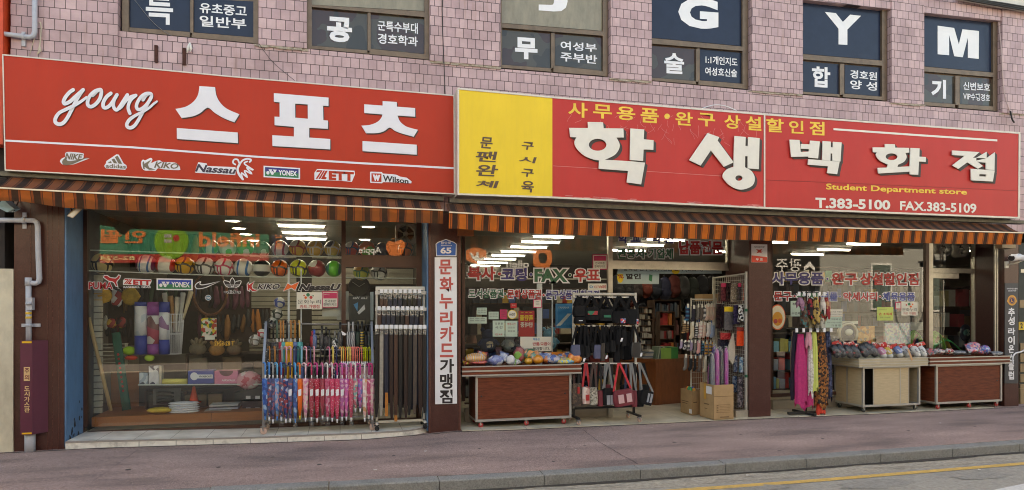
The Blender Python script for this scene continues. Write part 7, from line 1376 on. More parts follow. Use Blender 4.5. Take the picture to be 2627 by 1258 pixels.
def packet(label,K,zz,x,y,w_,h_,mat,dy,grp,ang=0, film=True):
 u,v=zz(x,y);p=onK(K,u,v,dy);s=(.3079 if zz is d3 else .21068)/ppm(u,p.y);W,Hh=w_*s/2,h_*s/2;rnd=random.Random(label);N=9;t=thing('packet', label, 'packet',p-Vector((0,0,Hh)),grp);ca,sa=math.cos(ang), math.sin(ang)
 def grid(sgn,k,d):
  vs_=[]
  for i in range(N):
   for j in range(N):
    a,b=i/(N-1)*2-1,j/(N-1)*2-1;e=(1-a**4)*(1-b**4);X,Z=a*W*k*(1+.06*rnd.uniform(-1,1)),b*Hh*k*(1+.06*rnd.uniform(-1,1));th_=d*e**.5*(1+.35*rnd.uniform(-1,1));vs_.append(p+Vector((X*ca-Z*sa,sgn*th_+(Z*.5),X*sa+Z*ca)))
  return vs_
 for nm,k,d,m in(('contents',.93,W*.4,mat),('wrapping', 1.04,W*.48, m_film)):
  if nm=='wrapping' and not film:continue
  mb=MB()
  for sgn in(-1,1):mb.add(grid(sgn,k,d),[(i*N+j,i*N+j+1,(i+1)*N+j+1,(i+1)*N+j)for i in range(N-1)for j in range(N-1)],0, True)
  mb.build(nm,m,t)
 return t
pr=lambda i,*c:P('packet print %d'%i, list(c),24,.4, 'voronoi')
for i,(x,y,w_,h_,c,ds,a)in enumerate(((140,608,110,60,((210,60,50),(230,190,60),(220,216,210)), 'red and yellow',.1),(250,560,90,70,((230,150,60),(190,180,190),(210,70,60)), 'orange and grey',-.2),(330,610,120,56,((110,130,190),(190,196,214),(150,160,200)), 'blue clear',.15),(430,570,80,80,((206,206,214),(170,180,210),(120,130,180)), 'pale blue',-.3),(530,606,90,60,((216,216,216),(120,180,70),(70,80,130)), 'white and green',.3),(590,545,90,80,((220,216,210),(190,60,60),(210,200,190)), 'white and red',.05),(770,565,130,56,((80,110,180),(60,90,160),(200,200,210)), 'blue',.02),(860,612,130,46,((150,190,220),(226,214,90),(200,180,170)), 'sky and yellow',-.05),(940,568,110,64,((70,100,170),(210,130,70),(190,190,200)), 'blue and orange',.2),(690,560,90,70,((226,140,70),(70,130,100),(220,180,140)), 'orange and green',.4))):
 packet(ds+' crumpled packet, %s from left, in the heap on the brown cart'%ORD(i),K1,d3,x,y,w_,h_,pr(i,*c),.14+.05*(i%3), 'packets heaped on the brown cart',a)
for i,(x,y,w_,h_,c,ds,a)in enumerate(((1240,400,110,60,((60,60,66),(190,50,50),(120,120,126)), 'grey red',.2),(1300,378,90,50,((206,44,44),(220,210,206),(190,40,44)), 'red and white',.1),(1400,405,120,56,((50,50,54),(150,150,156),(90,90,96)), 'dark grey',-.1),(1455,376,100,44,((210,50,50),(224,216,210),(200,60,56)), 'second red and white',-.05),(1540,408,120,50,((110,112,120),(150,152,160),(80,82,90)), 'pale grey',.1),(1660,405,110,56,((130,132,140),(96,98,108),(150,150,158)), 'smoke grey',.0),(1720,345,150,110,((54,60,150),(214,80,90),(200,160,190),(190,200,214)), 'tall blue and pink',.1),(1820,375,120,80,((220,100,120),(90,110,190),(214,190,200)), 'pink and blue',-.2),(1905,380,90,80,((216,70,130),(60,120,200),(220,190,210)), 'magenta and blue',.3),(2030,412,150,40,((140,142,150),(170,172,178),(120,122,130)), 'flat silver',.0))):
 packet(ds+' crumpled packet, %s from left, on the far right cart'%ORD(i),K3,g7,x,y,w_,h_,pr(20+i,*c),.1+.05*(i%3), 'packets heaped on the far right cart',a)
for i,(x,y,w_)in enumerate(((110,300,70),(190,298,80),(262,290,80),(325,320,70),(440,300,90),(540,300,80),(640,300,110),(720,335,80),(870,325,100),(1000,335,80),(1100,300,130))):
 packet('red folded header card, %s from left, above the slippers'%ORD(i),K2,g7,x,y,w_,46,pr(40+i%3,((206,48,44),(216,70,50),(190,40,44))[i%3],(224,200,190),(200,60,50)),.16, 'red header cards above the slippers',(-1)**i*.25, False)
Yt=BRL[0][2]+.12
for i,(x0,x1,tx)in enumerate(((230,400,310),(420,590,505),(610,780,690),(800,980,890))):bag('black bag, %s of the back layer under the top rail of the bag rack'%ORD(i),g4,x0,270,x1,500,tx,128,mk,mk,Yt, 'back layer of bags under the top rail',0, .014, None,.05)
Yt=BRL[1][2]+.14
for i,(x0,x1,tx,y0,y1)in enumerate(((200,320,260,640,900),(330,440,390,650,930),(450,560,500,640,880),(570,680,630,660,930),(690,800,740,620, 1000),(800,890,850,640, 1020),(890, 1000,950,620, 1030))):bag('dark bag, %s of the back layer under the middle rail of the bag rack'%ORD(i),g4,x0,y0,x1,y1,tx,545,(mk,mk2)[i%2],mk,Yt, 'back layer of bags under the middle rail',0, .014, None, .045)
Yt=BRL[2][2]+.12
for i,(x0,x1,tx)in enumerate(((1030, 1110, 1070),(1120, 1190, 1150),(1270, 1350, 1310),(1400, 1480, 1440),(1560, 1640, 1590))):bag('dark shoulder bag, %s of the back layer under the bottom rail'%ORD(i),d3,x0,800,x1,950,tx,630,(mk2,mk, mmar)[i%3],(mk,mk2)[i%2],Yt, 'back layer of bags under the bottom rail',0, .015, None,.04)
for i,(x,col)in enumerate(((1010, 'brown strap'),(1060, 'black strap'),(1160, 'black strap'),(1195, 'black strap'),(1235, 'black strap'),(1275, 'grey strap'),(1330, 'black strap'),(1450, 'blue strap'),(1480, 'grey strap'),(1525, 'black strap'),(1560, 'grey strap'))):
 a,b=at(*d3(x,632),BRL[2][2]-.03),at(*d3(x+(-8 if i%2 else 10),850),BRL[2][2]-.02);mb=MB();mb.bar(a,b, .032, .004,up=(0,1,0));mb.build('bag_strap',M('loose '+col,{'brown strap':(66,44,40), 'black strap':(22,22,24), 'grey strap':(116,118,118), 'blue strap':(52,56,84)}[col],.8), label='%s hanging loop of a bag, %s from left on the bottom rail'%(col,ORD(i)),cat='strap', group='bag straps on the bottom rail')
mb=MB();rnd=random.Random(5);N=260;vs_=[]
for i in range(N+1):
 x=-6+20*i/N;y0=YK-.151;w_=.035+.05*abs(math.sin(x*1.7)*math.sin(x*.53+1))+.02*rnd.random();z=ROADZ(x)+.0075;vs_+=[(x,y0,z),(x,y0-w_,z)]
mb.add(vs_,[(2*i,2*i+1,2*i+3,2*i+2)for i in range(N)]);mb.build('gutter_grime',M('kerb foot grime',(66,60,54),.95,var=.4, scale=30), kind='structure')
mb=MB();vs_=[]
for i in range(N+1):
 x=-6+20*i/N;w_=.012+.02*rnd.random();vs_+=[(x,-.045-(.015 if x<tabF[0][0]else .06), zwalk(x)+.0045),(x,-.045-(.015 if x<tabF[0][0]else .06)-w_*1.6, zwalk(x)+.0045)]
mb.add(vs_,[(2*i,2*i+1,2*i+3,2*i+2)for i in range(N)]);mb.build('wall_foot_grime',M('wall foot grime',(74,66,62),.95,var=.4, scale=30), kind='structure')
for i,(u,v,zz_,s_)in enumerate(((1919, 1214, 'road', .035),(2512, 1200, 'road',.03),(1092, 1154, 'walk',.02),(963, 1204, 'walk', .025),(2412, 1081, 'walk',.02),(1673, 1093, 'walk', .015),(1477, 1150, 'walk', .016))):
 p=atz(u,v,-.19 if zz_=='road' else-.07);z=(ROADZ(p.x)if zz_=='road' else zsurf(p.x,min(p.y,-.1)))+.006;mb=MB();n_=7;pts=[Vector((p.x+s_*math.cos(k*.9)*rnd.uniform(.4,1.1),p.y+s_*.7*math.sin(k*.9)*rnd.uniform(.4,1.1),z+rnd.uniform(.002,s_*.35)))for k in range(n_)]
 mb.add(pts+[Vector((p.x,p.y,z+s_*.3))],[(k,(k+1)%n_,n_)for k in range(n_)]);mb.build('paper_scrap', m_card, label=('pale scrap of litter in the gutter below the doorway', 'pale scrap of litter on the road by the yellow line', 'tiny pale scrap on the pavement under the left shop step', 'pale scrap on the pavement near the left kerb', 'tiny pale scrap on the pavement before the right carts', 'tiny pale scrap on the pavement before the doorway', 'tiny pale scrap on the pavement before the brown cart')[i],cat='litter')
for i,(u,v,r)in enumerate(((820, 1190, .028),(1010, 1165,.02),(1230, 1150, .024),(1500, 1140,.02),(1730, 1130, .026),(1900, 1110,.02),(2110, 1120, .022),(2330, 1100, .024),(560, 1200, .028),(330, 1210,.03),(1420, 1180,.02),(2000, 1150, .024),(2500, 1090,.02),(700, 1170, .022))):
 p=atz(u,v,-.075);z=zsurf(p.x,p.y)+.0042;n_=11;pts=[Vector((p.x+r*math.cos(2*math.pi*k/n_)*rnd.uniform(.7,1.1),p.y+r*math.sin(2*math.pi*k/n_)*rnd.uniform(.7,1.1),z))for k in range(n_)];mb.add(pts,[tuple(range(n_))])if i else None
 if i==0:mb=MB();mb.add(pts,[tuple(range(n_))])
mb.build('pavement_spots',M('old gum spots',(78,70,68),.9,var=.2), kind='structure')
for i,(u,v,rx,ry)in enumerate(((2250, 1236,.5,.16),(1950, 1246,.35,.1),(2520, 1218,.4,.1))):
 p=atz(u,v,-.2);z=ROADZ(p.x)+.0035;n_=26;mb=MB();pts=[Vector((p.x+rx*math.cos(2*math.pi*k/n_)*rnd.uniform(.75,1.1),p.y+ry*math.sin(2*math.pi*k/n_)*rnd.uniform(.75,1.1),z))for k in range(n_)];mb.add(pts,[tuple(range(n_))]);mb.build('road_patch',M('older asphalt',(148,143,134),.88,var=.25, scale=24, bump=.5, bscale=160), kind='structure')
m_ban=M('pale blue banner cloth',(176,198,202),.7,var=.06)
t=thing('banner', 'pale blue banner about refunds stretched across the top of the doorway', 'banner',at(1715,702,.72));mb=MB();mb.pquad([z7(775,830),z7(1562,830),z7(1560,787),z7(780,783)],.72, .004);mb.build('cloth', m_ban,t)
mb=MB();(a,c),(b,d)=z7(820,789),z7(1420,815);mb.text('중국산 완구는 A/S만큼 불가 (현금가)',(a,b,c-3,d-1,c-2,d), .718,.02);mb.build('lettering', m_ink,t)
mb=MB();mb.poly([circ(*z7(1215,812),10,7)], .7185);mb.build('yellow_spot', m_yellow,t)
t=thing('banner', 'shorter pale blue discount banner hanging at the left of the doorway', 'banner',at(1638,728,.8));mb=MB();mb.pquad([z7(778,906),z7(1088,908),z7(1090,831),z7(778,831)],.8, .004);mb.build('cloth', m_ban,t)
mb=MB();(a,c),(b,d)=z7(838,828),z7(952,872);mb.text('할인',(a,b,c,d,c,d), .798,.04);mb.build('lettering', m_ink,t);mb=MB();mb.poly([circ(*z7(797,858),8,14)], .798,m=0);(a,c),(b,d)=z7(780,838),z7(824,866);mb.text('%',(a,b,c,d,c,d), .796,.02,1);mb.poly([[z7(1015,835),z7(1040,840),z7(1035,890),z7(1012,880)]], .798,m=2);mb.build('yellow_spot',[m_yellow, m_vr, m_lgreen],t)
m_counter=M('counter wood',(128,74,42),.4,var=.2, scale=5, stretch=(4,4,1))
t=thing('shop_counter', 'brown wooden shop counter inside the doorway', 'counter',gf(1700, 1035));p=gf(1682, 1040);zt_=at(1682,922,p.y).z;mb=MB()
cx0,cx1=at(1605, 1000,p.y+.5).x,at(1760, 1000,p.y+.2).x;q0=Vector((cx0,p.y+.5,0));q2=Vector((cx1+.35,p.y+.25,0));base=[q0, Vector((p.x,p.y,0)),q2,q2+Vector((0,.6,0)),q0+Vector((0,.4,0))]
def ngon_prism(mb,pts,z0,z1, grow_=0,m=0):
 n_=len(pts);c=sum(pts, Vector())/n_;P_=[c+(q-c)*(1+grow_)for q in pts];mb.add([Vector((q.x,q.y,z0))for q in P_]+[Vector((q.x,q.y,z1))for q in P_],[tuple(range(n_)), tuple(range(2*n_-1,n_-1,-1))]+[(i,(i+1)%n_,n_+(i+1)%n_,n_+i)for i in range(n_)],m)
ngon_prism(mb, base,p.z,zt_-.06);mb.build('carcass', m_counter,t);mb=MB();ngon_prism(mb, base,zt_-.0595,zt_,.06);mb.build('counter_top', m_counter,t);ZC=zt_
for i in range(6):
 mb=MB();a=at(1648+i*3,915,p.y+.22);z=ZC+.001+.022*i;mb.box(a.x-.02,a.x+.2+.02*(i%3),p.y+.15,p.y+.42,z,z+.021);mb.build('magazine',M('magazine %d'%(i%3),((150,150,146),(96,110,126),(176,168,156))[i%3],.5), label=ORD(i)+' magazine from the bottom of the pile on the counter',cat='magazine', group='magazines on the counter')
for i in range(5):mb=MB();a=at(1678+i*5,915,p.y+.1);mb.hexa([(a.x,p.y+.05,ZC+.001),(a.x+.024,p.y+.05,ZC+.001),(a.x+.064,p.y+.05,ZC+.2),(a.x+.04,p.y+.05,ZC+.2),(a.x,p.y+.25,ZC+.001),(a.x+.024,p.y+.25,ZC+.001),(a.x+.064,p.y+.25,ZC+.2),(a.x+.04,p.y+.25,ZC+.2)]);mb.build('book',M('book %d'%i,((110,130,110),(150,160,140),(90,110,100),(170,170,150),(104,140,96))[i],.6), label=ORD(i)+' leaning book in the row on the counter',cat='book', group='books on the counter')
t=thing('plastic_basket', 'green plastic basket on the counter beside the books', 'basket',at(1712,915,p.y+.1));a,b=at(1696,918,p.y+.04),at(1722,893,p.y+.04);mb=MB();mb.box(a.x,b.x,p.y+.04,p.y+.06,ZC,b.z,0);mb.box(b.x+.0005,b.x+.13,p.y+.045,p.y+.3,ZC,b.z+.01,1);mb.build('basket_wall',[M('leaf green plastic',(130,170,80),.5),M('green plastic',(54,130,66),.5)],t)
m_box=M('corrugated cardboard',(176,144,104),.8,var=.1, scale=9, dirt=((140,112,78),.4,3));m_boxp=M('carton print',(112,88,62),.8);m_tape=M('yellow packing tape',(200,150,60),.4)
def carton(label,ul,uc,ur, vtop,vbl,vbc,vbr, flap, prints):
 c=gf(uc,vbc);l=gf(ul,vbl);r=gf(ur,vbr);h=at(uc, vtop,c.y).z-c.z;c.z=l.z=r.z=zfloor(c.x)+.004;bk=l+r-c;t=thing('carton', label, 'box',c+(bk-c)/2);mb=MB();up=Vector((0,0,h));th_=.006;base=[c,r,bk,l]
 ctr=(c+bk)/2
 for i in range(4):
  a,b=base[i], base[(i+1)%4];n_=(ctr-(a+b)/2);n_.z=0;n_=n_.normalized()*th_;mb.hexa([a,b,b+up,a+up,a+n_,b+n_,b+n_+up,a+n_+up])
 mb.hexa([q+Vector((0,0, .004))for q in base]+[q+Vector((0,0,.01))for q in base]);mb.build('carton_wall', m_box,t)
 def face(o,e,f0,f1,h0,h1,off=.003):
  nn=(o-ctr+(e-o)/2);nn.z=0;nn=nn.normalized()*off;return[o+(e-o)*f+up*g+nn for f,g in((f0,h0),(f1,h0),(f1,h1),(f0,h1))]
 if flap:mb=MB();mb.quad(*face(c,r,0,1, flap, flap+.012));mb.build('flap_line', m_boxp,t)
 mb=MB();k=0
 for side,f0,f1,h0,h1,m in prints:k+=1;o,e=(c,r)if side=='f' else(l,c);mb.quad(*face(o,e,f0,f1,h0,h1, .003+.0004*k),m)
 mb.build('print',[m_boxp, m_tape, m_white, m_box],t);return t,c,l,r,bk,h
FR=[('f',.12,.82,.2,.2+.008,0),('f',.12,.82,.42, .428,0),('f',.12, .125,.2, .428,0),('f', .815,.82,.2, .428,0)]+[('f',.28,.8,.2+.045*k,.2+.045*k+.006,0)for k in range(1,5)]+[('f',.14,.22, .215+.045*k, .235+.045*k,0)for k in range(5)]+[('f',.3,.75,.06, .085,0)]
C1=carton('large cardboard box of wrapped umbrellas at the right of the doorway', 1795, 1831, 1882,989, 1068, 1078.5, 1076,.66,FR+[('l',.35,.5,.55,1.0,1),('l',.5,.9,.72,.94,2),('l',.35,.7,.4,.43,0),('l',.4,.6,.27,.29,0)])
C2=carton('smaller cardboard box of bright packets left of the large box', 1746, 1776, 1796, 1004, 1058, 1067, 1064,0,[('l',.1,.7,.5,.53,0),('l',.1,.6,.42,.45,0),('f',.1,.6,.5,.54,0),('l',.75,.98,.06,.24,2)])
def in_carton(C, items, name,cat,grp, film):
 t_,c,l,r,bk,h=C;n_=len(items)
 for i,(col,hh,ds)in enumerate(items):
  f=(i+.5)/n_;g=.3+.4*((i*7)%3)/2;b=c+(r-c)*(.12+.76*f)+(l-c)*g;b=b+Vector((0,0,.03));lean=Vector((random.uniform(-.05,.05), random.uniform(-.03,.03),hh));t=thing(name,ds,cat,b,grp);mb=MB();ph=random.random()*6
  mb.lathe([(.02,0),(.034,.05),(.033,hh*.6),(.03,hh*.92),(.012,hh)],b,12,wob=lambda i_,k:.12*math.sin(k*2+ph+i_));mb.build('roll',M(col[0],col[1],.35,var=.15, scale=14),t)
  if film:mb=MB();mb.lathe([(.037,.1),(.038,hh*.7),(.03,hh*1.03)],b,9,cap=False,wob=lambda i_,k:.15*math.sin(k*2.4+ph));mb.build('wrapping', m_film,t)
MAGN, BLKR, PURP, GREYR=('magenta nylon',(176,50,150)),('black nylon',(36,36,42)),('violet nylon',(74,58,130)),('grey nylon',(110,112,120))
in_carton(C1,[(GREYR, 0.90, 'grey wrapped roll at the left of the large box'),(BLKR, 0.90, 'black wrapped roll second in the large box'),(MAGN, 0.76, 'short magenta roll in the large box'),(MAGN, 0.98, 'tall magenta roll in the large box'),(PURP, 0.95, 'violet roll in the large box'),(PURP, 1.01, 'second violet roll in the large box'),(BLKR, 0.95, 'black wrapped roll in the middle of the large box'),(GREYR, 0.98, 'grey wrapped roll right of the middle of the large box'),(BLKR, 0.90, 'black wrapped roll near the right of the large box'),(MAGN, 0.99, 'magenta roll at the right of the large box')], 'wrapped_roll', 'roll', 'wrapped rolls in the large box', True)
in_carton(C2,[(('green packet',(40,140,80)),.38, 'green packet at the left of the smaller box'),(('green packet light',(60,150,100)),.38, 'second green packet in the smaller box'),(('orange packet',(226,130,40)),.37, 'orange packet in the smaller box'),(('amber packet',(220,150,60)),.36, 'amber packet in the smaller box'),(('blue packet',(70,90,170)),.37, 'blue packet in the smaller box')], 'packet', 'packet', 'packets in the smaller box', False)
m_grid=M('white wire grid',(200,198,188),.4)
gx=at(1916,900,.06).x-.01;GA=thing('wire_grid_stand', 'tall white wire grid stand of wrapped hosiery along the right pillar', 'rack',(gx,.4, zfloor(gx)));zt_,zb_=at(1916,697,.06).z, zfloor(gx)+.05;mb=MB();Yg0,Yg1=.06,.95
for y in(Yg0,Yg1):mb.bar((gx,y,zb_-.04),(gx,y,zt_ if y<.5 else zt_-.05),.03)
mb.bar((gx,Yg0,zt_-.03),(gx,Yg1,zt_-.06), .022);mb.build('frame', m_grid,GA);mb=MB()
for k in range(16):y=Yg0+(Yg1-Yg0)*(k+1)/17;mb.bar((gx,y,zb_),(gx,y,zt_-.05), .005)
for k in range(34):z=zb_+(zt_-.06-zb_)*k/33;mb.bar((gx+.004,Yg0,z),(gx+.004,Yg1,z), .005)
mb.build('wires', m_grid,GA)
for v in(796,965):q=at(1916,v,.06);mb=MB();mb.box(gx-.018,gx+.018,Yg0-.019,Yg0+.019,q.z-.02,q.z+.02);mb.build('green_band',M('green tape',(40,110,80),.5),GA)
mb=MB();a,b=at(1880, 1052,.1),at(1924, 1075,.1);mb.box(a.x,gx+.05,.02,.14, zfloor(gx)+.001, zfloor(gx)+.1);mb.build('track_box', m_silver, label='low grey steel track box at the foot of the right pillar',cat='door track')
def hpack(label,zz,x0,y0,x1,y1,Y,mat,grp, head=None, tilt=0):
 (u0,v0),(u1,v1)=zz(x0,y0),zz(x1,y1);a,b=at(u0,v1,Y),at(u1,v0,Y);t=thing('hanging_pack', label, 'package',((a.x+b.x)/2,Y,a.z),grp);mb=MB();d=tilt;mb.hexa([(a.x+d,Y,a.z),(b.x+d,Y,a.z),(b.x,Y,b.z),(a.x,Y,b.z),(a.x+d,Y+.035,a.z),(b.x+d,Y+.035,a.z),(b.x,Y+.012,b.z),(a.x,Y+.012,b.z)]);mb.build('pack',mat,t)
 if head:h=(b.z-a.z)*.2;mb=MB();mb.box(a.x-.003,b.x+.003,Y-.003,Y+.014,b.z-h,b.z+.004);mb.build('header_card', head,t)
 mb=MB();x=(a.x+b.x)/2;mb.tube([(x,Y+.2,b.z+.012),(x,Y-.03,b.z+.008),(x,Y-.04,b.z+.02)], .0035,5);mb.build('hook', m_grid,t)
GP='hanging packs on the side grid';wr=lambda n_,c:P('hose '+n_,c,26,.25, 'noise', coat=.5)
for i,(x0,y0,x1,y1,Y, cols,hd,ds)in enumerate(((748,245,800,480,.5,[(84,76,70),(110,100,94)], None, 'grey'),(775,245,835,480,.42,[(90,36,48),(120,60,66)], m_pinkb, 'dark red'),(845,240,905,490,.38,[(70,50,52),(44,36,38)], None, 'plum'),(905,255,985,490,.3,[(170,156,136),(130,118,104),(190,180,164)], None, 'beige patterned'),(1000,245, 1070,470,.2,[(50,48,52),(70,66,72)], m_pinkb, 'black with pink header'),(1075,245, 1128,475,.12,[(220,130,110),(226,150,130),(170,60,60)], None, 'coral striped'),(712,515,780,840,.5,[(52,38,40),(70,52,54),(40,30,32)], None, 'tall dark brown'),(770,520,815,830,.45,[(60,48,56),(44,38,44)], None, 'tall plum'),(820,555,925,860,.3,[(110,108,110),(96,94,98)], m_yellow, 'yellow edged grey'),(940,530, 1005,780,.2,[(50,46,70),(70,60,96)], None, 'violet'),(1005,530, 1090,755,.12,[(24,24,26),(220,220,220)], None, 'black and white star'),(985,825, 1080, 1070,.12,[(224,74,34),(214,66,30)],M('rust header',(130,36,28),.5), 'orange'),(770,895,895,985,.34,[(176,40,46),(200,80,80)], None, 'red card'),(730,985,870, 1170,.38,[(30,30,44),(50,50,64),(34,34,50)], None, 'dark sparkly'),(735,975,800, 1150,.46,[(40,40,52),(54,54,66)], None, 'dark navy'))):
 hpack(ds+' hanging pack on the grid beside the right pillar',g5,x0,y0,x1,y1,Y,wr(ds, cols),GP,hd)
mb=MB();u,v=g5(935,905);a=at(u,v,.22);pts=[(a.x+dx,.22,a.z+dz)for dx,dz in((0,0),(.03,-.2),(.03,-.34),(-.01,-.47),(-.06,-.4),(-.14,-.36),(-.08,-.2))];mb.add(pts+[(q[0],.25,q[2])for q in pts],[tuple(range(7)), tuple(range(13,6,-1))]+[(i,(i+1)%7,7+(i+1)%7,7+i)for i in range(7)]);mb.build('hanging_hat',M('cream knit',(206,196,180),.9, bump=.5), label='cream pointed knit hat hanging on the grid beside the right pillar',cat='hat')
for i,(x0,y0,x1,y1,Y, cols,ds)in enumerate(((800,770,835,875,.3,[(150,164,190),(90,110,150),(200,204,210)], 'blue white accessory'),(835,780,882,878,.15,[(130,170,196),(200,214,220),(96,140,180)], 'light blue accessory'),(790,900,815, 1005,.3,[(50,80,130),(150,170,190)], 'blue card accessory'),(820,905,875, 1100,.15,[(60,58,66),(150,140,146),(96,92,100)], 'black flowered stocking'))):hpack(ds+' pack low on the grid beside the right pillar',d4,x0,y0,x1,y1,Y,P('lowpack %d'%i, cols,40,.3),GP)
Ys=.75;SR=thing('sock_rack', 'white wire sock rack inside the doorway behind the cartons', 'rack',at(1800, 1040,Ys));a,b=at(1773, 1040,Ys+.1),at(1838,765,Ys+.1);mb=MB()
for x in(a.x,b.x):mb.bar((x,Ys+.1, zfloor(x)),(x,Ys+.1,b.z),.02)
mb.bar((a.x,Ys+.1,b.z-.02),(b.x,Ys+.1,b.z-.02),.02);mb.build('frame', m_grid,SR);mb=MB()
for k in range(12):x=a.x+(b.x-a.x)*(k+.5)/12;mb.bar((x,Ys+.11,.1),(x,Ys+.11,b.z-.03), .004)
for k in range(18):z=.15+(b.z-.2)*k/17;mb.bar((a.x,Ys+.114,z),(b.x,Ys+.114,z), .004)
mb.build('wires', m_grid,SR)
SKM={'navy blue':P('sock navy',[(36,42,70),(44,60,100),(60,120,150)],5,.9, 'stripe'), 'dark navy':M('sock dark',(40,40,52),.9), 'grey':M('sock grey',(120,116,110),.9), 'brown grey':M('sock taupe',(104,92,84),.9), 'grey white':P('sock grey white',[(206,204,200),(90,90,94)],4,.9, 'stripe'), 'red striped':P('sock red stripe',[(214,204,186),(190,70,50),(214,204,186)],9,.9, 'stripe'), 'brown striped':P('sock brown stripe',[(110,84,60),(44,40,40),(170,140,100)],9,.9, 'stripe'), 'cream':M('sock cream',(206,196,172),.9), 'black white striped':P('sock bw',[(30,30,32),(200,200,198)],9,.9, 'stripe'), 'white red striped':P('sock wr',[(222,216,208),(200,90,90),(222,216,208)],7,.9, 'stripe'), 'white':M('sock white',(220,214,212),.9), 'light blue':M('sock light blue',(160,176,204),.9), 'lilac':M('sock lilac',(158,144,172),.9), 'checked':P('sock check',[(180,180,180),(70,70,74)],40,.9), 'pink':M('sock pink',(214,160,160),.9), 'teal':P('sock teal',[(50,110,140),(40,50,70)],7,.9, 'stripe'), 'yellow black striped':P('sock yb',[(222,170,60),(30,30,32),(200,60,40),(220,214,196),(30,32,34)],6,.9, 'stripe'), 'black':M('sock black',(34,34,36),.9)}
def sock(label,x0,y0,x1,y1, kind,Y,grp):
 (u0,v0),(u1,v1)=g5(x0,y0),g5(x1,y1);a,b=at(u0,v1,Y),at(u1,v0,Y);w_,h_=b.x-a.x,b.z-a.z;cx=b.x-w_*.4;t=thing('sock', label, 'sock',(cx,Y,a.z),grp);r=w_*.34;mb=MB()
 mb.tube([(cx,Y,b.z),(cx,Y,b.z-h_*.35),(cx,Y,a.z+h_*.34),(cx-w_*.06,Y,a.z+h_*.2),(cx-w_*.28,Y,a.z+h_*.12),(cx-w_*.5,Y,a.z+h_*.08)],[r,r*.95,r*.95,r*1.05,r*.95,r*.5],10, flat=.4);mb.build('knit',SKM[kind],t)
 mb=MB();mb.box(cx-r*.5,cx+r*.5,Y-r*.42-.004,Y-r*.42-.001,b.z-h_*.16,b.z+h_*.08);mb.build('band_label', m_card,t)
for row,(items,nm)in enumerate((([(280,530,360,750, 'navy blue'),(360,545,440,755, 'dark navy'),(432,530,490,735, 'grey'),(480,530,540,735, 'brown grey'),(520,540,590,730, 'grey white'),(555,520,625,745, 'red striped'),(600,520,665,745, 'red striped'),(640,520,700,745, 'red striped')], 'top'),([(240,745,315,905, 'brown striped'),(300,760,350,900, 'brown striped'),(345,765,420,985, 'cream'),(415,775,470,970, 'black white striped'),(455,755,535,975, 'white red striped'),(515,765,575,970, 'red striped'),(560,765,645,950, 'white'),(615,765,695,965, 'light blue')], 'second'),([(215,990,268, 1105, 'lilac'),(262, 1000,320, 1120, 'checked'),(315, 1000,362, 1135, 'grey white'),(350, 1000,400, 1140, 'lilac'),(392, 1000,450, 1170, 'grey'),(437, 1000,505, 1175, 'pink'),(500, 1010,550, 1160, 'teal'),(545, 1010,600, 1210, 'yellow black striped'),(595, 1010,650, 1210, 'yellow black striped'),(640, 1010,690, 1210, 'yellow black striped')], 'third'),([(260, 1190,330, 1400, 'grey'),(330, 1200,400, 1400, 'black'),(395, 1200,450, 1410, 'black'),(450, 1200,520, 1420, 'brown grey'),(520, 1210,590, 1430, 'cream')], 'fourth'))):
 seen={}
 for i,it in enumerate(items):sock('%s sock, %s from left in the %s row of the sock rack'%(it[4],ORD(i),nm),*it[:4],it[4],Ys-.02*(i%2)-.02*row, 'socks on the '+nm+' row')
mb=MB();a,b=at(1803,773,.95),at(1842,755,.95);mb.box(a.x,b.x,.95,1.2,a.z,b.z);mb.build('carton', m_box, label='brown carton on top of the sock rack',cat='box')
m_shelfw=M('dark shelf wood',(70,50,38),.7,var=.2)
PAL1=[(176,60,54),(60,90,150),(200,190,170),(206,160,60),(70,120,90),(90,80,90),(190,120,150),(40,40,46)];PALD=[(38,38,42),(52,46,44),(60,40,44),(44,52,66),(70,66,60)];PALW=[(190,188,180),(170,168,160),(60,60,60),(44,44,46)]
stocked('shelf of small white boxed goods left of the counter', 1638, 1674,788,900,2.2,7,6, PALW);stocked('shelf of coloured files behind the counter', 1680, 1745,770,905,3.0,3,18,[(70,90,110),(100,60,60),(90,100,110),(52,66,80),(120,110,100)]);stocked('red packaged toy display behind the counter', 1694, 1730,800,905,2.6,3,3,[(176,44,44),(150,40,44),(196,120,60),(120,110,110)],.15)
stocked('dark shelf along the back of the right shop', 1580, 1880,760,960,6.0,5,40, PALD+PAL1[:3]);stocked('shelf of toys low behind the gift window', 1985, 2110,855, 1000,1.1,3,9,[(70,150,190),(60,110,170),(196,60,50),(190,180,90),(160,160,166),(120,180,200)]);stocked('shelf of toys behind the carts in the gift window', 2112, 2375,850, 1000,1.4,3,20, PAL1);stocked('upper wall of goods behind the gift window', 1985, 2375,690,840,3.2,4,30, PALD+PALD+PAL1[:5]);stocked('stocked shelf deep behind the copy window', 1195, 1560,740,860,3.4,3,26, PALD+PAL1[:4]);stocked('low stocked shelf behind the copy window', 1195, 1560,880, 1020,1.6,3,22, PAL1+PALD);stocked('goods shelf in the narrow right pane', 2396, 2500,735, 1000,1.3,5,6,[(150,50,60),(170,160,120),(190,190,186),(60,60,70),(120,90,60)])
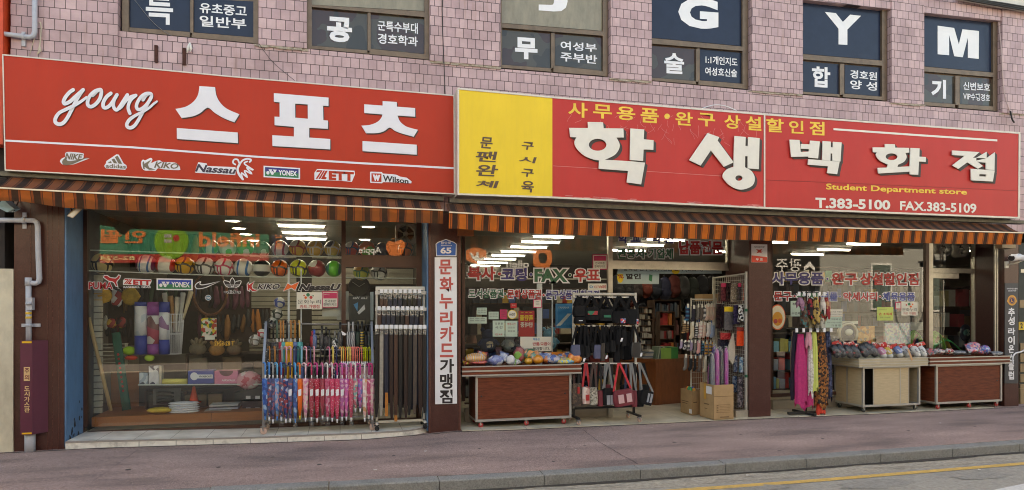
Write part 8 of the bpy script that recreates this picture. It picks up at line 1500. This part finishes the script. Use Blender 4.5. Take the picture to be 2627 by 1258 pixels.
for i in range(22):
 k=i%11;row=i//11;u=1585+k*24+row*10;v=735+row*38+(k%3)*3;Y=3.6+row*.4;col=[(38,40,46),(50,40,42),(34,40,54),(90,34,30),(44,52,48),(30,30,34),(110,44,34),(40,44,70),(60,60,62)][(i*5)%9]
 p=at(u,v,Y);t=thing('backpack', '%s dark backpack, %s from left, hanging in the %s row at the back'%(('black', 'plum', 'navy', 'rust', 'green', 'black', 'rust', 'blue', 'grey')[(i*5)%9],ORD(k),('upper', 'lower')[row]), 'backpack',p-Vector((0,0,.25)), 'backpacks hanging at the back');mb=MB();mb.ball(p,.19,16,10,sq=(.85,.5, 1.25), noise=.06);mb.build('body',M('pack %d %d %d'%col,col,.7,var=.2),t);mb=MB();mb.ball(p+Vector((0,-.08,-.08)),.12,12,8,sq=(.95,.45,.8));mb.build('pocket',M('pack %d %d %d'%col,col,.7),t);mb=MB();mb.tube([p+Vector((-.04,0,.22)),p+Vector((0,0,.29)),p+Vector((.04,0,.22))],.01,6);mb.build('loop', m_bl,t)
def plush(label,u,v,rpx,Y,col, belly, film=None):
 p=at(u,v,Y);r=rpx/ppm(u,Y);t=thing('plush_toy', label, 'toy',p-Vector((0,0,r*1.1)), 'plush toys in the copy window');m1,m2=M('plush %d %d %d'%col,col,.95, bump=.5, bscale=80),M('plush %d %d %d'%belly, belly,.95)
 mb=MB();mb.ball(p-Vector((0,0,r*.3)),r*.85,18,12, noise=.05);mb.build('body',m1,t);mb=MB();mb.ball(p+Vector((0,-.02,r*.65)),r*.62,16,10,sq=(1.1,.9,.9), noise=.04);mb.build('head',m1,t);mb=MB();mb.ball(p+Vector((0,-r*.55,-r*.3)),r*.5,14,9,sq=(1,.6,1));mb.build('belly',m2,t)
 for s in(-1,1):
  mb=MB();mb.ball(p+Vector((s*r*.55,0,r*1.15)),r*.22,10,7);mb.build('ear',m1,t);mb=MB();mb.tube([p+Vector((s*r*.6,-.02,.1*r)),p+Vector((s*r*1.05,-r*.3,-r*.35))],[r*.22,r*.18],9);mb.build('paw',m1,t)
 if film:mb=MB();mb.ball(p+Vector((0,0,r*.2)),r*1.3,14,9, noise=.2);mb.build('wrapping', film,t)
plush('navy plush toy with cream belly at the left of the copy window', 1252,876,26,.95,(58,70,104),(200,190,168));plush('white plush toy with pale blue body in film', 1308,878,22,.9,(190,204,216),(226,226,226), m_film2);plush('dark blue plush toy lower in the copy window', 1330,888,20,.85,(46,60,96),(220,220,222), m_film2);plush('light blue plush toy in film behind the returns notice', 1408,872,24,.95,(110,180,210),(210,226,232), m_film2);plush('pale grey plush toy behind the hours sheets', 1345,850,18,1.2,(180,180,184),(206,206,206), m_film2)
def person(label,u,vh_,vs_,Y):
 head=at(u,vh_,Y);seat=at(u+6,vs_,Y);H_=head.z-seat.z;t=thing('person', label, 'person', seat);k=H_/.68
 def skin(name, verts, edges,rad,mat,sub=2):
  me=bpy.data.meshes.new(name);me.from_pydata([Vector(v_)*k for v_ in verts], edges,[]);me.materials.append(mat);o=bpy.data.objects.new(name,me);COL.objects.link(o);o.parent=t;ORG[o.name]=Vector(seat)
  md=o.modifiers.new('skin', 'SKIN');
  for sv,r in zip(me.skin_vertices[0].data,rad):sv.radius=(r*k,r*k)
  me.skin_vertices[0].data[0].use_root=True;sm=o.modifiers.new('sub', 'SUBSURF');sm.levels=sm.render_levels=sub
  dg=bpy.context.evaluated_depsgraph_get();nm=bpy.data.meshes.new_from_object(o.evaluated_get(dg));o.modifiers.clear();o.data=nm;nm.polygons.foreach_set('use_smooth',[True]*len(nm.polygons));return o
 m_skin=M('skin',(196,150,128),.55);m_pinkj=M('pink jacket',(206,158,146),.85,var=.15);m_gt=M('grey trousers',(66,66,72),.85)
 V_=[(0,0,.05),(.02,0,.22),(0,0,.42),(-.01,0,.53),(-.03,0,.62),(-.035,0,.7),(-.03,0,.76),(.01,-.17,.44),(-.02,-.21,.2),(-.2,-.16,.1),(-.27,-.14,.12),(.01,.17,.44),(-.02,.21,.2),(-.2,.14,.14),(-.27,.12,.16),(-.1,-.09,.05),(-.42,-.1,.08),(-.42,-.1,-.36),(-.54,-.1,-.4),(-.1,.09,.05),(-.42,.1,.08),(-.42,.1,-.36),(-.54,.1,-.4)]
 E_=[(0,1),(1,2),(2,3),(3,4),(4,5),(5,6),(2,7),(7,8),(8,9),(9,10),(2,11),(11,12),(12,13),(13,14),(0,15),(15,16),(16,17),(17,18),(0,19),(19,20),(20,21),(21,22)]
 R_=[.13, .125,.12, .052, .075, .085,.06,.06, .048, .036,.03,.06, .048, .036,.03,.09,.07,.05, .035,.09,.07,.05, .035]
 skin('body',V_,E_,R_, m_skin)
 skin('jacket',[(.0,0,.02),(.02,0,.22),(0,0,.43),(0,0,.49),(.01,-.17,.44),(-.02,-.215,.2),(-.17,-.17,.11),(.01,.17,.44),(-.02, .215,.2),(-.17,.15,.15)],[(0,1),(1,2),(2,3),(2,4),(4,5),(5,6),(2,7),(7,8),(8,9)],[.145,.15,.14, .075, .082, .068,.05, .082, .068,.05], m_pinkj)
 skin('trousers',[(0,0,.03),(-.1,-.09,.05),(-.42,-.1,.08),(-.42,-.1,-.33),(-.1,.09,.05),(-.42,.1,.08),(-.42,.1,-.33)],[(0,1),(1,2),(2,3),(0,4),(4,5),(5,6)],[.14, .105, .085,.07, .105, .085,.07], m_gt)
 skin('hair',[(-.005,0,.8),(.03,0,.74),(.06,0,.62),(.075,0,.48),(.08,0,.36),(.0,-.08,.7),(.0,.08,.7)],[(0,1),(1,2),(2,3),(3,4),(1,5),(1,6)],[.07, .095, .085, .075,.05,.04,.04],M('black hair',(28,24,24),.5))
 mb=MB();o_=Vector(seat)
 mb.ball(o_+Vector((-.118,0, .655))*k, .014*k,8,6,sq=(1.2,.8,1.2));mb.build('nose', m_skin,t);mb=MB()
 for s in(-1,1):mb.ball(o_+Vector((-.104,s*.032, .685))*k, .009*k,8,6)
 mb.build('eyes', m_ink,t);mb=MB();mb.ball(o_+Vector((-.108,0, .615))*k, .016*k,8,6,sq=(.5,1.3,.35));mb.build('mouth',M('lips',(160,90,84),.6),t)
 for side in(-1,1):
  for f in range(4):mb=MB();b0=o_+Vector((-.275, side*.13+(f-1.5)*.017,.12 if side<0 else .16))*k;mb.tube([b0,b0+Vector((-.04,0, .005))*k,b0+Vector((-.065+.006*abs(f-1.5),0,-.012))*k],[.009*k, .0085*k, .006*k],7);mb.build('finger', m_skin,t)
  mb=MB();b0=o_+Vector((-.25, side*.13-side*.028, .125 if side<0 else .165))*k;mb.tube([b0,b0+Vector((-.025,-side*.02,.02))*k,b0+Vector((-.05,-side*.012,.03))*k],[.011*k, .009*k, .007*k],7);mb.build('thumb', m_skin,t)
 mb=MB();q=o_+Vector((-.33,-.0,.19))*k;mb.hexa([q+Vector(d)*k for d in((-.01,-.07,-.06),(.0,.07,-.06),(.03,.07,.08),(.02,-.07,.08),(-.016,-.07,-.06),(-.006,.07,-.06),(.024,.07,.08),(.014,-.07,.08))]);mb.build('notebook', m_card, label='pale pad held by the seated person behind the copy window',cat='pad')
 return t
PS_=person('seated person in a pink jacket with long black hair behind the copy window', 1203,833,902,4.3)
s=Vector(PS_.location);mb=MB();mb.box(s.x-.35,s.x+.25,s.y-.25,s.y+.25,s.z-.14,s.z-.08,0)
for dx in(-.3,.2):
 for dy in(-.2,.2):mb.box(s.x+dx-.02,s.x+dx+.02,s.y+dy-.02,s.y+dy+.02, zfloor(s.x),s.z-.1401,0)
mb.build('stool', m_shelfw, label='dark stool under the seated person',cat='stool')
def pk(label,zz,x0,y0,x1,y1,Y,mat, name='packaged_toy',th=.03):mb=MB();mb.pbox(*zz(x0,y0),*zz(x1,y1),Y,th);return mb.build(name,mat, label=label,cat='package')
pk('orange puzzle sheet standing in the gift window',g7,342,80,540,292,.72,P('puzzle',[(206,150,80),(220,170,100),(150,130,110),(200,130,70)],22));pk('pastel sticker sheet standing in the gift window',g7,668,40,978,300,.7,P('sticker sheet',[(196,206,214),(214,190,190),(170,200,190),(220,216,200),(180,170,190)],34));pk('pale toy box with dark print at the right of the gift window',g7,980,30, 1150,130,.78,M('pale toy box',(176,176,164),.6));pk('long pale card strip above the mask package',g7,150,20,340,55,.7, m_card)
t=thing('mask_package', 'silver and navy character mask package in the gift window', 'package',at(*g7(200,300),.72));mb=MB();u,v=g7(195,175);p=at(u,v,.74);r=27/ppm(u,.74);mb.ball(p,r,20,12,sq=(1,.35,.95));mb.build('dark_mask',M('navy mask',(40,46,70),.4),t);mb=MB();mb.tube([p+Vector((r*1.02*math.cos(a),-.03,r*1.0*math.sin(a)))for a in[R(-35+k*25)for k in range(11)]],.03,8);mb.build('silver_rim', m_silver,t);mb=MB();mb.ball(p+Vector((0,-.06,.03)),r*.45,12,8,sq=(1,.4,.7));mb.build('silver_badge', m_card,t)
pk('small navy badge box beside the mask package',g7,38,210,120,320,.7,P('badge box',[(44,46,70),(90,90,110),(150,150,160)],40))
for i,(x0,x1,top,y1, cols)in enumerate(((975, 1150,152,330,(120,190,60)),(1000, 1150,170,340,(190,80,90)),(1230, 1420,160,390,(130,196,70)),(1225, 1610,245,380,(70,190,110)),(1240, 1500,200,400,(190,150,70)),(990, 1150,200,350,(150,200,80)))):
 mb=MB();n_=9;pts=[]
 for k in range(n_):f=k/(n_-1);x=x0+(x1-x0)*f;y=y1-(y1-top)*math.sin(math.pi*min(1,f*.75+.25*f));pts.append(at(*g7(x,y),.74+.03*i))
 for j in range(5):mb.tube([q+Vector((0,.02*j, .012*j-.02))for q in pts], .007,6)
 mb.build('toy_spring',M('spring %d'%i, cols,.4), label=('lime coil', 'crimson coil', 'lime coil right of the post', 'green blue coil right of the post', 'amber coil right of the post', 'yellow green coil')[i]+' spring toy arching in the gift window',cat='toy', group='spring toys in the gift window')
t=thing('racket_bag', 'dark racket case hanging in the narrow right pane', 'case',at(2476,905,.8));u,v=g8(440, 1045);p=at(u,v,.8);r=19/ppm(u,.8);mb=MB();mb.ball(p,r,20,12,sq=(1,.25, 1.15));mb.build('case_body',M('racket case',(34,40,54),.35),t);mb=MB();mb.ball(p+Vector((0,-r*.22,0)),r*.62,16,10,sq=(1,.12,.75), noise=.1);mb.build('case_print',P('racket print',[(70,120,110),(150,170,150),(40,60,80)],14),t);mb=MB();mb.tube([p-Vector((0,0,r*1.1)),p-Vector((.05,0,r*2.4))],[.04, .025],8);mb.build('case_handle', m_bl,t)
for i,(x,y,ds)in enumerate(((180,165, 'left'),(368,175, 'right'))):
 u,v=g8(x,y);t=thing('exhaust_fan',ds+' round grey exhaust fan above the narrow right pane', 'fan',at(u,v+18,.75), 'exhaust fans in the narrow pane');p=at(u,v,.75);r=19/ppm(u,.75);mb=MB();mb.lathe([(r*.82,-.1),(r,-.1),(r,.06),(r*.82,.06),(r*.82,-.1)],p,24, axis='y',cap=False);mb.build('housing',M('fan grey',(150,142,136),.5),t);mb=MB();mb.lathe([(.001,-.07),(r*.3,-.06),(r*.34,.0),(.001,.01)],p,16, axis='y');mb.build('hub',M('fan hub pale',(176,170,164),.5),t)
 for k in range(5):a=2*math.pi*k/5;d=Vector((math.cos(a),0, math.sin(a)));e_=Vector((math.cos(a+.8),0, math.sin(a+.8)));mb=MB();mb.add([p+d*r*.3+Vector((0,-.03,0)),p+d*r*.8+Vector((0,-.03,0)),p+e_*r*.8,p+e_*r*.3],[(0,1,2,3)]);mb.build('blade',MC['fan blade'],t)
Yv=gf(2060, 1064).y;SS=thing('scarf_stand', 'dark cross-footed scarf stand in front of the gift window', 'stand',gf(2068, 1064));pz=zfloor(SS.location.x);px_=at(2068, 1064,Yv).x;mb=MB();mb.tube([(px_,Yv,pz+.03),(px_,Yv,at(2068,748,Yv).z)], .014,8);mb.build('pole', m_bl,SS)
mb=MB();a,b=at(2022, 1058,Yv),at(2115, 1060,Yv);mb.bar((a.x,Yv,pz+.03),(b.x,Yv,pz+.03), .045, .035);mb.bar((px_+.001,Yv-.2,pz+.02),(px_+.001,Yv+.3,pz+.02),.04,.03);mb.build('foot', m_bl,SS)
for v,w_ in((751,.22),(843,.3)):
 c=at(2068,v,Yv);mb=MB();mb.tube([(px_+w_*math.cos(2*math.pi*k/20),Yv+w_*.7*math.sin(2*math.pi*k/20),c.z)for k in range(21)], .006,6);mb.bar((px_-w_,Yv,c.z+.001),(px_+w_,Yv,c.z+.001),.01);mb.build('hanger_ring', m_bl,SS)
 for k in range(6):mb=MB();x=px_-w_+2*w_*k/5;mb.box(x-.02,x+.02,Yv-w_*.6,Yv-w_*.6+.012,c.z-.05,c.z+.01);mb.build('peg', m_white,SS)
def scarf(label,x0,y0,x1,y1,mat,dy,grp,top=.35, split=0.):
 (u0,v0),(u1,v1)=g6(x0,y0),g6(x1,y1);Y=Yv+dy;a,b=at(u0,v1,Y),at(u1,v0,Y);cx,W,H_=(a.x+b.x)/2,(b.x-a.x)/2,b.z-a.z;mb=MB();n_=36;L_=16;ph=random.random()*6;vs_=[]
 for i in range(L_+1):
  f=i/L_;k=top+(1-top)*min(1,f*1.6)**.8;k*=1+.05*math.sin(f*9+ph)
  for j in range(n_):
   th_=2*math.pi*j/n_;pl__=1+.16*math.sin(7*th_+ph+f*1.5)+.08*math.sin(13*th_+ph*2);z=b.z-H_*f
   if i==L_:z+=(.03*math.sin(3*th_+ph)+.02*math.sin(5*th_))*1.3+(split if math.cos(th_)<0 else 0)
   vs_.append((cx+W*k*math.cos(th_)*(1 if abs(math.cos(th_))>.85 else pl__),Y+.05*k*math.sin(th_)*pl__,z))
 mb.add(vs_,[(i*n_+j,i*n_+(j+1)%n_,(i+1)*n_+(j+1)%n_,(i+1)*n_+j)for i in range(L_)for j in range(n_)]+[tuple(range(n_))],0, True);mb.build('scarf',mat, label=label,cat='scarf', group=grp)
GL='long scarves on the scarf stand';GU='short scarves on the scarf stand'
leo=P('leopard print',[(150,94,44),(44,30,24),(160,104,52),(120,72,36),(40,28,24)],34,.85, bump=.4)
scarf('beige long scarf at the left of the scarf stand',216,395,270,760,M('beige cloth',(150,138,122),.9),.08,GL);scarf('black violet long scarf left of the magenta one',212,400,305, 1022,M('black violet cloth',(44,36,52),.9,var=.2),.02,GL,.5);scarf('crinkled magenta long scarf on the scarf stand',250,425,360, 1085,M('magenta crinkle',(186,48,112),.8,var=.15, scale=30, bump=1., bscale=40),-.08,GL,.45);scarf('second fold of magenta scarf right of the first',325,425,412, 1108,M('magenta crinkle',(186,48,112),.8),-.05,GL,.3);scarf('small pink scarf above the white lace one',354,410,398,545,M('pale pink cloth',(222,160,176),.9),-.11,GL,.6);scarf('white lace long scarf on the scarf stand',374,430,412,990,P('white lace',[(214,210,202),(190,184,174),(220,218,212)],60,.9),-.1,GL,.6);scarf('lime yellow long scarf on the scarf stand',404,405,453,950,M('lime cloth',(200,208,112),.9,var=.1),-.12,GL,.6)
scarf('leopard print long scarf on the scarf stand',432,410,560, 1095,leo,-.08,GL,.5);scarf('red gauzy scarf end under the leopard scarf',455, 1045,522, 1172,M('coral gauze',(226,74,56),.9),-.06,GL,.8);scarf('navy checked long scarf at the right of the scarf stand',525,400,586, 1030,P('navy check',[(50,56,84),(80,88,120),(40,44,66)],26,.9),.06,GL,.5)
for i,(x0,y0,x1,y1, cols,dy,ds)in enumerate(((268,85,335,172,[(160,120,144),(136,96,122)],-.1, 'mauve'),(308,80,368,345,[(84,62,52),(110,90,74),(60,110,110),(70,48,40)],-.06, 'brown paisley'),(372,85,412,255,[(40,34,40),(160,50,60),(44,40,46)],-.1, 'black and red'),(415,80,475,320,[(176,146,80),(60,46,36),(190,160,96)],-.12, 'yellow leopard'),(470,85,512,240,[(40,42,46),(170,60,50),(60,90,80)],-.08, 'dark flowered'),(492,80,526,210,[(220,214,206),(200,190,184)],-.13, 'white'),(512,85,570,275,[(150,40,50),(190,150,110),(140,36,46)],-.06, 'maroon lined'),(350,240,420,375,[(120,110,80),(60,66,50),(150,140,110)],-.02, 'olive'),(455,255,525,385,[(176,172,160),(120,116,104),(196,190,176)],-.05, 'pale grey'))):
 scarf(ds+' short scarf on the upper ring of the scarf stand',x0,y0,x1,y1,P('short scarf %d'%i, cols,30,.85),dy,GU,.4)
t=thing('postal_sign', 'small white and red postage stamp sign on the right granite pillar', 'sign',at(1948,673,-.02));mb=MB();mb.pquad([z7(1785,745),z7(1905,745),z7(1905,610),z7(1787,606)],-.016, .012,0);mb.pquad([z7(1786,744),z7(1904,744),z7(1904,705),z7(1786,692)],-.018, .001,1);mb.build('board',[m_white,M('postal red',(206,66,50),.5)],t);mb=MB();mb.text('우 표',(*[z7(x,0)[0]for x in(1818, 1872)],z7(0,712)[1],z7(0,733)[1],z7(0,712)[1],z7(0,733)[1]),-.0195,.03,0);mb.text('POSTAGE STAMP',(*[z7(x,0)[0]for x in(1805, 1885)],z7(0,624)[1],z7(0,634)[1],z7(0,624)[1],z7(0,634)[1]),-.018,.01,2)
mb.poly([[z7(*q)for q in((1818,645),(1845,650),(1870,643),(1858,655),(1872,662),(1855,664),(1868,676),(1845,670),(1822,677),(1835,660))]],-.018,m=1);mb.build('print',[m_white,MC['postal red'], m_dgrey],t)
t=thing('club_sign', 'narrow dark grey sign with white Korean letters and gold round emblem at right', 'sign',at(2595,984,-.02));mb=MB();mb.pquad([(2577.5,984),(2612,984),(2613,727),(2579,727)],-.018, .016);mb.build('board',M('sign charcoal',(64,64,68),.5,var=.05),t);mb=MB()
for s_,x0,x1,y0,y1 in(('추',890,960,782,872),('성',888,960,876,965),('라',888,965,992, 1066),('이',888,960, 1080, 1170)):(a,c),(b,d)=g8(x0,y0),g8(x1,y1);mb.text(s_,(a,b,c,d,c,d),-.0205, .035)
for s_,y0,y1 in(('온',140,200),('스',208,262),('클',272,330),('럽',338,400)):(a,c),(b,d)=z12(1785,y0),z12(1826,y1);mb.text(s_,(a,b,c,d,c,d),-.0205, .035)
(a,c),(b,d)=g8(875,572),g8(988,588);mb.text('국제라이온스협회',(a,b,c,d,c,d),-.0205,.02);(a,c),(b,d)=g8(890,594),g8(975,610);mb.text('355-B1지구',(a,b,c,d,c,d),-.0205,.02);mb.build('letters', m_white,t)
mb=MB();u,v=g8(931,703);mb.poly([circ(u,v, 11.5, 13.5)],-.0205,m=0);mb.poly([circ(u,v,8,9.2)],-.0215,m=1);mb.poly([circ(u,v,6.8,8)],-.0225,m=0);mb.poly([circ(u,v,6,7)],-.0235,m=1);mb.text('L',(u-2.5,u+3,v-4,v+4,v-4,v+4),-.0245,.04,0)
for s in(-1,1):mb.poly([circ(u+s*10.5,v+2,2.6,3.4)],-.021,m=0)
mb.build('emblem',[M('emblem gold',(210,150,60),.45),M('emblem purple',(70,50,84),.5)],t)
t=thing('security_camera', 'white bullet security camera on a bracket at the right pillar top', 'camera',at(2590,690,-.2));c=[at(*g8(x,y),Y)for x,y,Y in((925,258,-.3),(1000,245,-.2),(1040,262,-.12))];mb=MB();mb.tube(c,[.052, .055, .045],12);mb.build('camera_body', m_white,t);mb=MB();d=(c[0]-c[1]).normalized();mb.tube([c[0]-d*.002,c[0]+d*.012], .045,14);mb.build('lens', m_ink,t);mb=MB();mb.tube([at(*g8(1030,285),-.12),at(*g8(985,305),-.1),at(*g8(880,330),-.03)], .014,8);mb.pbox(*g8(862,292),*g8(895,362),-.03, .025);mb.build('bracket', m_card,t);mb=MB();mb.hexa([p+Vector(q)for p,q in zip([c[0]]*4+[c[2]]*4,((-.06,-.03,.03),(.06,-.03,.03),(.045,-.03, .062),(-.045,-.03, .062),(-.055,0,.03),(.055,0,.03),(.04,0,.06),(-.04,0,.06)))]);mb.build('sun_shield', m_white,t)
wire('white electric cable hooked over the far right cart',[(2640,890),(2622,902),(2605,907),(2598,918),(2599,935)],-.12, .012, m_white)
mb=MB();p=at(2583,612,-.1);mb.box(p.x-.12,p.x+.16,-.12,.0,p.z-.16,p.z);mb.build('junction_box',M('beige junction box',(150,128,96),.6), label='beige junction box under the awning at the right pillar',cat='box')
mb=MB();a,b=at(1174,605,-.02),at(1216,572,-.02);mb.box(a.x,b.x,-.02,.1,a.z,b.z);mb.build('junction_box',MC['counter wood'], label='brown wooden box at the top of the middle pillar right side',cat='box')
